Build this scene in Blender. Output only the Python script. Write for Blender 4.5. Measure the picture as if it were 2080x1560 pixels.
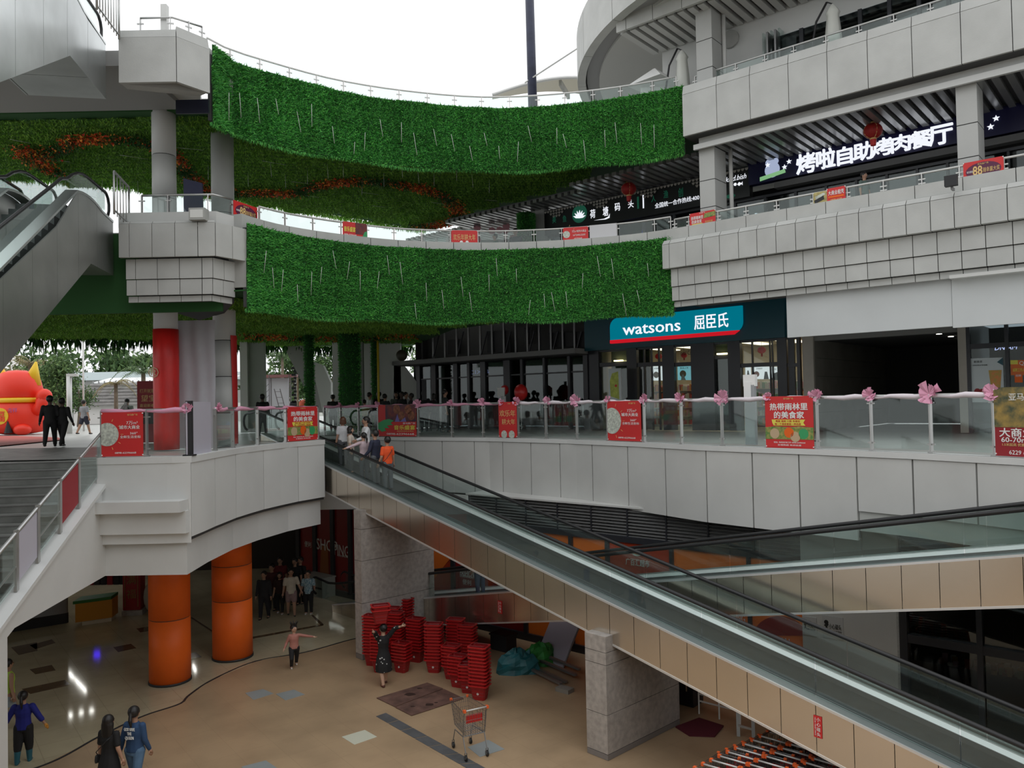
import bpy, math, random
import numpy as np
from mathutils import Vector as V, Matrix
random.seed(7); rng = np.random.default_rng(7)
for o in list(bpy.data.objects): bpy.data.objects.remove(o)
S = bpy.context.scene; COL = S.collection
# ---------------------------------------------------------------- camera, sky, exposure
F = 1600.0; PITCH = math.radians(1.32); ROLL = 0.020; EYE = V((0, 0, 1.15))
fw = V((0, math.cos(PITCH), math.sin(PITCH))); up0 = V((0, -math.sin(PITCH), math.cos(PITCH))); rt0 = V((1, 0, 0))
RT = rt0*math.cos(ROLL) - up0*math.sin(ROLL); UP = rt0*math.sin(ROLL) + up0*math.cos(ROLL)
cd = bpy.data.cameras.new('camera'); cam = bpy.data.objects.new('camera', cd); COL.objects.link(cam)
cd.sensor_width = 36; cd.lens = F/2080*36; cd.clip_end = 600; cd.clip_start = .05
cam.matrix_world = Matrix(((RT.x, UP.x, -fw.x, EYE.x), (RT.y, UP.y, -fw.y, EYE.y), (RT.z, UP.z, -fw.z, EYE.z), (0, 0, 0, 1)))
S.camera = cam
w = bpy.data.worlds.new('overcast_sky'); S.world = w; w.use_nodes = True
wn = w.node_tree; bg = wn.nodes['Background']
# flat overcast: a little brighter overhead than towards the horizon, all the way round
tc = wn.nodes.new('ShaderNodeTexCoord'); sp = wn.nodes.new('ShaderNodeSeparateXYZ'); mr = wn.nodes.new('ShaderNodeMapRange')
mr.inputs['From Min'].default_value = -.1; mr.inputs['From Max'].default_value = 1; mr.inputs['To Min'].default_value = 1.05; mr.inputs['To Max'].default_value = 1.5
wn.links.new(tc.outputs['Generated'], sp.inputs[0]); wn.links.new(sp.outputs['Z'], mr.inputs['Value']); wn.links.new(mr.outputs[0], bg.inputs['Strength'])
bg.inputs['Color'].default_value = (.97, .985, 1.0, 1)
S.view_settings.view_transform = 'Standard'; S.view_settings.look = 'None'; S.view_settings.gamma = 1
S.view_settings.use_curve_mapping = False; S.view_settings.exposure = 0.0
S.cycles.max_bounces = 7; S.cycles.diffuse_bounces = 4; S.cycles.glossy_bounces = 3; S.cycles.transparent_max_bounces = 14
S.cycles.transmission_bounces = 4; S.cycles.caustics_reflective = False; S.cycles.caustics_refractive = False

# ---------------------------------------------------------------- pixel of the photograph -> point on a real plane
def ray(px, py): return fw + RT*((px-1040)/F) + UP*((780-py)/F)
def onZ(px, py, z): d = ray(px, py); return EYE + d*((z-EYE.z)/d.z)
def onY(px, py, y): d = ray(px, py); return EYE + d*(y/d.y)
UU = V((.759, -.651, 0)); NN = V((.651, .759, 0))
def onN(px, py, n): d = ray(px, py); return EYE + d*(n/d.dot(NN))
def proj(p):
    q = V(p)-EYE; f = q.dot(fw); return 1040+F*q.dot(RT)/f, 780-F*q.dot(UP)/f
def uN(px, n, z=0, py=600): p = onN(px, py, n); return p.dot(UU)
def UNP(u, n, z): p = UU*u + NN*n; p.z = z; return p

# ---------------------------------------------------------------- materials
MATS = {}
def mat(name, col, rough=.6, metal=0, noise=0, scale=3, bump=0, bscale=None, emit=None, estr=1, col2=None, spec=.5, trans=None, coord='Object', stretch=None, rnd=0):
    if name in MATS: return MATS[name]
    m = bpy.data.materials.new(name); m.use_nodes = True; t = m.node_tree; b = t.nodes['Principled BSDF']
    b.inputs['Base Color'].default_value = (*col, 1); b.inputs['Roughness'].default_value = rough; b.inputs['Metallic'].default_value = metal
    b.inputs['Specular IOR Level'].default_value = spec
    if emit: b.inputs['Emission Color'].default_value = (*emit, 1); b.inputs['Emission Strength'].default_value = estr
    if noise or bump:
        g = t.nodes.new('ShaderNodeNewGeometry' if coord == 'World' else 'ShaderNodeTexCoord'); src = g.outputs['Position' if coord == 'World' else 'Object']
        if stretch:
            mp = t.nodes.new('ShaderNodeMapping'); mp.inputs['Scale'].default_value = stretch; t.links.new(src, mp.inputs[0]); src = mp.outputs[0]
        n = t.nodes.new('ShaderNodeTexNoise'); n.inputs['Scale'].default_value = scale; n.inputs['Detail'].default_value = 5; t.links.new(src, n.inputs['Vector'])
        if noise:
            r = t.nodes.new('ShaderNodeValToRGB'); r.color_ramp.elements[0].position = .32; r.color_ramp.elements[1].position = .68
            c2 = col2 or tuple(c*(1-noise) for c in col)
            r.color_ramp.elements[0].color = (*c2, 1); r.color_ramp.elements[1].color = (*tuple(min(1, c*(1+noise*.4)) for c in col), 1)
            t.links.new(n.outputs['Fac'], r.inputs[0]); out = r.outputs[0]
            if rnd:
                oi = t.nodes.new('ShaderNodeObjectInfo'); hs = t.nodes.new('ShaderNodeHueSaturation'); m2 = t.nodes.new('ShaderNodeMapRange')
                m2.inputs['To Min'].default_value = 1-rnd; m2.inputs['To Max'].default_value = 1+rnd
                t.links.new(oi.outputs['Random'], m2.inputs['Value']); t.links.new(m2.outputs[0], hs.inputs['Value']); t.links.new(out, hs.inputs['Color']); out = hs.outputs[0]
            t.links.new(out, b.inputs['Base Color'])
        if bump:
            n2 = n
            if bscale: n2 = t.nodes.new('ShaderNodeTexNoise'); n2.inputs['Scale'].default_value = bscale; n2.inputs['Detail'].default_value = 3; t.links.new(src, n2.inputs['Vector'])
            bp = t.nodes.new('ShaderNodeBump'); bp.inputs['Strength'].default_value = bump; bp.inputs['Distance'].default_value = .02
            t.links.new(n2.outputs['Fac'], bp.inputs['Height']); t.links.new(bp.outputs[0], b.inputs['Normal'])
    MATS[name] = m; return m
def glass(name, tint=(.86, .95, .92), refl=.35, rough=.02, dirt=0.0):
    if name in MATS: return MATS[name]
    m = bpy.data.materials.new(name); m.use_nodes = True; t = m.node_tree; t.nodes.clear()
    o = t.nodes.new('ShaderNodeOutputMaterial'); tr = t.nodes.new('ShaderNodeBsdfTransparent'); gl = t.nodes.new('ShaderNodeBsdfGlossy'); mx = t.nodes.new('ShaderNodeMixShader')
    tr.inputs[0].default_value = (*tint, 1); gl.inputs['Roughness'].default_value = rough; gl.inputs['Color'].default_value = (.95, 1, .98, 1)
    g = t.nodes.new('ShaderNodeNewGeometry'); dt = t.nodes.new('ShaderNodeVectorMath'); dt.operation = 'DOT_PRODUCT'; t.links.new(g.outputs['Incoming'], dt.inputs[0]); t.links.new(g.outputs['Normal'], dt.inputs[1])
    def mth(op, a, b=None):
        n = t.nodes.new('ShaderNodeMath'); n.operation = op
        for i, x in enumerate((a, b)):
            if x is None: continue
            if isinstance(x, (int, float)): n.inputs[i].default_value = x
            else: t.links.new(x, n.inputs[i])
        return n.outputs[0]
    fr = mth('ADD', mth('MULTIPLY', mth('POWER', mth('SUBTRACT', 1.0, mth('ABSOLUTE', dt.outputs['Value'])), 4.0), 1-refl), refl); t.links.new(fr, mx.inputs[0]); t.links.new(tr.outputs[0], mx.inputs[1]); t.links.new(gl.outputs[0], mx.inputs[2]); fin = mx
    if dirt:
        df = t.nodes.new('ShaderNodeBsdfDiffuse'); df.inputs[0].default_value = (.75, .82, .8, 1); m2 = t.nodes.new('ShaderNodeMixShader'); m2.inputs[0].default_value = dirt
        t.links.new(mx.outputs[0], m2.inputs[1]); t.links.new(df.outputs[0], m2.inputs[2]); fin = m2
    t.links.new(fin.outputs[0], o.inputs[0]); MATS[name] = m; return m
def emis(name, col, s):
    if name in MATS: return MATS[name]
    m = bpy.data.materials.new(name); m.use_nodes = True; t = m.node_tree; t.nodes.clear()
    o = t.nodes.new('ShaderNodeOutputMaterial'); e = t.nodes.new('ShaderNodeEmission'); e.inputs[0].default_value = (*col, 1); e.inputs[1].default_value = s
    t.links.new(e.outputs[0], o.inputs[0]); MATS[name] = m; return m
def leafmat(name, a, b, c):
    m = bpy.data.materials.new(name); m.use_nodes = True; t = m.node_tree; p = t.nodes['Principled BSDF']; p.inputs['Roughness'].default_value = .6; p.inputs['Specular IOR Level'].default_value = .25
    g = t.nodes.new('ShaderNodeNewGeometry'); r = t.nodes.new('ShaderNodeValToRGB'); r.color_ramp.elements[0].color = (*a, 1); r.color_ramp.elements[1].color = (*c, 1)
    e = r.color_ramp.elements.new(.55); e.color = (*b, 1); t.links.new(g.outputs['Random Per Island'], r.inputs[0])
    oi = t.nodes.new('ShaderNodeObjectInfo'); hs = t.nodes.new('ShaderNodeHueSaturation'); mr = t.nodes.new('ShaderNodeMapRange'); mr.inputs['To Min'].default_value = .7; mr.inputs['To Max'].default_value = 1.3
    n = t.nodes.new('ShaderNodeTexNoise'); n.inputs['Scale'].default_value = .55; n.inputs['Detail'].default_value = 2; t.links.new(g.outputs['Position'], n.inputs['Vector'])
    mm = t.nodes.new('ShaderNodeMath'); mm.operation = 'ADD'; m3 = t.nodes.new('ShaderNodeMath'); m3.operation = 'MULTIPLY'; m3.inputs[1].default_value = .35
    t.links.new(oi.outputs['Random'], m3.inputs[0]); t.links.new(m3.outputs[0], mm.inputs[0]); t.links.new(n.outputs['Fac'], mm.inputs[1]); mm.use_clamp = True
    t.links.new(mm.outputs[0], mr.inputs['Value']); t.links.new(mr.outputs[0], hs.inputs['Value']); t.links.new(r.outputs[0], hs.inputs['Color'])
    hs.inputs['Saturation'].default_value = 1.0; t.links.new(hs.outputs[0], p.inputs['Base Color']); MATS[name] = m; return m
M_panel = mat('stone_panel', (.50, .505, .485), .65, noise=.10, scale=1.4, bump=.1, bscale=30, rnd=.035)
M_joint = mat('dark_joint', (.06, .06, .06), .9)
M_white = mat('white_plaster', (.66, .665, .65), .75, noise=.06, scale=.8, coord='World')
M_paint = mat('pale_paint', (.60, .60, .58), .75, noise=.08, scale=.7, coord='World')
M_conc = mat('concrete', (.42, .42, .40), .8, noise=.15, scale=2)
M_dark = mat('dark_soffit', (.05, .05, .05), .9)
M_steel = mat('brushed_steel', (.50, .50, .49), .38, .85)
M_dsteel = mat('dull_steel', (.30, .30, .30), .45, .8)
M_wrail = mat('pale_rail', (.62, .62, .60), .4, .3)
M_black = mat('black_metal', (.018, .018, .02), .4)
M_rubber = mat('black_rubber', (.012, .012, .013), .45)
M_glass = glass('railing_glass', (.90, .95, .94), .04, .03, .012)
M_glassd = glass('balustrade_glass', (.86, .91, .90), .04, .02, .006)
M_shopg = glass('shop_glass', (.45, .5, .52), .05, .02)
M_red = mat('banner_red', (.62, .025, .025), .5)
M_dred = mat('dark_red', (.30, .012, .02), .55)
M_orange = mat('orange_paint', (.86, .145, .016), .5, noise=.08, scale=1.5, spec=.3)
M_yellow = mat('yellow', (.75, .55, .04), .5)
M_greenp = mat('print_green', (.04, .35, .12), .5)
M_wtext = mat('white_lettering', (.85, .85, .83), .5)
M_gold = mat('gold_lettering', (.75, .52, .2), .5)
M_tan = mat('tan_print', (.55, .40, .25), .5)
M_black2 = mat('near_black', (.02, .02, .022), .6)

# ---------------------------------------------------------------- geometry builder
class B:
    def __init__(s): s.v = []; s.f = []; s.m = []; s.cur = 0
    def add(s, vs, fs):
        n = len(s.v); s.v += [tuple(p) for p in vs]; s.f += [tuple(i+n for i in f) for f in fs]; s.m += [s.cur]*len(fs); return s
    def ob(s, o, a, b, c):
        o, a, b, c = V(o), V(a), V(b), V(c)
        if a.cross(b).dot(c) < 0: a, b = b, a
        vs = [o, o+a, o+a+b, o+b, o+c, o+a+c, o+a+b+c, o+b+c]
        return s.add(vs, [(0, 3, 2, 1), (4, 5, 6, 7), (0, 1, 5, 4), (1, 2, 6, 5), (2, 3, 7, 6), (3, 0, 4, 7)])
    def box(s, x0, y0, z0, x1, y1, z1): return s.ob((x0, y0, z0), (x1-x0, 0, 0), (0, y1-y0, 0), (0, 0, z1-z0))
    def cb(s, c, sx, sy, sz): return s.box(c[0]-sx/2, c[1]-sy/2, c[2]-sz/2, c[0]+sx/2, c[1]+sy/2, c[2]+sz/2)
    def bar(s, p, q, w, h, up=(0, 0, 1)):
        p, q = V(p), V(q); d = (q-p); a = d.normalized().cross(V(up))
        if a.length < 1e-4: a = V((1, 0, 0))
        a.normalize(); c = a.cross(d.normalized())
        return s.ob(p-a*w/2-c*h/2, d, a*w, c*h)
    def cyl(s, p, q, r0, r1=None, n=10, cap=True):
        p, q = V(p), V(q); r1 = r0 if r1 is None else r1; d = (q-p).normalized()
        a = d.cross(V((0, 0, 1)) if abs(d.z) < .9 else V((1, 0, 0))).normalized(); c = d.cross(a)
        vs = []
        for P_, r in ((p, r0), (q, r1)):
            for i in range(n):
                t = 2*math.pi*i/n; vs.append(P_+a*(r*math.cos(t))+c*(r*math.sin(t)))
        fs = [(i, (i+1) % n, n+(i+1) % n, n+i) for i in range(n)]
        if cap: fs += [tuple(range(n-1, -1, -1)), tuple(range(n, 2*n))]
        return s.add(vs, fs)
    def tube(s, pts, r, n=6):
        pts = [V(p) for p in pts]; N = len(pts); vs = []; a = None
        for i, p in enumerate(pts):
            d = (pts[min(i+1, N-1)]-pts[max(i-1, 0)]).normalized()
            if a is None: a = d.cross(V((0, 0, 1)) if abs(d.z) < .9 else V((1, 0, 0))).normalized()
            else: a = (a-d*a.dot(d)).normalized()
            c = d.cross(a); rr = r[i] if isinstance(r, (list, tuple)) else r
            for k in range(n):
                t = 2*math.pi*k/n; vs.append(p+a*(rr*math.cos(t))+c*(rr*math.sin(t)))
        fs = [(i*n+k, i*n+(k+1) % n, (i+1)*n+(k+1) % n, (i+1)*n+k) for i in range(N-1) for k in range(n)]
        fs += [tuple(range(n-1, -1, -1)), tuple(range((N-1)*n, N*n))]
        return s.add(vs, fs)
    def lathe(s, prof, c, n=16, sx=1, sy=1):
        c = V(c); vs = [c+V((r*sx*math.cos(2*math.pi*k/n), r*sy*math.sin(2*math.pi*k/n), z)) for r, z in prof for k in range(n)]
        m = len(prof); fs = [(i*n+k, i*n+(k+1) % n, (i+1)*n+(k+1) % n, (i+1)*n+k) for i in range(m-1) for k in range(n)]
        fs += [tuple(range(n-1, -1, -1)), tuple(range((m-1)*n, m*n))]
        return s.add(vs, fs)
    def sph(s, c, r, n=10, m=7, rx=1, ry=1, rz=1):
        return s.lathe([(max(r*math.sin(math.pi*i/m), 1e-4), -r*rz*math.cos(math.pi*i/m)) for i in range(m+1)], c, n, rx, ry)
    def prism(s, poly, z0, z1):
        n = len(poly); vs = [(p[0], p[1], z0) for p in poly]+[(p[0], p[1], z1) for p in poly]
        return s.add(vs, [tuple(range(n-1, -1, -1)), tuple(range(n, 2*n))]+[(i, (i+1) % n, n+(i+1) % n, n+i) for i in range(n)])
    def ext(s, poly3, d):
        n = len(poly3); d = V(d); vs = [V(p) for p in poly3]+[V(p)+d for p in poly3]
        return s.add(vs, [tuple(range(n-1, -1, -1)), tuple(range(n, 2*n))]+[(i, (i+1) % n, n+(i+1) % n, n+i) for i in range(n)])
WM = {}
def props(o, **k):
    for a, b in k.items():
        if b is not None: o[a] = b
def obj(name, b, m, parent=None, smooth=False, **k):
    me = b if isinstance(b, bpy.types.Mesh) else None
    if me is None:
        A = np.array([tuple(x) for x in b.v], dtype=float).reshape(-1, 3)
        if parent is not None:
            I = WM[parent.name].inverted(); R = np.array(I.to_3x3()); A = A@R.T+np.array(I.translation)
        else:
            c = V((float((A[:, 0].min()+A[:, 0].max())/2), float((A[:, 1].min()+A[:, 1].max())/2), float(A[:, 2].min()))); A = A-np.array(c)
        me = bpy.data.meshes.new(name); me.from_pydata(A.tolist(), [], b.f)
        if smooth: me.polygons.foreach_set('use_smooth', [True]*len(me.polygons))
        ms = m if isinstance(m, (list, tuple)) else [m]
        for x in ms: me.materials.append(x)
        if len(ms) > 1: me.polygons.foreach_set('material_index', b.m)
        me.update()
    elif m is not None and not me.materials: me.materials.append(m)
    o = bpy.data.objects.new(name, me); COL.objects.link(o)
    if parent is not None: o.parent = parent; WM[o.name] = WM[parent.name].copy()
    elif not isinstance(b, bpy.types.Mesh): o.location = c; WM[o.name] = Matrix.Translation(c)
    else: WM[o.name] = Matrix.Identity(4)
    props(o, **k); return o
def thing(name, label=None, cat=None, loc=(0, 0, 0), rz=0, group=None, kind=None):
    o = bpy.data.objects.new(name, None); COL.objects.link(o); o.empty_display_size = .2
    o.location = loc; o.rotation_euler = (0, 0, rz); WM[o.name] = Matrix.Translation(V(loc)) @ Matrix.Rotation(rz, 4, 'Z')
    props(o, label=label, category=cat, group=group, kind=kind); return o
def dup(root, loc, rz, label=None, group=None, rec=True):
    def cp(o, par):
        c = o.copy(); COL.objects.link(c)
        if par: c.parent = par
        for ch in kids.get(o.name, []): cp(ch, c)
        return c
    kids = {}
    def walk(o):
        kids[o.name] = list(o.children)
        for ch in o.children: walk(ch)
    walk(root); r = cp(root, None); r.location = loc; r.rotation_euler = (0, 0, rz); WM[r.name] = Matrix.Translation(V(loc)) @ Matrix.Rotation(rz, 4, 'Z')
    if label: r['label'] = label
    if group: r['group'] = group
    return r
def est(s):
    w = 0
    for ch in s:
        if ord(ch) > 0x2000: w += 1
        elif ch in 'mwMW': w += .78
        elif ch.isupper(): w += .62
        elif ch in ' .,:-il\'': w += .3
        else: w += .49
    return w
FAT = {}
def text(s, c, u, v, h, m, parent, width=None, bold=0, ext=.004, name='lettering', shear=0):
    """lettering centred at c; u, v unit vectors along and up; h the letter height in metres"""
    cjk = any(ord(ch) > 0x2000 for ch in s); size = h/(.86 if cjk else .69)
    cu = bpy.data.curves.new(name, 'FONT'); cu.body = s; cu.size = size; cu.align_x = 'CENTER'; cu.extrude = ext; cu.offset = 0; cu.resolution_u = 2; cu.shear = shear
    cu.materials.append(m); o = bpy.data.objects.new(name, cu); COL.objects.link(o)
    u, v = V(u).normalized(), V(v).normalized(); n = u.cross(v); sx = width/(est(s)*size) if width else 1
    cc = V(c)-v*h*(.45 if cjk else .5)
    Mx = Matrix(((u.x*sx, v.x, n.x, cc.x), (u.y*sx, v.y, n.y, cc.y), (u.z*sx, v.z, n.z, cc.z), (0, 0, 0, 1)))
    o.parent = parent; o.matrix_basis = WM[parent.name].inverted() @ Mx
    if bold: FAT[o.name] = bold*size
    return o
# ---------------------------------------------------------------- polylines seen from the atrium (left to right; normal points at the atrium)
class PL:
    def __init__(s, pts):
        s.p = [V((p[0], p[1], 0)) for p in pts]; s.c = [0]
        for a, b in zip(s.p, s.p[1:]): s.c.append(s.c[-1]+(b-a).length)
        s.L = s.c[-1]
    def at(s, d, off=0, z=0):
        i = 0
        while i < len(s.c)-2 and s.c[i+1] < d: i += 1
        t = (s.p[i+1]-s.p[i]).normalized(); q = s.p[i]+t*(d-s.c[i]); n = s.nrm(d); q = q+n*off; q.z = z; return q
    def nrm(s, d):
        def seg(i): t = (s.p[i+1]-s.p[i]).normalized(); return V((t.y, -t.x, 0))
        i = 0
        while i < len(s.c)-2 and s.c[i+1] < d: i += 1
        n = seg(i); l = s.c[i+1]-s.c[i]; f = (d-s.c[i])/l
        if f < .5 and i > 0: n = n*(.5+f)+seg(i-1)*(.5-f)
        elif f > .5 and i < len(s.c)-2: n = n*(1.5-f)+seg(i+1)*(f-.5)
        return n.normalized()
    def spx(s, px, z, off=0):
        best = None; N = 600; pv = None
        for k in range(N+1):
            d = s.L*k/N; q = s.at(d, off, z)
            if q.y < .3: continue
            x = proj(q)[0]
            if best is None or abs(x-px) < best[0]: best = (abs(x-px), d)
        return best[1]
    def smooth(s, n):
        """resample with Catmull-Rom"""
        P_ = s.p; out = []
        for i in range(len(P_)-1):
            a, b, c, d = P_[max(i-1, 0)], P_[i], P_[i+1], P_[min(i+2, len(P_)-1)]
            for k in range(n):
                t = k/n; out.append(.5*((2*b)+(c-a)*t+(2*a-5*b+4*c-d)*t*t+(3*b-a-3*c+d)*t**3))
        out.append(P_[-1]); return PL(out)
def strip(b, pl, s0, s1, o0, o1, z0, z1, o0t=None, o1t=None, step=.5):
    """closed curved bar between offsets o0..o1 and heights z0..z1 (o0t, o1t: offsets at the top)"""
    o0t = o0 if o0t is None else o0t; o1t = o1 if o1t is None else o1t
    n = max(1, int(math.ceil((s1-s0)/step))); ds = sorted(set([s0+(s1-s0)*k/n for k in range(n+1)])); vs = []
    for d in ds: vs += [pl.at(d, o0, z0), pl.at(d, o1, z0), pl.at(d, o1t, z1), pl.at(d, o0t, z1)]
    fs = [(0, 1, 2, 3), tuple(4*n+i for i in (3, 2, 1, 0))]
    for k in range(n):
        a = 4*k; fs += [(a, a+4, a+5, a+1), (a+1, a+5, a+6, a+2), (a+2, a+6, a+7, a+3), (a+3, a+7, a+4, a)]
    b.add(vs, fs)
def panels(parent, pl, js, z0, z1, off=0, th=.05, gap=.02, m=None, tilt=0, name='panel', z0f=None):
    """one panel object per joint interval, joints recessed"""
    for a, c in zip(js, js[1:]):
        b = B(); zz = z0f(a) if z0f else z0
        strip(b, pl, a+gap/2, c-gap/2, off, off+th, zz, z1, off, off+th+tilt, step=1.0); obj(name, b, m or M_panel, parent)
def rail(name, label, pl, zb, zt, pxs, off=0, post=.05, m=None, gm=None, hand=.035, ends=None, group=None, wrap=None, skip=(), midbar=0, cat='railing', raw=False, ext0=0, ext1=0):
    m = m or M_steel; ss = list(pxs) if raw else [pl.spx(p, zt, off) for p in pxs]; t = thing(name, label, cat, pl.at(ss[0], off, zb), 0, group)
    for s_ in ss:
        b = B(); p = pl.at(s_, off, zb); q = pl.at(s_, off, zt); n = pl.nrm(s_); tt = V((-n.y, n.x, 0))
        b.ob(p-n*post*.9-tt*post*.3, n*post*1.8, tt*post*.6, (0, 0, zt-zb)); b.ob(p-n*post-tt*post, n*post*2, tt*post*2, (0, 0, .03))
        for zc in (zb+.16, zt-.16): b.ob(p+V((0, 0, zc-zb))-tt*.08-n*.012, tt*.16, n*.03, (0, 0, .03))
        obj('post', b, m, t)
    for i, (a, c) in enumerate(zip(ss, ss[1:])):
        if gm and i not in skip:
            b = B(); strip(b, pl, a+.05, c-.05, off-.006, off+.006, zb+.06, zt-.03, step=.7); obj('glass_pane', b, gm, t)
    b = B(); s0 = ss[0]-ext0; s1 = ss[-1]+ext1; n = max(2, int((s1-s0)/.6)); b.tube([pl.at(s0+(s1-s0)*k/n, off, zt) for k in range(n+1)], hand, 8); obj('handrail', b, m, t, True)
    return t, ss
class Board:
    """flat sign standing in the place: o lower-left corner, u along, v up, w x h metres"""
    def __init__(s, name, label, cat, o, u, v, w, h, m, th=.02, group=None, parent=None, part='board', rim=None):
        s.o, s.u, s.v, s.w, s.h = V(o), V(u).normalized(), V(v).normalized(), w, h; s.n = s.u.cross(s.v)
        s.t = parent if parent is not None else thing(name, label, cat, s.o+s.u*w/2, 0, group)
        if m: s.q(0, 0, 1, 1, m, part, th=th, lift=-th)
    def P(s, x, y, l=0): return s.o+s.u*(x*s.w)+s.v*(y*s.h)+s.n*l
    def q(s, x0, y0, x1, y1, m, name='print', th=.004, lift=.0):
        b = B().ob(s.P(x0, y0, lift), s.u*((x1-x0)*s.w), s.v*((y1-y0)*s.h), s.n*th); return obj(name, b, m, s.t)
    def poly(s, pts, m, name='print', th=.004, lift=0):
        return obj(name, B().ext([s.P(x, y, lift) for x, y in pts], s.n*th), m, s.t)
    def disc(s, x, y, r, m, name='print', th=.004, lift=0, n=20, ry=None):
        ry = ry or r; return s.poly([(x+r*math.cos(2*math.pi*k/n)/s.w, y+ry*math.sin(2*math.pi*k/n)/s.h) for k in range(n)], m, name, th, lift)
    def tx(s, st, x, y, h, m, width=None, bold=0, lift=.006, name='lettering', ext=.002, shear=0):
        return text(st, s.P(x, y, lift), s.u, s.v, h*s.h, m, s.t, width*s.w if width else None, bold, ext, name, shear)
# ================================================================ LARGE STRUCTURE
ST = dict(kind='structure')
ZB = -6.1                                     # basement floor
# ---- ground deck edges (kerb top at z .12)
KZ = .12
LP = [onZ(x, y, KZ) for x, y in ((397, 924), (430, 918), (480, 910), (530, 904), (590, 898), (655, 893))]
yF = onZ(300, 928, KZ).y
LEFT = PL([(onY(200, 900, yF).x, yF), (LP[0].x, yF)]+[(p.x, p.y) for p in LP[1:]])
KZR = -.02
RPp = [onZ(x, y, KZR) for x, y in ((655, 885.5), (760, 887), (850, 888), (1000, 889), (1160, 893), (1290, 898), (1430, 905), (1550, 909), (1660, 912.5), (1860, 920), (2080, 931))]
RIGHT = PL([(p.x, p.y) for p in RPp]); R_END = RIGHT.p[-1]
RIGHT = PL([(p.x, p.y) for p in RIGHT.p]+[(R_END.x+1.6, R_END.y-4), (R_END.x+2.0, R_END.y-9)])
# ---- travelator frames
TD = V((-.69, .725, 0)).normalized(); TP = V((.725, .69, 0)).normalized(); TS = .2085
A0 = V((2.40, 16.0, -2.38)); B0 = V((2.775, 18.5, -2.376))
def T1(s, p=0, dz=0): return A0+TD*s+TP*p+V((0, 0, TS*s+dz))
def T2(s, p=0, dz=0): return B0-TD*s+TP*p+V((0, 0, TS*s+dz))
S_TOP = 3.33/TS
# ---- deck slab with the travelator opening
e1 = LEFT.p[-1]; h1 = T1(S_TOP+.6, -.42); h2 = T1(S_TOP+.6, 1.66); r0 = RIGHT.p[0]
out = [(-70, 18.7), (LEFT.p[0].x-.1, 18.7)]+[(p.x, p.y) for p in LEFT.p]+[(h1.x, h1.y), (h2.x, h2.y)]+[(p.x, p.y) for p in RIGHT.p]+[(60, R_END.y-9), (60, 90), (-70, 90)]
M_plaza = mat('plaza_paving', (.52, .53, .50), .35, noise=.12, scale=.6, coord='World', bump=.05)
obj('ground_deck', B().prism(out, -1.7, -.03), M_plaza, **ST)
# lower slab along the left (deep fascia seen under the panels) and its own soffit
beam = [(p.x, p.y) for p in LEFT.p]+[(h1.x, h1.y)]
pl_beam = PL([LEFT.at(d, -.12)[:2] for d in (0, LEFT.c[1]*.999)]+[LEFT.at(d, -.12)[:2] for d in LEFT.c[2:]]+[(-7.6, 27.5), (-14, 33)])
lo = [(-40, 18.75), (pl_beam.p[0].x, 18.75)]+[(p.x, p.y) for p in pl_beam.p]+[(-14, 50), (-40, 50)]
obj('lower_slab', B().prism(lo, -2.46, -1.7), M_white, **ST)
obj('ceiling_slab', B().prism([(-14, 33.0), (-7.6, 27.5), (20, 27.5), (60, 2), (60, 60), (-14, 60)], -2.46, -1.7), M_white, **ST)
# ---- kerbs and fascia panels
t = thing('fascia_left', loc=(0, 0, 0), **ST)
b = B(); strip(b, LEFT, 0, LEFT.L, -.35, .10, -.02, KZ, step=.4); obj('kerb', b, M_white, t)
b = B(); strip(b, LEFT, 0, LEFT.L, -.05, .02, -1.7, -.02, step=.4); obj('backing', b, M_joint, t)
js = [LEFT.c[1]+.02]+[LEFT.spx(x, -.5) for x in (430, 473, 530, 601)]+[LEFT.L]
panels(t, LEFT, js, -1.62, -.02, .02, .06, .025, M_white)
b = B(); strip(b, LEFT, 0, LEFT.c[1]+.02, .02, .08, -1.75, -.02); obj('panel', b, M_white, t)
sx0, sx1 = onY(186, 1020, yF-.3).x, LEFT.c[1]
p0 = LEFT.p[0]; xr = LEFT.p[1].x
obj('ledge', B().box(sx0, yF-.48, -1.04, xr, yF-.05, -.80), M_white, t)
obj('ledge_base', B().box(sx0+.12, yF-.22, -1.52, xr+.02, yF-.05, -1.04), M_white, t)
t = thing('fascia_right', loc=(0, 0, 0), **ST)
b = B(); strip(b, RIGHT, 0, RIGHT.L, -.35, .09, -.14, KZR, step=.4); obj('kerb', b, M_white, t)
sj = RIGHT.spx(1742, -.8)
b = B(); strip(b, RIGHT, 0, sj, -.05, .0, -1.85, -.02, step=.4); strip(b, RIGHT, sj, RIGHT.L, -.05, 0, -1.2, -.02, step=.4); obj('backing', b, M_joint, t)
jx = [700, 762, 826, 900, 967, 1024, 1081, 1140, 1207, 1279, 1357, 1438, 1530, 1629, 1740]
js = [RIGHT.spx(x, -.9) for x in jx]; js[-1] = sj
panels(t, RIGHT, js, -1.9, -.15, 0, .06, .035, M_paint)
js = [sj]+[RIGHT.spx(x, -.6) for x in (1859, 1990)]; js += [js[-1]+1.05*(k+1) for k in range(9)]
panels(t, RIGHT, js, -1.28, -.15, 0, .06, .035, M_paint)
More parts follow.
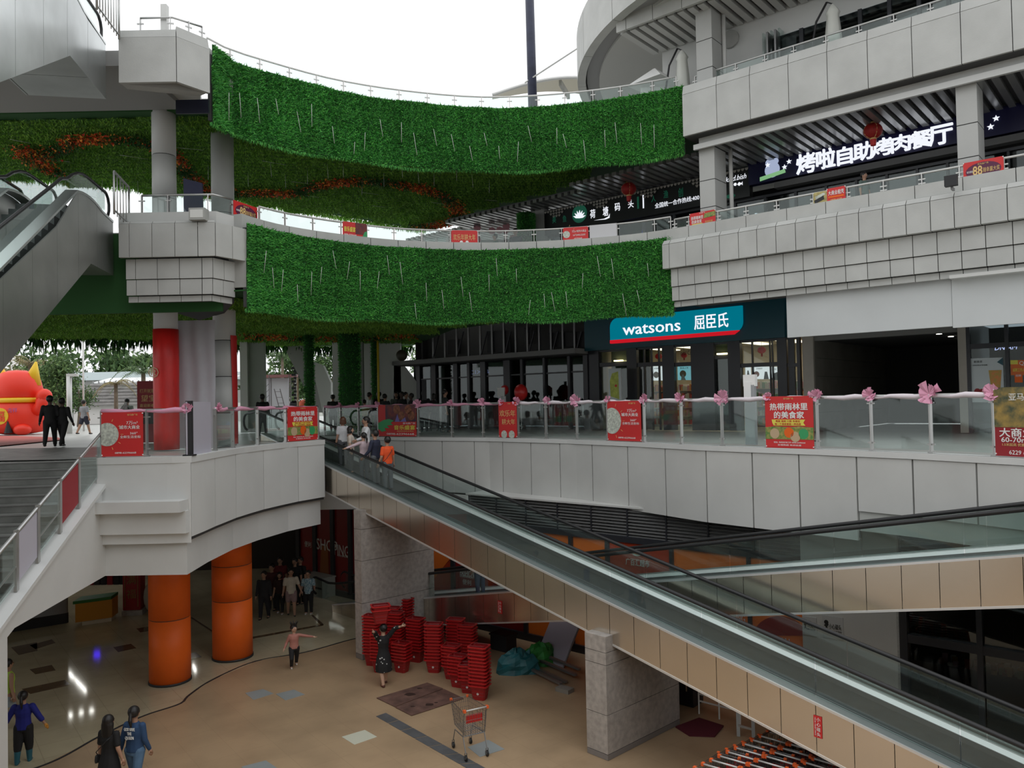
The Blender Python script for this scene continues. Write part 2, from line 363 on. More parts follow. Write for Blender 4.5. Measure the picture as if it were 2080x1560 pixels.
# ---- basement floor
def tile_mat(name, c1, c2, sx, sy, rough, ang, joint=.010, dark=.72, spec=.5):
    m = bpy.data.materials.new(name); m.use_nodes = True; t = m.node_tree; p = t.nodes['Principled BSDF']; p.inputs['Roughness'].default_value = rough; p.inputs['Specular IOR Level'].default_value = spec
    g = t.nodes.new('ShaderNodeNewGeometry'); mp = t.nodes.new('ShaderNodeMapping'); mp.inputs['Rotation'].default_value = (0, 0, ang)
    br = t.nodes.new('ShaderNodeTexBrick'); br.offset = 0; br.inputs['Scale'].default_value = 1; br.inputs['Mortar Size'].default_value = joint; br.inputs['Brick Width'].default_value = sx; br.inputs['Row Height'].default_value = sy
    br.inputs['Color1'].default_value = (*c1, 1); br.inputs['Color2'].default_value = (*c2, 1); br.inputs['Mortar'].default_value = (*[x*dark for x in c1], 1); br.inputs['Bias'].default_value = 0
    t.links.new(g.outputs['Position'], mp.inputs[0]); t.links.new(mp.outputs[0], br.inputs['Vector'])
    n = t.nodes.new('ShaderNodeTexNoise'); n.inputs['Scale'].default_value = .8; n.inputs['Detail'].default_value = 6; t.links.new(g.outputs['Position'], n.inputs['Vector'])
    mx = t.nodes.new('ShaderNodeMix'); mx.data_type = 'RGBA'; mx.blend_type = 'MULTIPLY'; r = t.nodes.new('ShaderNodeValToRGB'); r.color_ramp.elements[0].position = .3; r.color_ramp.elements[0].color = (.78, .78, .78, 1); r.color_ramp.elements[1].position = .6
    t.links.new(n.outputs['Fac'], r.inputs[0]); mx.inputs['Factor'].default_value = 1; t.links.new(br.outputs['Color'], mx.inputs['A']); t.links.new(r.outputs[0], mx.inputs['B']); t.links.new(mx.outputs['Result'], p.inputs['Base Color']); MATS[name] = m; return m
FA = math.radians(-38)
M_tan_t = tile_mat('tan_tiles', (.45, .315, .19), (.435, .305, .185), .8, .8, .38, FA, .008, .90)
M_cream_t = tile_mat('cream_tiles', (.56, .49, .33), (.54, .47, .32), .8, .8, .07, FA, .008, .8, .6)
obj('floor', B().box(-30, -12, ZB-.3, 26, 40, ZB), M_tan_t, **ST)
bl = [onZ(x, y, ZB) for x, y in ((80, 1558), (200, 1497), (290, 1455), (365, 1430), (383, 1413), (433, 1380), (520, 1343), (620, 1325), (718, 1298), (800, 1282))]
cream = [(-11.6, 11.5)]+[(p.x, p.y) for p in bl]+[(bl[-1].x+6, bl[-1].y+4), (4, 36), (-30, 36), (-30, 11.5)]
cream[0] = (bl[0].x-1.6, bl[0].y-1.2)
obj('floor_cream', B().prism(cream, ZB-.001, ZB+.004), M_cream_t, **ST)
b = B(); pts = PL([cream[0]]+[(p.x, p.y) for p in bl]).smooth(5); strip(b, pts, 0, pts.L, -.03, .03, ZB, ZB+.008, step=.15); obj('trim_1', b, M_black2, **ST)
M_brt = mat('brown_floor_tile', (.15, .095, .05), .12, noise=.1, scale=2); M_blt = mat('blue_grey_floor_tile', (.30, .33, .33), .4, noise=.1, scale=2)
M_wht = mat('cream_floor_tile', (.62, .62, .50), .4); M_gryt = mat('dark_grey_floor_tile', (.11, .115, .12), .4, noise=.2, scale=5)
inl = thing('floor_inlay', loc=(0, 0, 0), **ST)
def inlay(pxs, m, name='tile', z=.006, par=None):
    obj(name, B().prism([tuple(onZ(x, y, ZB)[:2]) for x, y in pxs][::-1], ZB+.001, ZB+z), m, par or inl)
for q in (((22, 1315), (75, 1305), (76, 1322), (38, 1331)), ((60, 1311), (105, 1299), (113, 1306), (72, 1319)), ((60, 1360), (105, 1351), (113, 1362), (72, 1370)), ((44, 1400), (133, 1381), (143, 1392), (62, 1410)),
          ((230, 1315), (266, 1308), (277, 1317), (240, 1325)), ((277, 1277), (330, 1268), (335, 1277), (285, 1285)), ((380, 1328), (398, 1325), (410, 1335), (385, 1339))): inlay(q, M_brt)
for q in (((498, 1408), (534, 1400), (556, 1409), (515, 1422)), ((560, 1410), (597, 1401), (619, 1411), (580, 1423)), ((490, 1558), (540, 1545), (565, 1562), (520, 1580)), ((950, 1518), (992, 1503), (1025, 1522), (975, 1538))): inlay(q, M_blt)
inlay(((694, 1497), (741, 1483), (766, 1497), (720, 1513)), M_wht)
g0, g1, g2, g3 = [onZ(x, y, ZB) for x, y in ((763, 1455), (783, 1448), (985, 1560), (950, 1562))]
for k in range(7):
    a, c = k/6.5+.004, (k+1)/6.5-.004
    q = [g0.lerp(g3, a), g1.lerp(g2, a), g1.lerp(g2, c), g0.lerp(g3, c)]; obj('tile', B().prism([tuple(p[:2]) for p in q][::-1], ZB+.001, ZB+.007), M_gryt, inl)
inlay(((500, 1296), (656, 1268), (657, 1271), (504, 1299.5)), M_brt, 'strip', .007); inlay(((632, 1250), (637, 1250), (658, 1269), (652, 1271)), M_brt, 'strip', .007)
inlay(((387, 1255), (390, 1254), (432, 1281), (432, 1285)), M_brt, 'strip', .007)
M_board = mat('worn_brown_board', (.16, .085, .065), .7, noise=.5, scale=3)
t = thing('floor_sheet', 'two worn brown ply sheets lying on the tan floor before the baskets', 'board', onZ(850, 1420, ZB))
for q in (((765, 1419), (796, 1407), (893, 1408), (800, 1438)), ((765, 1419), (868, 1388), (900, 1400), (802, 1437)), ((803, 1438), (902, 1401), (942, 1420), (836, 1455))):
    if q[0] == (765, 1419) and q[1] == (796, 1407): continue
    obj('sheet', B().prism([tuple(onZ(x, y, ZB)[:2]) for x, y in q][::-1], ZB+.008, ZB+.022), M_board, t)
M_stain = mat('dark_stain', (.04, .02, .015), .6)
for x, y, r in ((832, 1412, .16), (852, 1400, .07), (872, 1433, .12), (838, 1437, .06), (886, 1429, .05)):
    p = onZ(x, y, ZB); b = B(); b.prism([(p.x+r*math.cos(k)*random.uniform(.7, 1.2), p.y+r*.7*math.sin(k)*random.uniform(.7, 1.2)) for k in np.linspace(0, 5.8, 11)], ZB+.0225, ZB+.0245); obj('stain', b, M_stain, t)
# ---- bounding walls of the basement
obj('wall_left', B().box(-22, 10, ZB, -21.8, 36, -2.4), M_conc, **ST)
obj('wall_back', B().box(-22, 35.8, ZB, -2, 36, -2.4), mat('beige_back_wall', (.30, .25, .19), .6), **ST)
# near side of the atrium, behind the photographer
obj('near_deck', B().box(-40, -14, -1.7, 40, -.9, 0), M_paint, **ST)
obj('near_wall', B().box(-40, -14.3, ZB, 40, -14, 11), M_paint, **ST)
obj('near_basement_wall', B().box(-30, -9, ZB, 30, -8.8, -1.7), M_conc, **ST)
# ---- L2 / L3 bridge: arcs
arc2 = [(500, 454), (540, 466), (600, 479), (700, 493), (830, 505), (1000, 508.5), (1150, 503), (1280, 492.5), (1366, 481)]
ARC2 = PL([onZ(x, y, 6.0)[:2] for x, y in arc2]).smooth(4)
arc3 = [(430, 94), (470, 125), (560, 154), (700, 190), (850, 212), (1000, 222), (1150, 214), (1280, 198), (1387, 178)]
ARC3 = PL([onZ(x, y, 10.4)[:2] for x, y in arc3]).smooth(4)
ZS3, ZS2 = 9.6, 4.2                         # undersides of the bridges
BACK = {3: [(-30, 26.0)]+[tuple(onZ(x, y, ZS3)[:2]) for x, y in ((0, 358), (130, 367), (300, 383), (480, 405), (600, 424), (700, 441), (800, 458), (872, 468))],
        2: [(-34, 32.0)]+[tuple(onZ(x, y, ZS2)[:2]) for x, y in ((0, 685), (200, 688), (310, 690), (480, 700), (600, 703), (700, 705), (838, 703))]}
def bpoly(arc, lv, ya): return [(-30, ya), (-8.35 if lv == 3 else -7.5, ya)]+[tuple(p[:2]) for p in arc.p]+([tuple(UNP(-10.2, 21.95, 0)[:2]), tuple(UNP(-16, 22.3, 0)[:2]), tuple(UNP(-23, 23.2, 0)[:2])] if lv == 2 else [tuple(UNP(-10.6, 22.6, 0)[:2]), tuple(UNP(-13, 25.2, 0)[:2]), tuple(UNP(-27.5, 26.6, 0)[:2])])+BACK[lv][::-1]
def bridge(arc, z0, z1, name, m, lv, ya): obj(name, B().prism(bpoly(arc, lv, ya), z0, z1), m, **ST)
bridge(ARC3, ZS3+.1, 9.95, 'bridge_upper', M_conc, 3, 22.2); bridge(ARC2, ZS2+.12, 5.85, 'bridge_lower', M_conc, 2, 20.8)
b = B(); strip(b, ARC3, 0, ARC3.L, -.12, -.02, 8.5, 10.2, step=.4); strip(b, ARC2, 0, ARC2.L, -.12, -.02, 3.8, 5.9, step=.4); obj('wall_backing', b, M_joint, **ST)
# kerbs along the bridges
b = B(); strip(b, ARC3, 0, ARC3.L, -.5, -.12, 9.8, 10.42, step=.4); obj('parapet_upper', b, M_paint, **ST)
kt = thing('parapet_lower', loc=(0, 0, 0), **ST)
js = [ARC2.L*k/16 for k in range(17)]
for a, c in zip(js, js[1:]):
    b = B(); strip(b, ARC2, a+.01, c-.01, -.42, -.14, 5.8, 6.28, step=.5); obj('panel', b, M_panel, kt)
# ---- right building
N2, N3, NS2, NS1 = 20.8, 20.8, 24.1, 26.0
uL2 = uN(1366, N2); uL3 = uN(1387, N3, py=200); U1 = 6.0
FAC = PL([UNP(uL2, N2, 0)[:2], UNP(U1, N2, 0)[:2]]); FAC3 = PL([UNP(uL3, N3, 0)[:2], UNP(U1, N3, 0)[:2]])
FACX = PL([UNP(uN(1352, N2-.02), N2, 0)[:2], UNP(U1, N2, 0)[:2]])
def upl(pl, pxs, z): return [pl.spx(x, z) for x in pxs]
t = thing('fascia_level_two', loc=(0, 0, 0), **ST)
b = B(); strip(b, FACX, .5, FACX.L, -1.2, -.36, 3.95, 5.85, step=3); obj('backing', b, M_joint, t)
js = [0]+upl(FACX, (1366, 1399, 1433, 1468, 1505, 1543, 1581, 1621, 1663, 1706, 1750, 1797, 1844, 1893, 1943, 1995, 2049), 5.2); d = js[-1]-js[-2]; js += [js[-1]+d*k for k in range(1, 6)]
panels(t, FACX, js, 5.01, 5.72, -.05, .22, .018, M_panel); panels(t, FACX, js, 5.73, 5.86, -.05, .22, .018, M_panel, tilt=-.12, name='cap_stone')
js = upl(FACX, (1362, 1377, 1410, 1443, 1479, 1516, 1553, 1591, 1632, 1673, 1716, 1760, 1806, 1853, 1902, 1952, 2003, 2057), 4.7); d = js[-1]-js[-2]; js += [js[-1]+d*k for k in range(1, 5)]
panels(t, FACX, js, 4.48, 4.99, -.1, .1, .018, M_panel); panels(t, FACX, js, 4.06, 4.46, -.14, .1, .018, M_panel); panels(t, FACX, js, 3.88, 4.04, -.25, .1, .018, M_panel)
js = [0]+upl(FACX, (1395, 1450, 1512, 1594, 1675, 1762, 1855, 1954, 2062), 6.0); d = js[-1]-js[-2]; js += [js[-1]+d*k for k in range(1, 4)]
for a, c in zip(js, js[1:]):
    b = B(); strip(b, FACX, a+.009, c-.009, -.34, -.10, 5.8, 6.22, step=3); obj('upstand', b, M_panel, t)
obj('floor_level_two', B().prism([UNP(uL2, N2+.1, 0)[:2], UNP(U1, N2+.1, 0)[:2], UNP(U1, 40, 0)[:2], UNP(uL2-16, 40, 0)[:2], UNP(uL2-9, 22.1, 0)[:2], UNP(uL2-.1, 22, 0)[:2]], 5.2, 5.9), M_conc, **ST)
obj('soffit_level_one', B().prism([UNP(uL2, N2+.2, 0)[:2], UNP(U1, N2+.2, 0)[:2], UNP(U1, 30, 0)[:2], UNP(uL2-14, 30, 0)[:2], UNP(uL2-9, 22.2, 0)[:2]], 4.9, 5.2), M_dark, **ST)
t = thing('fascia_level_three', loc=(0, 0, 0), **ST)
b = B(); strip(b, FAC3, 0.03, FAC3.L, -1.0, -.03, 8.8, 10.2, step=3); obj('backing', b, M_joint, t)
js = [0]+upl(FAC3, (1457, 1526, 1603, 1682, 1764, 1855, 1952, 2056), 9.2); d = js[-1]-js[-2]; js += [js[-1]+d*k for k in range(1, 4)]
panels(t, FAC3, js, 8.83, 10.05, -.05, .1, .018, M_panel); panels(t, FAC3, js, 10.06, 10.32, -.35, .4, .018, M_panel, tilt=-.06, name='cap_stone')
b = B(); strip(b, FAC3, .3, FAC3.L, -.75, -.35, 8.62, 8.95, step=3); obj('beam', b, M_panel, t)
obj('floor_level_three', B().prism([UNP(uL3, N3+.3, 0)[:2], UNP(U1, N3+.3, 0)[:2], UNP(U1, 42, 0)[:2], UNP(uL3-22, 42, 0)[:2], UNP(uL3-9, 23, 0)[:2], UNP(uL3-.2, 21.5, 0)[:2]], 9.75, 9.92), M_conc, **ST)
# slatted canopies (each slat a part)
M_slat = mat('grey_slat', (.33, .335, .33), .25, .5); M_slat4 = mat('pale_slat', (.55, .555, .54), .4, .1)
def slats(name, u0, u1, n0, n1, z, pitch, w, m, zt=.12, du=0):
    t = thing(name, loc=(0, 0, z), **ST); k = 0; u = u0
    proto = B().ob(UNP(0, n0, z), NN*(n1-n0)+UU*du, UU*w, (0, 0, zt)); o = obj('slat', proto, m, t); me = o.data; bpy.data.objects.remove(o)
    while u < u1:
        c = bpy.data.objects.new('slat', me); COL.objects.link(c); c.parent = t; c.location = UU*u; u += pitch; k += 1
    return t
t = slats('slatted_ceiling_level_two', uN(1412, N2+.35, py=300), U1, N2+.35, NS2+.1, 8.5, .29, .16, M_slat)
b = B().ob(UNP(uN(1410, N2+.3, py=300), N2+.25, 8.46), UU*16, NN*.1, (0, 0, .15)); obj('edge_trim', b, M_slat4, t)
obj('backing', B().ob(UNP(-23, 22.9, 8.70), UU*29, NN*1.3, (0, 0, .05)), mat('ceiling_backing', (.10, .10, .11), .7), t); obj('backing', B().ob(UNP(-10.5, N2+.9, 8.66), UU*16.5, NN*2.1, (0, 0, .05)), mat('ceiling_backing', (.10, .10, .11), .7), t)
slats('slatted_ceiling_behind_bridge', -16.0, uN(1412, N2+.35, py=300)-.2, N2+1.1, NS2+.1, 8.56, .29, .17, M_slat); slats('slatted_ceiling_behind_bridge', -23.0, -16.1, 22.8, NS2+.1, 8.56, .29, .17, M_slat)
slats('slatted_ceiling_far', -27, -21, NS2+.1, 30, 8.62, .33, .18, M_slat4)
# level four canopy
t = slats('slatted_canopy_level_four', uN(1262, 21, py=60), U1, N2+.15, 22.95, 12.62, .33, .2, M_slat4)
uc = uN(1254, 20.8, py=60)
js = [uc, uN(1274, 20.8, py=50), uN(1328, 20.8, py=30), uN(1387, 20.8, py=5)]; d = 1.35
js += [js[-1]+d*k for k in range(1, 12)]
for a, c in zip(js, js[1:]): obj('panel', B().ob(UNP(a+.01, 20.72, 12.6), UU*(c-a-.02), NN*.1, (0, 0, .75)), M_panel, t)
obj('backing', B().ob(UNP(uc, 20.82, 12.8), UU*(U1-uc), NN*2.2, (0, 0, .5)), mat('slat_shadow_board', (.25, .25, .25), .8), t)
obj('wall_level_three', B().ob(UNP(uN(1345, 23, py=110), 23, 9.9), UU*(uN(1560, 23, py=80)-uN(1345, 23, py=110)), NN*.2, (0, 0, 3.0)), M_white, **ST)
obj('wall_level_three_upper', B().ob(UNP(uN(1555, 23, py=80), 23, 11.9), UU*9, NN*.2, (0, 0, 1.0)), M_white, **ST)
# round roof drum
dc = (13.0, 27.9); R = 10.4
def ring(b, r0, r1, z0, z1, a0=100, a1=300, n=50):
    vs = []; fs = []
    for k in range(n+1):
        a = math.radians(a0+(a1-a0)*k/n); c, s_ = math.cos(a), math.sin(a)
        vs += [(dc[0]+r0*c, dc[1]+r0*s_, z0), (dc[0]+r1*c, dc[1]+r1*s_, z0), (dc[0]+r1*c, dc[1]+r1*s_, z1), (dc[0]+r0*c, dc[1]+r0*s_, z1)]
    for k in range(n):
        q = 4*k; fs += [(q, q+1, q+5, q+4), (q+1, q+2, q+6, q+5), (q+2, q+3, q+7, q+6), (q+3, q, q+4, q+7)]
    fs += [(3, 2, 1, 0), tuple(4*n+i for i in (0, 1, 2, 3))]; b.add(vs, fs)
t = thing('roof_drum', loc=(0, 0, 0), **ST)
for k in range(14):
    b = B(); a = 100+k*14.5; ring(b, R-.3, R, 12.9, 14.5, a+.08, a+14.42, 6); obj('panel', b, M_panel, t)
b = B(); ring(b, R-.9, R-.35, 13.05, 14.0); obj('recess', b, mat('grey_recess', (.3, .3, .3), .7), t)
b = B(); ring(b, .5, R-.8, 12.95, 13.3); obj('soffit', b, mat('drum_soffit', (.50, .50, .48), .7), t)
# ---- square pillars on both floors
M_pil = mat('pillar_stone', (.47, .475, .46), .6, noise=.06, scale=1.5)
def pillar(name, u, n, z0, z1, w=.62, d=.62, jo=()):
    t = thing(name, loc=UNP(u, n, z0), **ST); zz = [z0]+[z for z in jo if z0 < z < z1]+[z1]
    for a, c in zip(zz, zz[1:]): obj('stone_panel', B().ob(UNP(u, n, a+.012), UU*w, NN*d, (0, 0, c-a-.024)), M_pil, t)
    obj('core', B().ob(UNP(u+.01, n+.01, z0), UU*(w-.02), NN*(d-.02), (0, 0, z1-z0)), M_joint, t); return t
def pil_u(px, n, py): return uN(px, n, py=py)
for (px, py, px2) in ((1422, 400, 1453), (1944, 280, 1987)):
    u = pil_u(px, 21.25, py); wd = pil_u(px2, 21.25, py)-u
    pillar('pillar', u, 21.25, 5.9, 8.5, wd, .75, (6.75, 7.55))
u = pil_u(1414, 21.35, 90); wd = pil_u(1446, 21.35, 90)-u; pillar('pillar', u, 21.35, 9.9, 12.7, wd, .7, (10.9, 11.75))
M_pipe = mat('white_pipe', (.6, .6, .58), .5)
for u_, z0, z1 in ((pil_u(1480, 21.8, 400), 5.9, 8.6), (pil_u(1468, 21.9, 90), 9.9, 12.8)):
    o = obj('drain_pipe', B().cyl(UNP(u_, 22.0, z0), UNP(u_, 22.0, z1), .06, n=10), M_pipe, None, True, label='white drain pipe running up behind the square pillar on level two' if z0 < 7 else 'white drain pipe running up behind the square pillar on level three', category='pipe')
# ---- left blocks
def block(name, Yf, xs, zrows, depth, m=M_panel):
    t = thing(name, loc=(xs[0], Yf, zrows[0][0]), **ST); return t
yb2 = 19.9
x0 = onY(242, 480, yb2).x; x1 = onY(437, 480, yb2).x; e2 = onZ(500, 531, 5.01); e2b = onZ(500, 454, 6.0)
BL2 = PL([(x0, yb2), (x1, yb2), (e2.x, e2.y)])
t = thing('corner_block_lower', loc=(x0, yb2, 3.9), **ST)
poly = [(x0+.3, yb2+.42), (x1-.2, yb2+.42), (e2.x-.4, e2.y+.2), (e2.x-1.5, e2.y+2.5), (x0, 25)]
obj('core', B().prism(poly, 3.95, 5.85), M_joint, t)
def jpx(pl, L, z): return [0]+[pl.spx(x, z) for x in L]
def rowp(pl, js, z0, z1, off, th, tilt=0, nm='panel'): panels(t, pl, js, z0, z1, off, th, .016, M_panel, tilt, nm)
c1 = BL2.c[1]
js = jpx(BL2, (264, 310, 356, 402), 5.5)+[c1]; rowp(BL2, js, 5.01, 5.86, -.06, .1); rowp(BL2, [c1, BL2.spx(470, 5.5), BL2.L], 5.01, 5.86, -.06, .1)
rowp(BL2, js, 5.87, 5.93, -.25, .27, -.05, 'cap_stone')
x0b = onY(256, 550, yb2+.15).x; x1b = onY(432, 550, yb2+.15).x; q = onY(478, 560, e2.y+.05)
BL2b = PL([(x0b, yb2+.15), (x1b, yb2+.15), (q.x, q.y)]); c1 = BL2b.c[1]
js = jpx(BL2b, (276, 320, 365, 410), 4.7)+[c1]; rj = [c1, BL2b.spx(454, 4.7), BL2b.L]
for a, c_, o_ in ((4.48, 4.99, -.03), (4.07, 4.46, -.06), (3.9, 4.05, -.16)): rowp(BL2b, js, a, c_, o_, .05); rowp(BL2b, rj, a, c_, o_, .05)
xa = onY(250, 430, yb2+.6).x
obj('upstand', B().prism([(xa, yb2+.35), (x1-.1, yb2+.35), (e2.x-.25, e2.y+.25), (e2.x-.9, e2.y+.7), (xa, yb2+.9)], 5.85, 6.24), M_paint, t)
yb3 = 18.4
x0 = onY(242, 120, yb3).x; x1 = onY(358, 120, yb3).x; e3 = onZ(425, 190, 8.85)
BL3 = PL([(x0, yb3), (x1, yb3), (e3.x, e3.y)]); t = thing('corner_block_upper', loc=(x0, yb3, 8.85), **ST)
b = B(); strip(b, BL3, 0, BL3.L-.02, -.4, -.06, 8.87, 9.95, step=3); obj('core', b, M_panel, t)
rowp(BL3, [0, BL3.c[1]], 8.85, 9.92, -.06, .1); rowp(BL3, [BL3.c[1], BL3.L], 8.85, 9.92, -.06, .1)
rowp(BL3, [0, BL3.c[1]], 9.93, 10.12, -.3, .33, -.06, 'cap_stone'); rowp(BL3, [BL3.c[1], BL3.L], 9.93, 10.2, -.3, .33, -.06, 'cap_stone')
obj('fill', B().prism([(x0, yb3+.2), (x1-.1, yb3+.2), (e3.x-.2, e3.y+.2), (e3.x-1.2, e3.y+2.5), (x0, 23.5)], 9.75, 10.05), M_paint, t)
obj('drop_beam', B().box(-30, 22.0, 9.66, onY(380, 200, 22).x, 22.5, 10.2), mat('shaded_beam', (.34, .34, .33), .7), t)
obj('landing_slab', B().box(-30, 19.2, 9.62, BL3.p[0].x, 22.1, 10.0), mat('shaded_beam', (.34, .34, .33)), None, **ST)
# ---- round columns
M_col = mat('column_cladding', (.66, .665, .65), .5, noise=.05, scale=1)
def rcol(name, x, y, r, z0, z1, joints, m=M_col, **k):
    t = thing(name, loc=(x, y, z0), kind='structure')
    zz = [z0]+[z for z in joints if z0 < z < z1]+[z1]
    for a, c in zip(zz, zz[1:]): obj('shell', B().cyl((x, y, a+.012), (x, y, c-.012), r, n=28), m, t, True)
    obj('core', B().cyl((x, y, z0), (x, y, z1), r-.015, n=20), M_joint, t); return t
cA = onZ(339, 913, 0); cB = onZ(461, 905, 0)
xa_, ya_ = onY(333, 300, cA.y).x, cA.y; xb_, yb_ = onY(452, 350, cB.y).x, cB.y
rcol('round_column', xa_, ya_, .325, 0, 10.1, (.9, 2.15, 3.4, 5.9, 7.15, 8.4))
rcol('round_column', xb_, yb_, .335, 0, 9.6, (1.0, 2.1, 3.2, 5.9, 7.1))
rcol('orange_column', *onZ(346, 1383, ZB)[:2], .52, ZB, -2.4, (-4.4,), M_orange); o2 = onZ(473, 1334, ZB); rcol('orange_column', o2.x, o2.y, .56, ZB, -2.4, (-4.4, -3.4), M_orange)
b = B()
for px, py, r in ((346, 1383, .54), (473, 1334, .58)):
    p = onZ(px, py, ZB); b = B().cyl((p.x, p.y, ZB), (p.x, p.y, ZB+.06), r, n=28); obj('baseboard_front' if px < 400 else 'baseboard_back', b, M_black2, None, True, **ST)
# ---- flat stone piers under the long travelator
M_gran = mat('grey_granite', (.42, .385, .355), .45, noise=.22, scale=9, coord='World')
def pier(p, wdt, dep, z1, joints, nm='pier'):
    t = thing(nm, loc=(p.x, p.y, ZB), **ST); a = -TD
    zz = [ZB]+list(joints)+[z1]
    for i, (za, zc) in enumerate(zip(zz, zz[1:])):
        obj('stone_panel', B().ob(V((p.x, p.y, za+.006)), a*wdt, TP*dep, (0, 0, zc-za-.012)), M_gran if i else mat('pier_base', (.22, .2, .19), .5), t)
    return t
p1 = onZ(723, 1336, ZB); pier(p1, .36, 2.6, -1.85, (-5.95, -4.5, -3.3, -2.4))
p2 = onZ(1193, 1529, ZB); pier(p2, .55, 2.5, -3.62, (-5.98, -5.2, -4.2, -3.95))
# ================================================================ PLANE HELPER (a vertical wall through p with direction u)
class Wall:
    def __init__(s, p, u): s.p = V(p); s.u = V(u).normalized(); s.v = V((0, 0, 1)); s.n = s.u.cross(s.v)
    def at(s, px, py, l=0): d = ray(px, py); q = EYE+d*((s.p-EYE).dot(s.n)/d.dot(s.n)); return q+s.n*l
    def poly(s, pts, m, parent, name='print', th=.01, lift=0): return obj(name, B().ext([s.at(x, y, lift) for x, y in pts], s.n*th), m, parent)
    def rect(s, x0, x1, z0, z1, m, parent, name='panel', th=.05, lift=0, py=600):
        """between pixel columns x0, x1 (measured at row py) and heights z0, z1"""
        a = s.at(x0, py); c = s.at(x1, py); a.z = z0; c.z = z0
        return obj(name, B().ob(a+s.n*lift, c-a, s.n*th, (0, 0, z1-z0)), m, parent)
    def tx(s, st, px, py, hpx, m, parent, wpx=None, bold=0, lift=.01, name='lettering', ext=.002, shear=0):
        c = s.at(px, py, lift); a = s.at(px, py-hpx/2); d = s.at(px, py+hpx/2); h = (a-d).length; w = None
        if wpx: w = (s.at(px+wpx/2, py)-s.at(px-wpx/2, py)).length
        return text(st, c, s.u, s.v, h, m, parent, w, bold, ext, name, shear)
W24 = Wall(UNP(0, NS2, 0), UU); W26 = Wall(UNP(0, NS1, 0), UU); NB_ = 18.6; W18 = Wall(UNP(0, NB_, 0), UU)
# ================================================================ ARTIFICIAL TURF
M_turf = leafmat('turf_leaves', (.035, .17, .04), (.075, .34, .07), (.16, .52, .10))
M_turf2 = leafmat('soffit_turf', (.09, .22, .03), (.19, .42, .06), (.32, .56, .09))
M_base = mat('turf_backing', (.02, .09, .02), .9); M_base2 = mat('soffit_turf_backing', (.07, .17, .03), .9)
def tuft(mb, n, wx, wz, length, width, seed, down=False, ripple=0):
    r = np.random.default_rng(seed); v = []; f = []
    px = r.uniform(0, wx, n); pz = r.uniform(0, wz, n); L = r.uniform(.55, 1.25, n)*length; W_ = r.uniform(.6, 1.2, n)*width
    az = r.uniform(0, 2*math.pi, n); tl = r.uniform(.1, .95, n); ro = r.uniform(0, math.pi, n)
    for i in range(n):
        if down: d = np.array([math.cos(az[i])*tl[i]*1.9, math.sin(az[i])*tl[i]*1.9, -1]); 
        else: d = np.array([math.cos(az[i])*tl[i], -.75, math.sin(az[i])*tl[i]])
        d /= np.linalg.norm(d); s = np.array([math.cos(ro[i]), .3, math.sin(ro[i])]) if not down else np.array([math.cos(ro[i]), math.sin(ro[i]), .2])
        s = s-d*s.dot(d); s /= np.linalg.norm(s)+1e-6
        if down: b = np.array([px[i], pz[i], ripple*math.sin(pz[i]/wz*2*math.pi*3+math.sin(px[i]*4))])
        else: b = np.array([px[i], 0, pz[i]])
        b = b-d*.01; k = len(v); v += [b-s*W_[i]/2, b+s*W_[i]/2, b+d*L[i]]; f.append((k, k+1, k+2))
    for a in v: pass
    mb.add(v, f)
def turf_variants(nm, wx, wz, n, length, width, m, down=False, ripple=0, k=4):
    out = []
    for i in range(k):
        b = B(); b.cur = 1
        if down:
            g = 12; vs = [(wx*a/g, wz*c/g, ripple*math.sin(c/g*2*math.pi*3+math.sin(wx*a/g*4))) for c in range(g+1) for a in range(g+1)]
            b.add(vs, [(c*(g+1)+a, (c+1)*(g+1)+a, (c+1)*(g+1)+a+1, c*(g+1)+a+1) for c in range(g) for a in range(g)])
        else: b.box(0, 0, 0, wx, .02, wz)
        b.cur = 0; tuft(b, n, wx, wz, length, width, 10*i+(5 if down else 1), down, ripple)
        me = bpy.data.meshes.new(nm); me.from_pydata([tuple(x) for x in b.v], [], b.f); me.materials.append(m); me.materials.append(M_base2 if down else M_base); me.polygons.foreach_set('material_index', b.m); out.append(me)
    return out
def turf_wall(name, label, pl, z0, z1, rows, nc, s0=0, s1=None):
    s1 = s1 or pl.L; L = s1-s0; wx = L/nc; wz = (z1-z0)/rows; vs = turf_variants('turf_mat', wx*1.04, wz*1.02, int(2400*wx*wz), .10, .042, M_turf)
    t = thing(name, label, 'turf wall', pl.at(s0+L/2, 0, z0))
    for r in range(rows):
        for c in range(nc):
            o = bpy.data.objects.new('turf_mat', random.choice(vs)); COL.objects.link(o); o.parent = t; s_ = s0+(c+.5)*wx; p = pl.at(s_, .05+random.uniform(-.015, .02), 0); n = pl.nrm(s_); tt = V((-n.y, n.x, 0))
            p = p-tt*wx*.52; o.matrix_basis = WM[t.name].inverted() @ Matrix.Translation(V((p.x, p.y, z0+r*wz+random.uniform(-.015, .015)))) @ Matrix.Rotation(math.atan2(tt.y, tt.x)+random.uniform(-.02, .02), 4, 'Z')
    b = B(); b.cur = 0; R_ = np.random.default_rng(3)     # ragged lower hem
    n = int(L*260); vv = []; ff = []
    for i in range(n):
        s_ = R_.uniform(s0, s1); p = pl.at(s_, R_.uniform(-.08, .05), z0+R_.uniform(-.0, .05)+.04*math.sin(s_*1.7)); l = R_.uniform(.04, .12); k = len(vv)
        q = p+V((R_.uniform(-.04, .04), R_.uniform(-.04, .04), -l)); vv += [p+V((-.015, 0, 0)), p+V((.015, .01, 0)), q]; ff.append((k, k+1, k+2))
    b.add(vv, ff); o = obj('hem', b, M_turf, t); o['kind'] = 'stuff'; return t
turf_wall('turf_wall', 'upper curved wall of green artificial turf mats hanging on the bridge', ARC3, 8.42, 10.42, 4, 15)
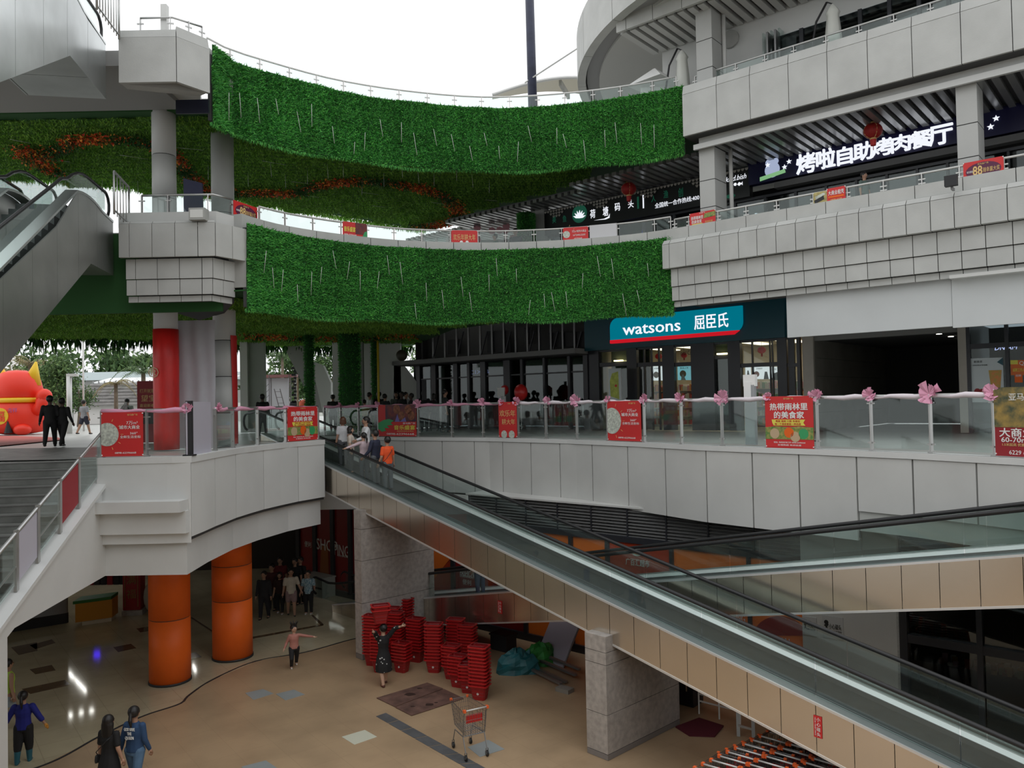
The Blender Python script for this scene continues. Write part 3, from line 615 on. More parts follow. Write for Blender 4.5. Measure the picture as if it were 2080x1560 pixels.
turf_wall('turf_wall', 'lower curved wall of green artificial turf mats hanging on the bridge', ARC2, 3.72, 6.0, 5, 14)
# short return panels at the ends of the upper wall (green strip beside the corner block)
ret = PL([onZ(424, 92, 10.42)[:2], ARC3.p[0][:2]])
def inside(x, y, poly):
    c = False; n = len(poly)
    for i in range(n):
        x1_, y1_ = poly[i]; x2_, y2_ = poly[(i+1) % n]
        if (y1_ > y) != (y2_ > y) and x < (x2_-x1_)*(y-y1_)/(y2_-y1_)+x1_: c = not c
    return c
def turf_soffit(name, label, arc, z, sz, ya, lv, length=.11, n=1500):
    poly = bpoly(arc, lv, ya); nb = len(BACK[lv]); polyx = poly[:-nb]+[(x-.3, y+1.2) for x, y in poly[-nb:]]
    vs = turf_variants('soffit_mat', sz*1.05, sz*1.05, n, length, .045, M_turf2, True, .045)
    t = thing(name, label, 'turf ceiling', (-5, 26, z)); k = 0
    nx = int(24/sz); ny = int(22/sz)
    for i in range(nx):
        for j in range(ny):
            x, y = -20+i*sz, 18+j*sz; cx, cy = x+sz/2, y+sz/2; cnt = sum(inside(cx+a*sz*.42, cy+b_*sz*.42, poly) for a in (-1, 1) for b_ in (-1, 1)); cnt *= all(inside(cx+a*sz*.52, cy+b_*sz*.52, polyx) for a in (-1, 1) for b_ in (-1, 1))
            if cnt < 2 or k >= 299: continue
            o = bpy.data.objects.new('soffit_mat', random.choice(vs)); COL.objects.link(o); o.parent = t
            o.matrix_basis = WM[t.name].inverted() @ Matrix.Translation(V((x, y, z+random.uniform(-.02, .02)))); k += 1
    b = B(); vv = []; ff = []; R_ = np.random.default_rng(5)
    bk = PL(BACK[lv][1:]); 
    for i in range(int(bk.L*220)):
        s_ = R_.uniform(0, bk.L); p = bk.at(s_, R_.uniform(-.5, .1), z+R_.uniform(-.02, .1)); l = R_.uniform(.06, .2); k2 = len(vv)
        vv += [p+V((-.02, 0, 0)), p+V((.02, .01, 0)), p+V((R_.uniform(-.08, .08), 0, -l))]; ff.append((k2, k2+1, k2+2))
    b.add(vv, ff); o = obj('hem', b, M_turf2, t); o['kind'] = 'stuff'
    b = B(); pts = [tuple(p[:2]) for p in arc.p]; b.prism(poly, z+.02, z+.06); obj('backing', b, M_base, t)
    return t
turf_soffit('turf_ceiling', 'green artificial turf under the upper bridge with a garland across it', ARC3, ZS3, 1.15, 22.2, 3, n=900)
turf_soffit('turf_ceiling', 'dark green artificial turf under the lower bridge above the plaza', ARC2, ZS2, 1.3, 20.8, 2, n=900)
t = obj('turf_front', B().box(-30, 20.7, 3.7, -7.6, 20.8, 5.8), M_base, None, **ST)
# garland on the upper ceiling
M_flr = leafmat('garland_flowers', (.45, .03, .02), (.75, .12, .03), (.85, .42, .06)); M_fern = leafmat('fern_leaves', (.01, .035, .01), (.02, .08, .015), (.05, .14, .03))
def garland(name, label, pts, z, wd=.34, n=420, drop=.4):
    pl = PL([onZ(x, y, z)[:2] for x, y in pts]).smooth(4); b = B(); R_ = np.random.default_rng(len(pts)); vv = []; ff = []; mm = []
    for i in range(int(pl.L*n)):
        s_ = R_.uniform(0, pl.L); c = R_.random(); p = pl.at(s_, R_.normal(0, wd*.5), z-R_.uniform(0, .22)); k = len(vv)
        fl = math.sin(s_*1.9)+R_.normal(0, .7) > -.2 and c < .7; sz = .075 if fl else .07; dr = V((R_.normal(0, 1), R_.normal(0, 1), -R_.uniform(.2, 1.5))).normalized()*(sz*(1 if fl else R_.uniform(1, 3)))
        sd = V((R_.normal(), R_.normal(), R_.normal()*.3)).normalized()*sz*(.7 if fl else .3); vv += [p-sd, p+sd, p+dr]; ff.append((k, k+1, k+2)); mm.append(0 if fl else 1)
    for k0 in range(int(pl.L/1.6)):       # drooping fern sprays
        s_ = (k0+.5)*1.6+R_.uniform(-.4, .4); c0 = pl.at(min(s_, pl.L-.01), 0, z-.08)
        for j in range(16):
            a = R_.uniform(0, 6.28); r_ = R_.uniform(.1, .32); p = c0+V((math.cos(a)*r_*.4, math.sin(a)*r_*.4, 0)); q = c0+V((math.cos(a)*r_, math.sin(a)*r_, -R_.uniform(.15, drop))); k = len(vv); vv += [p+V((-.02, 0, 0)), p+V((.02, 0, 0)), q]; ff.append((k, k+1, k+2)); mm.append(1)
    b.add(vv, ff); b.m = mm; o = obj(name, b, [M_flr, M_fern], None, label=label, category='garland', kind='stuff'); return o
garland('flower_garland', 'long red and orange flower garland curving across the upper turf ceiling', ((45, 292), (75, 315), (120, 296), (150, 278), (210, 275), (300, 283), (352, 312), (395, 362), (435, 386), (530, 386), (590, 388), (650, 372), (720, 362), (790, 366), (860, 378), (912, 402), (930, 432), (895, 452), (830, 455)), ZS3-.12)
garland('flower_garland', 'short red flower garland with a long drooping fern tip above the escalator', ((45, 303), (70, 320), (92, 335), (128, 348)), ZS3-.12, drop=.7)
garland('vine_garland', 'dark leafy garland with pale blossoms under the rear of the lower bridge', ((500, 676), (600, 682), (700, 684), (800, 680), (838, 678)), ZS2-.1, .6, 150)
# hanging pointed leaves along the rear of the lower bridge
bk = PL(BACK[2][1:]); b = B(); R_ = np.random.default_rng(9); vv = []; ff = []
for i in range(150):
    s_ = R_.uniform(0, bk.L); c0 = bk.at(s_, R_.uniform(-.1, .8), ZS2-.02); big = R_.uniform(.7, 1.8)
    for j in range(9):
        a = R_.uniform(0, 6.28); q = c0+V((math.cos(a)*.16, math.sin(a)*.1, -R_.uniform(.18, .5)*big)); k = len(vv); m_ = (c0+q)/2+V((math.cos(a)*.06, 0, .02)); vv += [c0, m_+V((-.035, 0, 0)), q, m_+V((.035, 0, 0))]; ff.append((k, k+1, k+2, k+3))
b.add(vv, ff); obj('hanging_leaves', b, M_fern, None, label='fringe of dark pointed leaves hanging along the rear edge of the lower bridge', category='leaves', kind='stuff')
# white light sticks hung on the turf
M_stick = mat('white_light_stick', (.62, .64, .60), .4)
SG = 'thin white light sticks hung on the artificial turf'
NUMW = 'first second third fourth fifth sixth seventh eighth ninth tenth eleventh twelfth thirteenth fourteenth fifteenth sixteenth seventeenth eighteenth nineteenth twentieth'.split(); NUMW += ['twenty-'+x for x in NUMW[:9]]+['thirtieth']
SC = {}
NUMW = 'first second third fourth fifth sixth seventh eighth ninth tenth eleventh twelfth thirteenth fourteenth fifteenth sixteenth seventeenth eighteenth nineteenth twentieth'.split(); NUMW += ['twenty-'+x for x in NUMW[:9]]+['thirtieth']
SC = {}
def stick(p, q, lab):
    SC[lab] = SC.get(lab, 0)+1; lab = lab+', '+NUMW[SC[lab]-1]+' from the left'
    obj('light_stick', B().cyl(p, q, .007, n=5), M_stick, None, True, label=lab, category='light stick', group=SG)
for k in range(26):
    s_ = .7+k*(ARC3.L-1.0)/26+random.uniform(-.15, .15); z = random.uniform(8.5, 9.3); p = ARC3.at(s_, .18, z); stick(p, p+V((random.uniform(-.12, .05), 0, random.uniform(.35, .75))), 'upright white light stick on the upper turf wall')
for k in range(30):
    s_ = .4+k*(ARC2.L-.6)/30+random.uniform(-.15, .15); z = random.uniform(3.7, 5.2); p = ARC2.at(s_, .18, z); stick(p, p+V((random.uniform(-.1, .1), 0, random.uniform(.35, .7))), 'upright white light stick on the lower turf wall')
for k in range(22):
    x = 200+k*38+random.uniform(-10, 10); p = onZ(min(x, 1000), random.uniform(330, 372), ZS3-.06)
    if p.y < 20.5: continue
    stick(p, p+V((random.uniform(-.05, .05), 0, -.5)), 'white light stick hanging down from the upper turf ceiling')
for (xa1, ya1, xa2, ya2) in ((20, 283, 62, 291), (100, 325, 142, 329), (243, 315, 300, 323), (360, 300, 412, 305), (533, 327, 580, 335), (592, 369, 625, 373), (620, 397, 648, 401), (735, 391, 768, 395), (757, 418, 782, 421), (877, 411, 910, 416), (985, 406, 1010, 408), (845, 380, 870, 383)):
    stick(onZ(xa1, ya1, ZS3-.12), onZ(xa2, ya2, ZS3-.12), 'level white light stick under the upper turf ceiling')
# ================================================================ TRAVELATORS
M_clad = mat('bronze_steel_cladding', (.74, .66, .56), .20, .95, noise=.06, scale=.6, coord='World'); M_belt = mat('belt_rubber', (.04, .045, .043), .6, noise=.2, scale=6)
M_skirt = mat('skirt_steel', (.60, .63, .62), .25, .9); M_trimw = mat('bright_trim', (.8, .8, .8), .3, .6)
def travelator(name, label, T, s0, s1, newel_top, newel_bot, flat=1.5):
    t = thing(name, label, 'travelator', T(s0, .6, -.95))
    def sb(b, sa, sc, pa, pc, za, zc, f=T):
        o = f(sa, pa, za); a = f(sc, pa, za)-o; b.ob(o, a, TP*(pc-pa), (0, 0, zc-za))
    n = max(1, round((s1-s0)/.62)); d = (s1-s0)/n
    for side, (pa, pc) in (('near', (-.22, -.20)), ('far', (1.44, 1.46))):
        for k in range(n): b = B(); sb(b, s0+k*d+.006, s0+(k+1)*d-.006, pa, pc, -1.52, -.74); obj('cladding_panel', b, M_clad, t)
        b = B(); sb(b, s0, s1, pa-.01, pc+.01, -.75, -.71); sb(b, s0, s1, pa-.01, pc+.01, -1.56, -1.52); obj('edge_trim', b, M_trimw, t)
    b = B(); sb(b, s0, s1, -.21, .06, -.73, -.715); obj('decking', b, mat('grey_decking', (.30, .34, .34), .4, .5), t)
    b = B(); sb(b, s0, s1, 1.22, 1.30, -.73, -.715); q4 = [T(s0, 1.14, -.80), T(s1, 1.14, -.80), T(s1, 1.23, -.72), T(s0, 1.23, -.72)]; b.ext(q4, (0, 0, -.02)); obj('decking', b, mat('sky_sheen_decking', (.78, .80, .79), .35, .25), t)  # far decking whitened to stand in for the sky it mirrors
    b = B(); sb(b, s0, s1, .09, .11, -.89, -.715); obj('skirt', b, M_dsteel, t); 
    b = B(); sb(b, s0, s1, .11, 1.13, -.95, -.88); obj('belt', b, M_belt, t)
    b = B(); sb(b, s0, s1, 1.30, 1.44, -.74, -.725); sb(b, s0, s1, 1.13, 1.15, -.89, -.79); obj('skirt', b, M_dsteel, t)
    b = B(); sb(b, s0, s1, -.2, 1.44, -1.5, -1.4); obj('underside', b, M_dsteel, t)
    m = max(1, round((s1-s0)/2.2)); e = (s1-s0)/m
    for p in (0, 1.24):
        for k in range(m): b = B(); sb(b, s0+k*e+.01, s0+(k+1)*e-.01, p-.006, p+.006, -.71, -.05); obj('glass_pane', b, M_glassd, t)
        pts = [T(s0+(s1-s0)*k/8, p, -.02) for k in range(9)]
        if newel_top:
            q = T(s1, p, -.02); dd = (TD if T is T1 else -TD); pts += [q+dd*.6+V((0, 0, .07)), q+dd*flat]; c = q+dd*flat+V((0, 0, -.3)); pts += [c+dd*.3*math.sin(a)+V((0, 0, .3*math.cos(a))) for a in np.linspace(.4, 3.1, 6)]
        if newel_bot:
            q = T(s0, p, -.02); dd = (-TD if T is T1 else TD); pre = [q+dd*flat+V((0, 0, -.3))+dd*.3*math.sin(a)+V((0, 0, .3*math.cos(a))) for a in np.linspace(3.1, .4, 6)]+[q+dd*flat, q+dd*.6+V((0, 0, -.07))]; pts = pre+pts
            b = B(); o = T(s0, p-.006, -.05); b.ob(o, dd*flat, TP*.012, (0, 0, -.66)); obj('glass_pane', b, M_glassd, t)
        obj('handrail', B().tube(pts, .042, 8), M_rubber, t, True)
    return t
travelator('travelator', 'long inclined moving walkway nearest the viewer, descending from the plaza, riders near its top', T1, -12.5, S_TOP, True, False)
travelator('travelator', 'second moving walkway behind the long one, passing along the supermarket front', T2, -13.2, 16.0, True, True)
W_T1 = Wall(T1(0, -.225), -TD); W_T2 = Wall(T2(0, -.225), -TD)
def warn_label(Wl, x, y, w_, h_, lab):
    a, c, d = Wl.at(x-w_/2, y+h_/2, .004), Wl.at(x+w_/2, y+h_/2, .004), Wl.at(x-w_/2, y-h_/2, .004)
    bd = Board('warning_sticker', lab, 'sticker', a, Wl.u, (0, 0, 1), (c-a).dot(Wl.u), (d-a).z, M_red, th=.003)
    for i, ch in enumerate('小心碰头'): bd.tx(ch, .6, .84-.225*i, .17, M_wtext)
    text('MIND YOUR HEAD', bd.P(.22, .5, .005), (0, 0, -1), bd.u, .10*bd.w, M_wtext, bd.t, bd.h*.8)
warn_label(W_T1, 1662, 1474, 17, 44, 'red warning sticker with white characters on the cladding of the long moving walkway')
warn_label(W_T2, 1016, 1232, 9, 26, 'small red warning sticker on the dark cladding of the second moving walkway')
# ================================================================ STAIRS (left)
SD = V((.15, -.989, 0)).normalized(); SPp = V((-SD.y, SD.x, 0))*-1     # down direction; SPp points to the left
if SPp.x > 0: SPp = -SPp
s0p = V((LEFT.p[0].x-.35, 18.62, 0)); M_step = mat('grey_stair_stone', (.20, .205, .19), .6, noise=.25, scale=3, coord='World')
t = thing('stair_flight', loc=s0p, **ST)
SLP = .39
for k in range(38):
    z = -.15*(k+1); o = s0p+SD*(.385*k)+V((0, 0, z)); obj('step', B().ob(o, SPp*8, SD*.45, (0, 0, .147)), M_step, t)
    if k < 24: b = B().ob(o+V((0, 0, .135))+SD*.435, SPp*8, SD*.03, (0, 0, .018)); obj('nosing', b, M_dsteel, t)
bot = s0p+SD*5.85
side2 = [s0p-SD*.05+V((0, 0, .12)), s0p+SD*14+V((0, 0, .12-SLP*14)), s0p+SD*14+V((0, 0, ZB)), bot+V((0, 0, ZB)), bot+V((0, 0, -2.5)), bot-SD*.25+V((0, 0, -2.42)), s0p-SD*.05+V((0, 0, -2.46))]
obj('stair_side_wall', B().ext(side2, -SPp*.22), M_white, None, **ST)
obj('stair_coping', B().ext([s0p-SD*.05+V((0, 0, .12)), s0p+SD*14+V((0, 0, .12-SLP*14)), s0p+SD*14+V((0, 0, .2-SLP*14)), s0p-SD*.05+V((0, 0, .2))], -SPp*.3), M_white, None, **ST)
obj('wall_under_stair', B().ext([bot+V((0, 0, ZB)), bot+V((0, 0, -2.3)), bot+SPp*9+V((0, 0, -2.3)), bot+SPp*9+V((0, 0, ZB))], SD*.05), M_white, None, **ST)
t = thing('stair_railing', 'glass and steel railing running down beside the wide stair', 'railing', s0p)
def SR(s_, z): return s0p-SPp*.12+SD*s_+V((0, 0, z-SLP*s_))
def spx_(px): return min((abs(proj(SR(k*.02, .7))[0]-px), k*.02) for k in range(-30, 500))[1]
pp = [-.3]+[spx_(x) for x in (160, 122, 77, 33, -30)]+[7.6]
for i, s_ in enumerate(pp): b = B(); b.bar(SR(s_, .18), SR(s_, 1.22), .05, .09, SD); obj('post', b, M_steel, t)
for i, (a, c) in enumerate(zip(pp, pp[1:])):
    m_ = {1: M_dred, 3: mat('pale_lilac_board', (.50, .48, .55), .5)}.get(i, M_glassd)
    b = B().ext([SR(a+.06, .32), SR(c-.06, .32), SR(c-.06, 1.12), SR(a+.06, 1.12)], -SPp*.012); o = obj('banner_panel' if i in (1, 3) else 'glass_pane', b, m_, t)
    if i == 1: o['label'] = 'dark red banner filling one bay of the stair railing'
    if i == 3: o['label'] = 'blank pale lilac board filling one bay of the stair railing'
    if i in (2, 4, 5): obj('mid_rail', B().tube([SR(a, .62), SR(c, .62)], .022, 6), M_steel, t)
obj('handrail', B().tube([SR(-.3, 1.17), SR(0, 1.17), SR(7.6, 1.17)], .03, 8), M_steel, t, True)
# ================================================================ ESCALATORS (left, one above the other)
M_esc = mat('dull_steel_cladding', (.42, .43, .41), .36, .75, noise=.15, scale=.9, coord='World'); M_esc2 = mat('bright_steel_cladding', (.62, .65, .65), .30, .7, noise=.2, scale=.7, coord='World')
def escalator(name, label, knee, zland, down, width, run, mc, th=1.32, land=1.75, hh=.95, steps=True, npan=1.3, under=True):
    """knee: right-hand lower corner where the flat upper end meets the slope; down: horizontal unit vector downhill"""
    dn = V((down[0], down[1], 0)).normalized(); lf = V((dn.y, -dn.x, 0))
    if lf.x > 0: lf = -lf
    t = thing(name, label, 'escalator', (knee[0], knee[1], zland)); K = V(knee); sl = .577
    def q(s_, z, p=0): return V((K.x, K.y, 0))+dn*s_+lf*p+V((0, 0, z))
    def zb(s_): return K.z-sl*max(0, s_)
    def zt(s_):
        if s_ < -.9: return zland+.18
        if s_ > .9: return zland+.34-sl*(s_-.2)
        return zland+.18+.22*math.cos((s_-.1)*1.1)-.05
    k = -land
    edges = list(np.arange(-land, run, npan))+[run]
    for side, p0_, dx in (('r', 0, .03), ('l', width, .03)):
        for a, c in zip(edges, edges[1:]):
            ss = sorted(set([a+.006, c-.006]+[x for x in (-.9, -.6, -.3, 0, .3, .6, .9) if a < x < c])); poly = [q(s_, zb(s_), p0_) for s_ in ss]+[q(s_, zt(s_)-.06, p0_) for s_ in ss[::-1]]
            obj('cladding_panel', B().ext(poly, lf*dx), mc, t)
        ss = [-land, -.9, -.6, -.3, 0, .3, .6, .9, run]; b = B()
        for a, c in zip(ss, ss[1:]): b.ext([q(a, zt(a)-.06, p0_-.01), q(c, zt(c)-.06, p0_-.01), q(c, zt(c), p0_-.01), q(a, zt(a), p0_-.01)], lf*(.26 if side == 'r' else -.26)+lf*0)
        obj('decking', b, M_skirt, t)
    for a, c in zip(edges, edges[1:]):
        ss = sorted(set([a+.01, c-.01]+([0] if a < 0 < c else [])))
        for x, y in zip(ss, ss[1:]): obj('underside_panel', B().ext([q(x, zb(x), .03), q(y, zb(y), .03), q(y, zb(y)+.03, .03), q(x, zb(x)+.03, .03)], lf*(width-.06)), mc if under else M_dsteel, t)
    pa, pb = .22, width-.22
    if steps:
        n = int(run/.36)
        for i in range(n): s_ = .3+i*.36; z = zland-.02-.21*i; obj('step', B().ob(q(s_, z-.25, pa+.1), dn*.37, lf*(pb-pa-.2), (0, 0, .25)), mat('escalator_step', (.10, .12, .115), .5, .4), t)
    obj('landing_plate', B().ob(q(-land, zland-.05, pa+.08), dn*(land+.35), lf*(pb-pa-.16), (0, 0, .05)), M_dsteel, t)
    for p_ in (pa, pb):
        def hr(s_): return zland+hh if s_ < -.35 else (zland+hh+.05-sl*(s_-.25) if s_ > .9 else zland+hh-.05*(s_+.35)-.26*max(0, s_+.35)**2*.9)
        ss = [-land-.1]+list(np.arange(-land+.2, run, .35)); pts = [q(s_, hr(s_), p_) for s_ in ss]
        c = q(-land-.1, zland+hh-.33, p_); pts = [c-dn*.33*math.sin(a)+V((0, 0, .33*math.cos(a))) for a in np.linspace(2.9, .3, 6)]+pts
        obj('handrail', B().tube(pts, .038, 8), M_rubber, t, True)
        for a, c in zip(ss[::4], ss[4::4]+[ss[-1]]):
            if c-a < .1: continue
            m_ = (a+c)/2; obj('glass_pane', B().ext([q(a, zt(a), p_), q(m_, zt(m_), p_), q(c, zt(c), p_), q(c, hr(c)-.04, p_), q(m_, hr(m_)-.04, p_), q(a, hr(a)-.04, p_)], lf*.012), M_glassd, t)
    return t
ED = (.19, -.98)
escalator('escalator', 'steel-clad escalator rising to the lower corner block, nearer of the lower pair', (-10.0, 18.75, 4.66), 5.92, ED, 1.7, 8.3, M_esc)
escalator('escalator', 'steel-clad escalator beyond the nearer one of the lower pair', (-12.0, 18.35, 4.66), 5.92, ED, 1.7, 8.3, M_esc)
escalator('escalator', 'bright steel-clad escalator high above the stair, rising to the upper corner block', (-9.35, 16.75, 8.78), 10.0, ED, 1.75, 7.3, M_esc2, th=1.4, land=2.45)
# ================================================================ RAILINGS
M_pink = mat('pink_tulle', (.75, .36, .50), .8); M_pinkw = mat('white_tulle', (.75, .68, .72), .8)
YL = yF+.1
LR = PL([(LEFT.p[0].x+.02, YL), (LEFT.p[1].x-.05, YL)])
RA = rail('glass_railing', 'short straight glass railing on top of the white wall beside the stair', LR, KZ, 1.13, (206, 298, 385), m=M_steel, gm=M_glass)
LC = PL([LEFT.at(d, -.12)[:2] for d in LEFT.c[1:]])
RB = rail('glass_railing', 'curved glass railing on the plaza edge left of the moving walkway', LC, KZ, 1.13, (436, 472, 522, 579, 645), m=M_steel, gm=M_glass)
RC_ = PL([RIGHT.at(d, -.12)[:2] for d in RIGHT.c])
rx = (655, 692, 729, 768, 850, 918, 980, 1017, 1052, 1108, 1170, 1233, 1308, 1383, 1466, 1556, 1657, 1766, 1887, 2018, 2118, 2260)
RCr, RCs = rail('glass_railing', 'long curved glass railing on the plaza edge in front of the shops', RC_, KZR, 1.12, rx, m=M_steel, gm=M_glass, ext1=2.5)
for (pl, xa, xb, lab, m_) in ((LR, 206, 390, 'pink tulle wrapped along the handrail beside the stair', M_pink), (LC, 436, 640, 'pink tulle wrapped along the handrail left of the moving walkway', M_pink), (RC_, 655, 1017, 'pink tulle wrapped along the handrail behind the riders and towards the first tall red banner', M_pink), (RC_, 1052, 2018, 'white and pink tulle wrapped along the handrail in front of the shops', M_pinkw)):
    a, c = pl.spx(xa, 1.1), pl.spx(xb, 1.1); n = max(4, int((c-a)/.25)); zt = 1.13 if pl is not RC_ else 1.12
    obj('tulle_wrap', B().tube([pl.at(a+(c-a)*k/n, 0, zt-.012*(k % 3)) for k in range(n+1)], [.048+.012*math.sin(k*1.3) for k in range(n+1)], 8), m_, None, True, label=lab, category='fabric')
def bow(pl, px, z, sc, lab):
    s_ = pl.spx(px, z); c = pl.at(s_, .03, z); b = B(); R_ = np.random.default_rng(int(px))
    for k in range(26):
        a = R_.uniform(0, 6.28); r = R_.uniform(.07, .17)*sc; n = pl.nrm(s_); tt = V((-n.y, n.x, 0)); q = c+tt*math.cos(a)*r+V((0, 0, math.sin(a)*r*.9+.03))+n*R_.uniform(-.02, .08)
        w_ = (tt*-math.sin(a)+V((0, 0, math.cos(a))))*R_.uniform(.03, .07)*sc; b.add([c, q+w_, q+n*.02, q-w_], [(0, 1, 2), (0, 2, 3)])
    obj('tulle_bow', b, M_pink, None, label=lab, category='bow', group='pink tulle bows on the plaza railing')
for i, (px, sc) in enumerate(((692, .8), (729, .8), (768, .9), (850, 1.1), (918, .8), (980, 1), (1020, .8), (1052, 1), (1113, 1.1), (1172, 1.3), (1236, .8), (1310, 1), (1384, 1), (1470, 1.3), (1560, .8), (1658, 1), (1767, 1), (1887, 1.5), (2014, 1.1))):
    lbs = ['small pink tulle bow on the rail post left of the white-shirted rider', 'small pink tulle bow on the rail post above the rider in white', 'pink tulle bow at the left corner of the music feast banner', 'pink tulle bow at the right corner of the music feast banner', 'small pink tulle bow on the first post right of the music feast banner', 'pink tulle bow in front of the glazed shop with the balloons', 'small pink bow at the left corner of the narrow red banner', 'pink bow at the right corner of the narrow red banner', 'pink tulle bow on the first post right of the narrow red banner', 'large pink tulle bow left of the banner with the round emblem', 'small pink bow at the left corner of the banner with the round emblem', 'pink bow at the right corner of the banner with the round emblem', 'pink tulle bow under the blue window poster', 'large pink tulle bow under the dark shop pillar', 'small pink bow at the left corner of the large food banner', 'pink bow at the right corner of the large food banner', 'pink tulle bow before the empty stone passage', 'largest bright pink bow, on the post before the passage end', 'pink bow at the left corner of the gold and red banner']
    bow(RC_, px, 1.14, sc, lbs[i])
bow(LR, 385, 1.14, .9, 'small pink bow at the end of the rail beside the black stand'); bow(LC, 440, 1.14, .8, 'small pink bow at the start of the curved rail')
# level two
def off_pl(pl, o): return PL([pl.at(min(d, pl.L-.001), o)[:2] for d in pl.c])
R2 = off_pl(ARC2, -.3)
rail('glass_railing', 'curved steel and glass railing on top of the lower green wall', R2, 6.1, 6.68, (526, 579, 635, 692, 745, 800, 857, 914, 970, 1027, 1084, 1140, 1198, 1254, 1329, 1362), post=.035, m=M_wrail, gm=M_glass, hand=.028)
R3 = off_pl(ARC3, -.5)
rail('glass_railing', 'curved steel and glass railing on top of the upper green wall', R3, 10.2, 10.98, (467, 528, 587, 643, 697, 753, 811, 867, 923, 978, 1035, 1091, 1147, 1204, 1260, 1325, 1373), post=.035, m=M_wrail, gm=M_glass, hand=.028, ext0=.8)
FR2 = PL([UNP(uL2, N2+.25, 0)[:2], UNP(U1, N2+.25, 0)[:2]])
rail('glass_railing', 'straight pale railing with glass on the level two edge of the right building', FR2, 6.1, 6.52, (1367, 1400, 1458, 1515, 1578, 1652, 1722, 1794, 1872, 1950, 2040), post=.035, m=M_wrail, gm=M_glass, hand=.028, ext1=2)
FR3 = PL([UNP(uL3, N3+.8, 0)[:2], UNP(U1, N3+.8, 0)[:2]])
rail('glass_railing', 'straight pale railing with glass on the level three edge of the right building', FR3, 10.0, 10.86, (1409, 1437, 1495, 1554, 1613, 1677, 1744, 1814, 1889, 1970), post=.035, m=M_wrail, gm=M_glass, hand=.028, ext1=2)
B2 = PL([(BL2.p[0].x+.35, yb2+.5), (BL2.p[1].x-.25, yb2+.5), (BL2.p[2].x-.35, BL2.p[2].y+.3)])
rail('glass_railing', 'short angled railing on the lower corner block', B2, 5.95, 6.72, (266, 342, 422, 473), post=.04, m=M_steel, gm=M_glass, hand=.03)
B3 = PL([(BL3.p[0].x+.3, yb3+.45), (BL3.p[1].x-.12, yb3+.45), (BL3.p[2].x-.2, BL3.p[2].y+.3)])
rail('steel_railing', 'short angled steel railing on the upper corner block', B3, 10.05, 10.62, (264, 346, 383, 410), post=.03, m=M_steel, hand=.026)
def gate(name, label, p, q, z0, z1, n):
    p, q = V(p), V(q); t = thing(name, label, 'gate', (p.x, p.y, z0)); a = V((p.x, p.y, z0)); c = V((q.x, q.y, z0)); up = V((0, 0, z1-z0))
    for k in range(n+1): x = a.lerp(c, k/n); obj('bar', B().cyl(x, x+up, .025 if k in (0, n) else .012, n=6), M_steel, t, True)
    obj('rail', B().bar(a+up, c+up, .04, .04), M_steel, t); obj('rail', B().bar(a+V((0, 0, .1)), c+V((0, 0, .1)), .03, .03), M_steel, t)
gate('bar_gate', 'narrow steel bar gate at the head of the upper escalator', onY(197, 50, 16.9), onY(242, 80, 18.3), 9.85, 11.1, 8)
gate('bar_gate', 'narrow steel bar gate at the head of the lower escalator', onY(232, 420, 19.0), onY(262, 420, 20.4), 5.9, 6.95, 5)
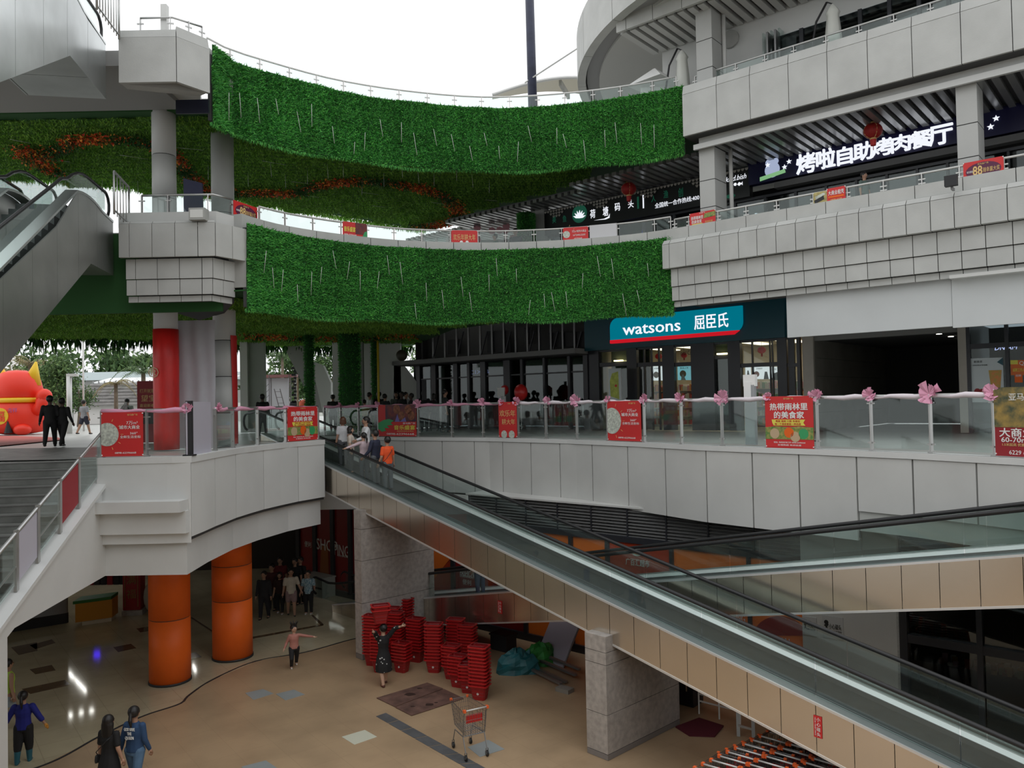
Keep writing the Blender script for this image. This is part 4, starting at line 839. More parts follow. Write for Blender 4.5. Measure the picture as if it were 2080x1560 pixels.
# ================================================================ BANNERS ON THE RAILINGS
M_night = mat('stage_photo_dark', (.03, .01, .03), .5, noise=.9, scale=5, col2=(.20, .03, .02)); M_food = mat('food_photo', (.35, .28, .08), .5, noise=.5, scale=14, col2=(.06, .22, .05))
M_purp = mat('dark_purple_print', (.10, .01, .05), .5); M_ylw = mat('yellow_print', (.80, .72, .10), .5); M_lgrey = mat('light_emblem', (.62, .66, .58), .5, noise=.4, scale=18)
def content(bd, kind):
    r = bd.h/bd.w
    if kind == 'food':
        bd.tx('亚马逊广场', .5, .955, .035, M_gold); bd.tx('热带雨林里', .5, .80, .125, M_wtext, .80, .02); bd.tx('的美食家', .5, .64, .125, M_wtext, .64, .02)
        bd.poly([(.14, .55), (.84, .55), (.80, .49), (.84, .435), (.18, .435), (.15, .49)], M_ylw, 'yellow_strip', lift=.004); bd.tx('粤菜 湘菜 川菜 东南亚', .48, .52, .038, M_red, .52, lift=.012); bd.tx('每一个美食都是一种态度', .48, .465, .038, M_red, .55, lift=.012)
        bd.poly([(0, .17), (1, .17), (1, .40), (.7, .42), (.5, .40), (.25, .42), (0, .40)], M_food, 'food_picture', lift=.004)
        for x, y, m in ((.2, .28, M_tan), (.5, .3, M_orange), (.8, .28, M_greenp), (.63, .22, M_tan)): bd.disc(x, y, .10*bd.w, m, 'plate', lift=.008)
        bd.tx('地址: 海南省海口市 0898-62396668', .5, .11, .03, M_wtext, .66); bd.tx('全城热招 欢迎品鉴', .5, .06, .03, M_wtext, .5)
    elif kind == 'clock':
        rr_ = .28*bd.w if r > .7 else .14*bd.w; bd.poly([(max(0, .14+rr_*math.cos(2*math.pi*k/28)/bd.w), .5+rr_*math.sin(2*math.pi*k/28)/bd.h) for k in range(28)], M_lgrey, 'round_emblem', lift=.004); 
        for k in range(5):
            a = -1.2+k*.6; q = bd.P(.14, .5, .01)+bd.u*(math.cos(a)*.33*bd.w)+bd.v*(math.sin(a)*.33*bd.w); obj('ray_mark', B().bar(q, q+bd.u*math.cos(a)*.06*bd.w+bd.v*math.sin(a)*.06*bd.w, .008, .008), M_gold, bd.t)
        if r > .7:
            bd.tx('亚马逊广场', .75, .94, .04, M_gold); bd.tx('7万m²', .74, .76, .08, M_wtext, .30); bd.tx('城市大商业', .68, .66, .08, M_wtext, .50, .01); bd.tx('360°', .78, .52, .05, M_wtext, .2); bd.tx('全鲜生活坐标', .70, .44, .06, M_wtext, .5); bd.tx('0898-62396668', .58, .08, .04, M_wtext, .5)
        else: bd.tx('7万m²城市大商业', .64, .70, .17, M_wtext, .58); bd.tx('360°全鲜生活坐标', .64, .42, .13, M_wtext, .5); bd.tx('62396668', .6, .18, .1, M_wtext, .3)
    elif kind == 'happy':
        if r > 1: bd.tx('欢乐年', .5, .68, .17, M_gold, .9); bd.tx('耕大年', .55, .44, .15, M_gold, .75); bd.tx('亚马逊', .6, .95, .03, M_gold); [bd.disc(x, .08, .16*bd.w, M_lgrey, 'ram_horn', lift=.004) for x in (.3, .72)]
        else: bd.tx('欢乐年耕大年', .5, .5, .42, M_gold, .86); [bd.disc(x, .14, .06*bd.w, M_wtext, 'ram_horn', lift=.004) for x in (.38, .60)]
    elif kind == 'music':
        bd.q(.20, .46, 1, 1, M_night, 'stage_photo', lift=.004)
        for x, y, m in ((.5, .86, M_orange), (.8, .84, M_orange), (.62, .66, M_dred), (.88, .66, M_dred)): bd.disc(x, y, .09*bd.w, mat('singer_print', (.28, .10, .05), .6, noise=.6, scale=12), 'singer_print', lift=.008)
        bd.poly([(.45, .46), (.52, .70), (.58, .46), (.72, .60), (.75, .46)], mat('violet_light_print', (.18, .15, .42), .5), 'stage_light_print', lift=.009)
        bd.poly([(0, .42), (.15, .52), (.30, .55), (.42, .50), (.34, .42), (.40, .36), (.24, .34), (.30, .26), (.16, .26), (.22, .18), (.10, .14), (.0, .24)], M_greenp, 'green_splash', lift=.010)
        bd.tx('亚马逊广场', .82, .41, .055, M_wtext, .32, lift=.012); bd.tx('音乐盛宴', .70, .28, .13, M_ylw, .56, .02, lift=.012); bd.tx('海南首席商业项目', .72, .165, .035, M_gold, .44, lift=.012); bd.tx('0898-62396668.', .60, .075, .06, M_wtext, .74, lift=.012)
    elif kind == 'music2':
        bd.q(.52, .25, 1, 1, M_night, 'stage_photo', lift=.004); bd.tx('音乐盛宴', .28, .52, .30, M_ylw, .48, .02); bd.poly([(.8, .1), (1, .1), (1, .5), (.9, .45)], M_greenp, 'green_splash', lift=.008); bd.tx('0898-62396668', .3, .15, .12, M_wtext, .5)
    elif kind == '88':
        bd.disc(.5, .5, .44*bd.w, M_purp, 'dark_oval', lift=.003, ry=.40*bd.h); bd.tx('88', .36, .52, .42, M_gold, .24, .02, lift=.01); bd.tx('随幸赢大奖', .70, .50, .22, M_gold, .42, lift=.01); bd.tx('每天消费满', .17, .50, .10, M_wtext, .16, lift=.01); bd.tx('亚马逊广场', .5, .82, .08, M_gold, lift=.01); bd.tx('活动时间 详情咨询服务台', .5, .22, .08, M_gold, .5, lift=.01)
    elif kind == 'food2':
        bd.tx('热带雨林里', .30, .66, .22, M_wtext, .48, .01); bd.tx('的美食家', .28, .40, .22, M_wtext, .40, .01); bd.q(.10, .10, .5, .26, M_ylw, 'yellow_strip', lift=.004); bd.poly([(.55, .55), (1, .6), (1, .9), (.6, .85)], M_food, 'food_picture', lift=.004); bd.tx('亚马逊广场', .5, .93, .07, M_wtext); bd.tx('欢迎品鉴', .75, .3, .12, M_gold)
    elif kind == 'lease':
        bd.q(0, .42, 1, 1, mat('gold_city_photo', (.30, .20, .05), .5, noise=.7, scale=6, col2=(.03, .06, .04)), 'city_picture', lift=.004); bd.tx('亚马逊', .62, .86, .10, M_wtext, .55, lift=.01); bd.tx('大商业', .50, .345, .12, M_wtext, .8, .015); bd.tx('60-70m²', .48, .24, .07, M_wtext, .7, .01); bd.tx('1.5米层高 优惠招租', .5, .17, .04, M_gold, .7); bd.tx('6229 6666', .62, .06, .06, M_wtext, .6)
    elif kind == 'lease2':
        bd.tx('大商业租凭', .5, .70, .26, M_wtext, .86, .01); bd.q(.08, .38, .92, .50, M_orange, 'orange_strip', lift=.004); bd.tx('0898-6239', .5, .25, .12, M_gold, .6)
    elif kind == 'city': bd.poly([(.1, .2), (.8, .45), (.75, .7), (.05, .45)], M_black2, 'building_print', lift=.004); bd.poly([(.2, .5), (.9, .75), (.8, .9), (.15, .7)], M_lgrey, 'building_print', lift=.006)
def banner(pl, xa, xb, z0, z1, kind, label, off=.07, m=None):
    a, c = pl.spx(xa, z1), pl.spx(xb, z1); p, q = pl.at(a, off, z0), pl.at(c, off, z0)
    bd = Board('banner', label, 'banner', p, q-p, (0, 0, 1), (q-p).length, z1-z0, m or M_red, th=.012); content(bd, kind); 
    for x in (.01, .99):
        for y in (.03, .97): obj('tie', B().sph(bd.P(x, y, 0), .016, 6, 4), M_wtext, bd.t)
    return bd
banner(RC_, 1556, 1655, -.02, 1.16, 'food', 'large red food banner with plates of food before the teal-signed shop')
banner(RC_, 1236, 1304, 0, 1.12, 'clock', 'red banner with a pale round emblem tied to the long plaza railing')
banner(RC_, 1016, 1051, 0, 1.16, 'happy', 'narrow upright red banner with three gold characters on the long plaza railing')
banner(RC_, 771, 848, 0, 1.14, 'music', 'banner with dark stage photo and green splash behind the riders')
banner(RC_, 2022, 2112, 0, 1.24, 'lease', 'gold and red leasing banner cut by the right edge of the photo', m=M_dred)
banner(LR, 209, 293, .14, 1.10, 'clock', 'red banner with a pale round emblem on the railing beside the stair')
banner(LC, 580, 641, .14, 1.14, 'food', 'red food banner at the end of the curved plaza railing beside the moving walkway')
banner(R2, 694, 743, 6.24, 6.70, 'music2', 'small red and dark music banner on the lower green wall railing')
banner(R2, 916, 969, 6.24, 6.68, 'happy', 'small wide red banner with gold characters on the lower green wall railing')
banner(R2, 1143, 1196, 6.24, 6.68, 'clock', 'small wide red banner with a round emblem beside a blank white board')
banner(R2, 1199, 1253, 6.24, 6.70, None, 'blank white board tied to the level two railing', m=mat('blank_board', (.62, .62, .64), .6))
banner(FR2, 1402, 1455, 6.14, 6.58, 'food2', 'small red food banner beside the square pillar of level two')
banner(FR2, 1654, 1681, 6.14, 6.52, 'city', 'small yellow poster of buildings on the level two railing', m=mat('yellow_city_poster', (.50, .42, .16), .5, noise=.5, scale=9))
banner(FR2, 1682, 1719, 6.14, 6.56, 'lease2', 'small red leasing banner beside the yellow poster')
banner(FR2, 1956, 2038, 6.08, 6.56, '88', 'red and purple banner reading 88 near the tall right pillar')
bq = onY(475, 430, BL2.p[2].y+.1); be = onY(523, 435, BL2.p[2].y+1.0)
bd = Board('banner', 'red and purple banner reading 88 beside the lower corner block', 'banner', V((bq.x, bq.y, 6.20)), V((be.x-bq.x, be.y-bq.y, 0)), (0, 0, 1), math.hypot(be.x-bq.x, be.y-bq.y), .48, M_red); content(bd, '88')
# ================================================================ GROUND FLOOR SHOPS (plane N = 26)
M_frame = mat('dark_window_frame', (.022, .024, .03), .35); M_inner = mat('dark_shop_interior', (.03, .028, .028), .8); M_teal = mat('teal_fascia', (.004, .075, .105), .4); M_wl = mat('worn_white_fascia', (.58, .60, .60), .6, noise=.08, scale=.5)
M_stone = mat('passage_stone', (.20, .19, .165), .5, noise=.2, scale=1.5)
g = thing('ground_shop_walls', loc=(0, 0, 0), **ST)
W26.rect(1188, 1215, 0, 4.9, M_frame, g, 'pier', .1)
W26.rect(1600, 1612, 0, 4.9, M_frame, g, 'pier', .1)
W26.rect(1629, 1651, 0, 4.9, mat('beige_stone_trim', (.40, .37, .32), .5, noise=.1, scale=2), g, 'door_jamb', .12); W26.rect(1944, 1966, 0, 4.9, mat('beige_stone_trim', (.4, .37, .32)), g, 'door_jamb', .12)
W22 = Wall(UNP(0, 21.25, 0), UU); W22.rect(1601, 1936, W22.at(1700, 679.5).z, 3.92, M_wl, g, 'fascia_board', .1, 0, 640); W22.rect(1937, 2300, W22.at(1960, 665).z, 3.86, M_wl, g, 'fascia_board', .12, 0, 640)
W22.rect(1937, 2300, 3.86, 3.94, M_paint, g, 'drip_edge', .4, .0, 600)
zz = W26.at(2000, 665).z
# far left dark glazed building with its ledge
t = thing('glazed_shopfront', loc=UNP(uN(1000, 26), 26, 0), **ST)
uL_ = uN(846, 26, py=750); uR_ = uN(1198, 26, py=750)
obj('ledge', B().ob(UNP(uL_-.6, 25.0, 3.02), UU*(uR_-uL_+.6), NN*1.1, (0, 0, .2)), mat('grey_ledge', (.22, .22, .22), .6), t)
obj('ledge_return', B().ob(UNP(uL_-.6, 25.0, 3.02), NN*8, UU*.6, (0, 0, .2)), mat('grey_ledge', (.22, .22, .22), .6), t)
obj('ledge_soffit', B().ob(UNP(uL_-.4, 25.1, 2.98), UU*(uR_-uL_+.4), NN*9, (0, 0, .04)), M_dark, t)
for a, c in ((846, 858), (881, 890), (926, 934), (954, 959), (981, 991), (1028, 1041), (1062, 1067), (1108, 1112), (1158, 1163), (1190, 1199)): W26.rect(a, c, 0, 3.0, M_frame, t, 'mullion', .16, 0, 800)
for a, c in ((858, 881), (890, 926), (934, 954), (959, 981), (991, 1028), (1041, 1062), (1067, 1108), (1112, 1158), (1163, 1190)):
    W26.rect(a, c, .05, 2.95, M_shopg, t, 'glass_pane', .02, .03, 800); W26.rect(a, c, 2.3, 2.36, M_frame, t, 'transom', .08, .02, 800)
for k in range(15):
    a = 846+k*24; W26.rect(a, a+3, 3.2, 4.9, M_dsteel, t, 'stud', .06, -.3, 690)
    if k % 2: obj('brace', B().bar(W26.at(a, 735, -.25), W26.at(a+16, 672, -.25), .05, .05), M_frame, t)
for a, c, y0, y1 in ((980, 1027, 672, 716), (1055, 1070, 665, 700), (1105, 1180, 675, 705), (900, 925, 690, 720)): W26.poly([(a, y1), (c, y1-2), (c, y0-2), (a, y0)], M_black2, t, 'dark_panel', .03, -.35)
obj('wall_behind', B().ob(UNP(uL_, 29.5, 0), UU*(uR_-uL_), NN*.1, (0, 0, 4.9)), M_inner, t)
obj('upper_backing', B().ob(UNP(uL_, 26.7, 3.2), UU*(uR_-uL_), NN*.1, (0, 0, 1.7)), mat('dim_wall', (.09, .09, .088), .8), t)
obj('side_wall', B().ob(UNP(uL_-.05, 26, 0), UU*.1, NN*7, (0, 0, 4.9)), M_inner, t)
o = W26.poly([(873, 812), (880, 811), (880, 745), (873, 746)], M_red, t, 'red_strip', .02, -.3)
W26.tx('CIX &', 958, 755, 8, emis('sign_reflection_glow', (.45, .5, .9), .5), t, 44, lift=-.5)  # glowing letters put in for a sign mirrored in the glass
# right dark shop
t = thing('corner_drink_shop', loc=UNP(uN(2010, 26), 26, 0), **ST)
for a, c in ((1966, 1974), (2044, 2052), (2100, 2110)): W26.rect(a, c, 0, 3.1, M_frame, t, 'mullion', .12, 0, 760)
W26.rect(1966, 2110, 2.42, 2.56, M_frame, t, 'transom', .1, 0, 760)
for a, c in ((1974, 2044), (2052, 2100)): W26.rect(a, c, 0, 3.1, M_shopg, t, 'glass_pane', .02, .02, 760)
obj('wall_behind', B().ob(UNP(uN(1966, 26), 29, 0), UU*6, NN*.1, (0, 0, 3.2)), M_inner, t)
W26.tx('DN AM', 2043, 706, 9, emis('blue_sign_glow', (.5, .6, 1), 1.1), t, 42, lift=.05, shear=.2)
bd_o = W26.at(1974, 817, .06); bd_c = W26.at(2041, 817, .06)
bd = Board('drink_poster', 'tall white poster of a fruit drink in the window beside the stone passage', 'poster', bd_o, bd_c-bd_o, (0, 0, 1), (bd_c-bd_o).length, W26.at(2000, 727).z-bd_o.z, mat('poster_white', (.62, .68, .70), .5))
bd.tx('鲜果茶', .25, .92, .05, M_black2); bd.tx('一杯好茶从早到晚', .28, .84, .03, M_black2, .5); bd.poly([(.56, .72), (.95, .72), (.88, .18), (.64, .18)], mat('orange_drink', (.62, .20, .05), .4, noise=.6, scale=12, col2=(.45, .35, .06)), 'drink_glass', lift=.004)
for x, y, m in ((.2, .25, M_dred), (.34, .24, M_dred), (.5, .27, M_yellow), (.4, .2, M_yellow), (.5, .16, M_orange)): bd.disc(x, y, .10*bd.w, m, 'fruit', lift=.006)
bd.poly([(.82, .9), (1, 1), (1, .82)], M_teal, 'teal_corner', lift=.004)
bd_o = W26.at(2054, 762, .06); bd_c = W26.at(2092, 762, .06); bd = Board('window_notice', 'orange and red notice on the dark window at the right edge', 'notice', bd_o, bd_c-bd_o, (0, 0, 1), (bd_c-bd_o).length, .42, mat('notice_orange', (.75, .16, .03), .5)); bd.tx('诚聘工作人员', .5, .35, .22, M_ylw, .8, .01); bd.q(0, .72, .4, 1, M_ylw, lift=.004); bd.tx('Q', .6, .8, .25, M_wtext)
bd_o = W26.at(2062, 777, .06); bd_c = W26.at(2078, 777, .06); bd = Board('window_notice', 'small orange square notice under the wider one at the right edge', 'notice', bd_o, bd_c-bd_o, (0, 0, 1), (bd_c-bd_o).length, .24, M_orange); bd.tx('招聘', .5, .8, .25, M_wtext)
# stone passage
t = thing('stone_passage', loc=UNP(uN(1800, 26), 26, 0), **ST); ua, uc_ = uN(1651, 26), uN(1944, 26)
obj('side_wall', B().ob(UNP(ua-.1, 26, 0), UU*.1, NN*9, (0, 0, 3.3)), M_stone, t); obj('side_wall', B().ob(UNP(uc_, 26, 0), UU*.1, NN*9, (0, 0, 3.3)), M_stone, t)
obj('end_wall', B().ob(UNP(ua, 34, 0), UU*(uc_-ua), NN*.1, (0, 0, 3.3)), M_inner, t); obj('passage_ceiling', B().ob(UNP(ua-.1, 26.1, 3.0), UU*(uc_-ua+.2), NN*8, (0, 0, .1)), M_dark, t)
obj('lintel', B().ob(UNP(ua, 26.0, 2.95), UU*(uc_-ua), NN*.25, (0, 0, .2)), mat('grey_lintel', (.2, .2, .19), .6), t)
for k in range(5): obj('joint', B().ob(UNP(ua+.002, 26.2, .6*k+.6), UU*.006, NN*7, (0, 0, .01)), M_joint, t)
for k in range(4): q = UNP(uc_-.7, 26.9+1.6*k, 2.985); obj('downlight', B().cyl(q, q-V((0, 0, .01)), .08, n=12), emis('downlight_glow', (1, .95, .85), 6), None, label='round white downlight in the passage ceiling, %s from its mouth' % ('first', 'second', 'third', 'fourth')[k], category='light', group='downlights in the stone passage')
# ---- shop with the teal sign
t = thing('teal_sign_shopfront', loc=UNP(uN(1400, 26), 26, 0), **ST)
for a, c in ((1215, 1222), (1279, 1299), (1351, 1375), (1409, 1456), (1484, 1509), (1584, 1603), (1624, 1630)): W26.rect(a, c, 0, 3.25, M_frame, t, 'pier', .18, 0, 780)
for a, c, tr in ((1222, 1279, ((736, 744),)), (1299, 1351, ((736, 744),)), (1375, 1409, ((736, 744),)), (1456, 1484, ((722, 729),)), (1509, 1584, ((737, 745),)), (1604, 1624, ((738, 745),))):
    for y0, y1 in tr: z1_, z0_ = W26.at((a+c)/2, y0).z, W26.at((a+c)/2, y1).z; W26.rect(a, c, z0_, z1_, M_frame, t, 'transom', .14, 0, 780)
    W26.rect(a, c, 3.05, 3.25, M_frame, t, 'header', .14, 0, 780)
    W26.rect(a, c, 0, 3.1, glass('clear_shop_glass', (.80, .84, .82), .04), t, 'glass_pane', .015, .02, 780)
for x in (1310, 1325, 1340, 1530, 1571, 1566): W26.rect(x, x+2.5, 0, 3.1, M_frame, t, 'mullion', .08, 0, 780)
W26.rect(1409, 1509, 0, 3.0, mat('black_door_panel', (.012, .012, .016), .3), t, 'door_leaf', .06, -.05, 780)
us, ue = uN(1215, 26), uN(1630, 26)
M_cream = mat('cream_wall', (.62, .55, .42), .7)
obj('wall_behind', B().ob(UNP(us, 31, 0), UU*(ue-us), NN*.1, (0, 0, 3.3)), M_cream, t); obj('shop_ceiling', B().ob(UNP(us, 26.2, 3.25), UU*(ue-us), NN*5, (0, 0, .1)), M_cream, t)
obj('side_wall', B().ob(UNP(us-.1, 26.2, 0), UU*.1, NN*5, (0, 0, 3.3)), M_cream, t); obj('side_wall', B().ob(UNP(ue, 26.2, 0), UU*.1, NN*5, (0, 0, 3.3)), M_cream, t)
obj('partition', B().ob(UNP(uN(1222, 26), 26.6, 0), UU*(uN(1299, 26)-uN(1222, 26)), NN*.1, (0, 0, 3.2)), M_inner, t)
for k in range(7):
    u = us+.9+k*1.35; obj('ceiling_light', B().ob(UNP(u, 27.2, 3.2), UU*.5, NN*2.8, (0, 0, .03)), emis('shop_light', (1, .86, .66), 2.6), None, label='warm ceiling light strip in the teal-signed shop, number %s from its left' % ('one', 'two', 'three', 'four', 'five', 'six', 'seven')[k], category='light', group='ceiling light strips in the teal-signed shop')
def shelf(u, n, w, h, lab, seed):
    t = thing('product_shelf', lab, 'shelf', UNP(u, n, 0)); obj('frame', B().ob(UNP(u, n, 0), UU*w, NN*.06, (0, 0, h)), M_wtext, t); R_ = np.random.default_rng(seed); cs = [(.6, .08, .05), (.7, .35, .1), (.65, .6, .5), (.2, .35, .2), (.6, .3, .35), (.35, .1, .08)]
    for k in range(int(h/.34)): obj('shelf_board', B().ob(UNP(u, n-.35, .1+.34*k), UU*w, NN*.35, (0, 0, .02)), M_cream, t)
    b = B()
    for k in range(int(h/.34)):
        x = .02
        while x < w-.1: ww = R_.uniform(.05, .11); b.cur = int(R_.integers(0, 6)); b.ob(UNP(u+x, n-.33, .12+.34*k), UU*ww*.9, NN*.2, (0, 0, R_.uniform(.14, .28))); x += ww
    o = obj('products', b, [mat('product_%s' % 'abcdef'[i], c, .5) for i, c in enumerate(cs)], t); o['kind'] = 'stuff'
labs = ['product shelf behind the first window left of the black doors', 'product shelf behind the blue window poster', 'product shelf behind the wide window right of the black doors', 'product shelf at the right end of the teal-signed shop']
for i, (x, w_) in enumerate(((1303, 1.3), (1376, 1.2), (1508, 2.3), (1588, 1.0))): shelf(uN(x, 29), 29, w_, 1.75, labs[i], i)
def wposter(x0, x1, y0, y1, lab, m, lines=(), cat='poster', lift=-.06):
    a, c, d = W26.at(x0, y1, lift), W26.at(x1, y1, lift), W26.at(x0, y0, lift); bd = Board('lit_poster', lab, cat, a, c-a, (0, 0, 1), (c-a).dot(UU), d.z-a.z, m)
    for st, x, y, h, w_ in lines: bd.tx(st, x, y, h, M_black2, w_)
    return bd
M_lit = emis('backlit_white', (.9, .95, 1), .95); M_litb = emis('backlit_blue', (.25, .62, .72), .75)
bd = wposter(1325, 1344, 744, 773, 'backlit white poster in the first lit window left of the black doors', M_lit, (('好物推荐', .5, .85, .12, .7),)); bd.disc(.35, .4, .12, M_tan, 'portrait', lift=.004)
bd = wposter(1375, 1403, 744, 772, 'backlit blue poster beside the black doors', M_litb, (('新品上市', .5, .88, .12, .6),)); bd.disc(.4, .45, .13, M_tan, 'portrait', lift=.004); bd.poly([(.25, 0), (.6, 0), (.45, .4), (.32, .4)], M_wtext, 'dress', lift=.006)
bd = wposter(1513, 1524, 745, 770, 'narrow backlit poster of a dark figure in the wide window', M_lit); bd.poly([(.2, 0), (.9, 0), (.6, .7), (.4, .7)], M_black2, 'figure', lift=.004)
bd = wposter(1531, 1562, 745, 770, 'wide backlit poster in the middle of the wide window', M_lit, (('好物推荐', .35, .85, .12, .4),)); bd.poly([(.62, 0), (.95, 0), (.85, .6), (.7, .6)], M_black2, 'figure', lift=.004); bd.disc(.15, .4, .1, M_orange, 'portrait', lift=.004)
bd = wposter(1564, 1584, 745, 772, 'backlit poster at the right end of the wide window', M_lit, (('彩妆', .4, .82, .14, .5),)); bd.poly([(.1, 0), (.9, 0), (.7, .6), (.3, .5)], M_black2, 'figure', lift=.004)
W26.tx('onal Care', 1391, 716, 9, M_black2, t, 30, lift=-.2)
for (x, y, r_, lb) in ((1324, 723, .14, 'left of the black pier'), (1376, 721, .12, 'behind the pane lettered in black'), (1535, 710, .15, 'in the wide window')):
    p = W26.at(x, y, -.5); tl = thing('paper_lantern', 'small red paper lantern ' + lb + ' of the teal-signed shop', 'lantern', p-V((0, 0, r_*.8))); obj('body', B().sph(p, r_, 12, 8, rz=.8), mat('lantern_red', (.5, .02, .02), .5, emit=(.5, .02, .02), estr=.12), tl, True); obj('string', B().cyl(p+V((0, 0, r_*.7)), p+V((0, 0, max(.3, 3.2-p.z))), .006, n=4), M_black2, tl); obj('tassel', B().cyl(p-V((0, 0, r_*1.5)), p-V((0, 0, r_*.7)), .03, n=6), M_red, tl)
for x, y, lb in ((1261, 731, 'left end'), (1471, 717, 'black doors')):
    a = W26.at(x, y, .1); obj('wall_light', B().ob(a-UU*.18-V((0, 0, .06)), UU*.36, -NN*.12, (0, 0, .05)), emis('warm_lamp', (1, .82, .4), 5), None, label='warm wall light over the %s of the teal-signed shop' % lb, category='light')
    W26.rect(x-18, x+15, W26.at(x, y+4).z, W26.at(x, y-20).z, mat('grey_lamp_panel', (.22, .21, .17), .6), t, 'lamp_panel', .03, -.02, y)
# teal sign
a, c = W26.at(1198, 708, .35), W26.at(1603, 708, .35); a.z = 3.12; ht = 1.42
sg = Board('shop_sign', 'long teal shop sign with white lettering and a red underline', 'shop sign', a, UU, (0, 0, 1), (c-a).dot(UU), ht, M_teal, th=.3)
def sgp(px, py): q = W26.at(px, py, .35)-sg.o; return q.dot(sg.u)/sg.w, q.z/sg.h
xl, yb_s = sgp(1253, 694); xr_, yt_ = sgp(1518, 630); ylb = sgp(1253, 694)[1]; M_brt2 = emis('sign_teal', (.0, .19, .27), .85)
def rrect(x0, y0, x1, y1, rl, rr):
    pts = []; W_, H_ = sg.w, sg.h
    def arc(cx, cy, r, a0): return [(cx+r/W_*math.cos(math.radians(a0+k*15)), cy+r/H_*math.sin(math.radians(a0+k*15))) for k in range(7)]
    return [(x0, y0)]+[(x1-rr/W_, y0)]+arc(x1-rr/W_, y0+rr/H_, rr, -90)+[(x1, y1)]+arc(x0+rl/W_, y1-rl/H_, rl, 90)
yb1 = .20; yt1 = .83
sg.poly(rrect(xl, yb1, xr_, yt1, .35, .35), M_brt2, 'sign_box', .12, 0); sg.poly([(xl, yb1-.05), (xr_-.04, yb1-.05), (xr_-.015, yb1+.04), (xl, yb1+.04)], emis('sign_red', (.62, .01, .02), .9), 'red_underline', .14, 0)
M_lw = emis('lit_white', (.9, .93, 1), 1.0)
xc = sgp(1336, 660)[0]; xw = (sgp(1402, 660)[0]-sgp(1270, 660)[0]); sg.tx('watsons', xc, .5, .30, M_lw, xw, .006, lift=.13, ext=.02); xc = sgp(1457, 655)[0]; xw = (sgp(1492, 660)[0]-sgp(1422, 660)[0]); sg.tx('屈臣氏', xc, .52, .34, M_lw, xw, .008, lift=.13, ext=.02)
# poster stand in front of it
p = onN(1240, 806, 25.0); pz = UNP(p.dot(UU)-.2, 25.2, 0)
bd = Board('poster_stand', 'white and lime poster on a stand left of the shop entrance', 'sign stand', pz, UU, (0, 0, 1), .55, 2.35, mat('poster_white', (.62, .68, .7)), th=.05); bd.poly([(.15, .55), (.85, .5), (.8, .95), (.3, .92), (.1, .8)], mat('lime_print', (.55, .62, .12), .5, noise=.3, scale=6), 'lime_leaf_print', lift=.004); bd.disc(.6, .72, .05, M_red, lift=.008); bd.q(.15, .37, .85, .43, mat('green_bar', (.1, .4, .25), .5), lift=.004); bd.poly([(.1, .1), (.9, .1), (.7, .3), (.3, .28)], M_black2, 'figure_print', lift=.004)
# white info pillar
p = onZ(1524, 904, 0); tt_ = thing('info_pillar', 'grey and white upright information pillar behind the plaza railing', 'sign stand', p); obj('body', B().ob(p-UU*.12, UU*.26, NN*.12, (0, 0, 1.45)), mat('pillar_grey', (.34, .35, .36), .5), tt_); obj('screen', B().ob(p-UU*.12-NN*.01+V((0, 0, 1.1)), UU*.18, -NN*.01, (0, 0, .42)), M_wtext, tt_); obj('cap', B().ob(p-UU*.14+V((0, 0, 1.42)), UU*.30, NN*.14, (0, 0, .28)), M_wtext, tt_)
# balloons and white sign on the left
for x, y, r_, lb in ((1025, 792, .17, 'left, beside the white sign'), (1058, 797, .28, 'right, larger')):
    p = onN(x, y, 24.5); tb = thing('balloon', 'red balloon in front of the glazed shop, %s' % lb, 'balloon', (p.x, p.y, 0)); obj('skin', B().sph(p, r_, 12, 9, rz=1.2), mat('balloon_red', (.7, .03, .03), .3), tb, True); obj('stick', B().cyl((p.x, p.y, 0), p-V((0, 0, r_)), .01, n=5), M_wtext, tb)
p = onN(1015, 800, 24.4); tt_ = thing('white_sign', 'white square-headed sign left of the balloons', 'sign', (p.x, p.y, 0)); obj('post', B().ob((p.x, p.y, 0), UU*.1, NN*.05, (0, 0, 1.4)), M_wtext, tt_); obj('head', B().ob((p.x-.1, p.y, 1.4), UU*.38, NN*.05, (0, 0, .36)), M_wtext, tt_); obj('side_post', B().ob(V((p.x, p.y, .9))+UU*.22, UU*.08, NN*.05, (0, 0, .5)), M_wtext, tt_)
# ================================================================ LEVEL TWO SHOPS (N = 24.1)
t = thing('level_two_shopfronts', loc=(0, 0, 5.9), **ST)
W24.rect(1088, 1115, 5.9, 8.6, M_conc, t, 'end_pier', .3, 0, 450)
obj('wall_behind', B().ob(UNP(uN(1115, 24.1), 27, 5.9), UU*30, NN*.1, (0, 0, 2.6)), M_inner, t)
for x in range(1120, 2080, 62): W24.rect(x, x+5, 5.9, 7.5, M_frame, t, 'mullion', .08, 0, 430)
W24.rect(1115, 2260, 7.44, 7.52, M_frame, t, 'header', .1, 0, 430)
for x in range(1125, 2080, 62): W24.rect(x, x+57, 5.9, 7.44, M_shopg, t, 'glass_pane', .02, 0, 430)
W24.rect(1580, 2260, 7.62, 7.8, mat('grey_band', (.12, .12, .12), .6), t, 'grey_band', .3, 0, 380)
def lsign(name, lab, x0, x1, z0, z1, m):
    a, c = W24.at(x0, 400, .3), W24.at(x1, 330, .3); a.z = z0; return Board(name, lab, 'shop sign', a, UU, (0, 0, 1), (c-a).dot(UU), z1-z0, m, th=.25)
def SP(sg, px, py): q = W24.at(px, py, .3)-sg.o; return q.dot(sg.u)/sg.w, q.z/sg.h
bl_ = lsign('restaurant_sign', 'long black fish restaurant sign with white characters and a lotus', 1115, 1529, 7.52, 8.48, mat('sign_black', (.006, .008, .008), .35))
M_dgl = mat('dim_green_letter', (.01, .11, .06), .5, emit=(.01, .12, .07), estr=.35)
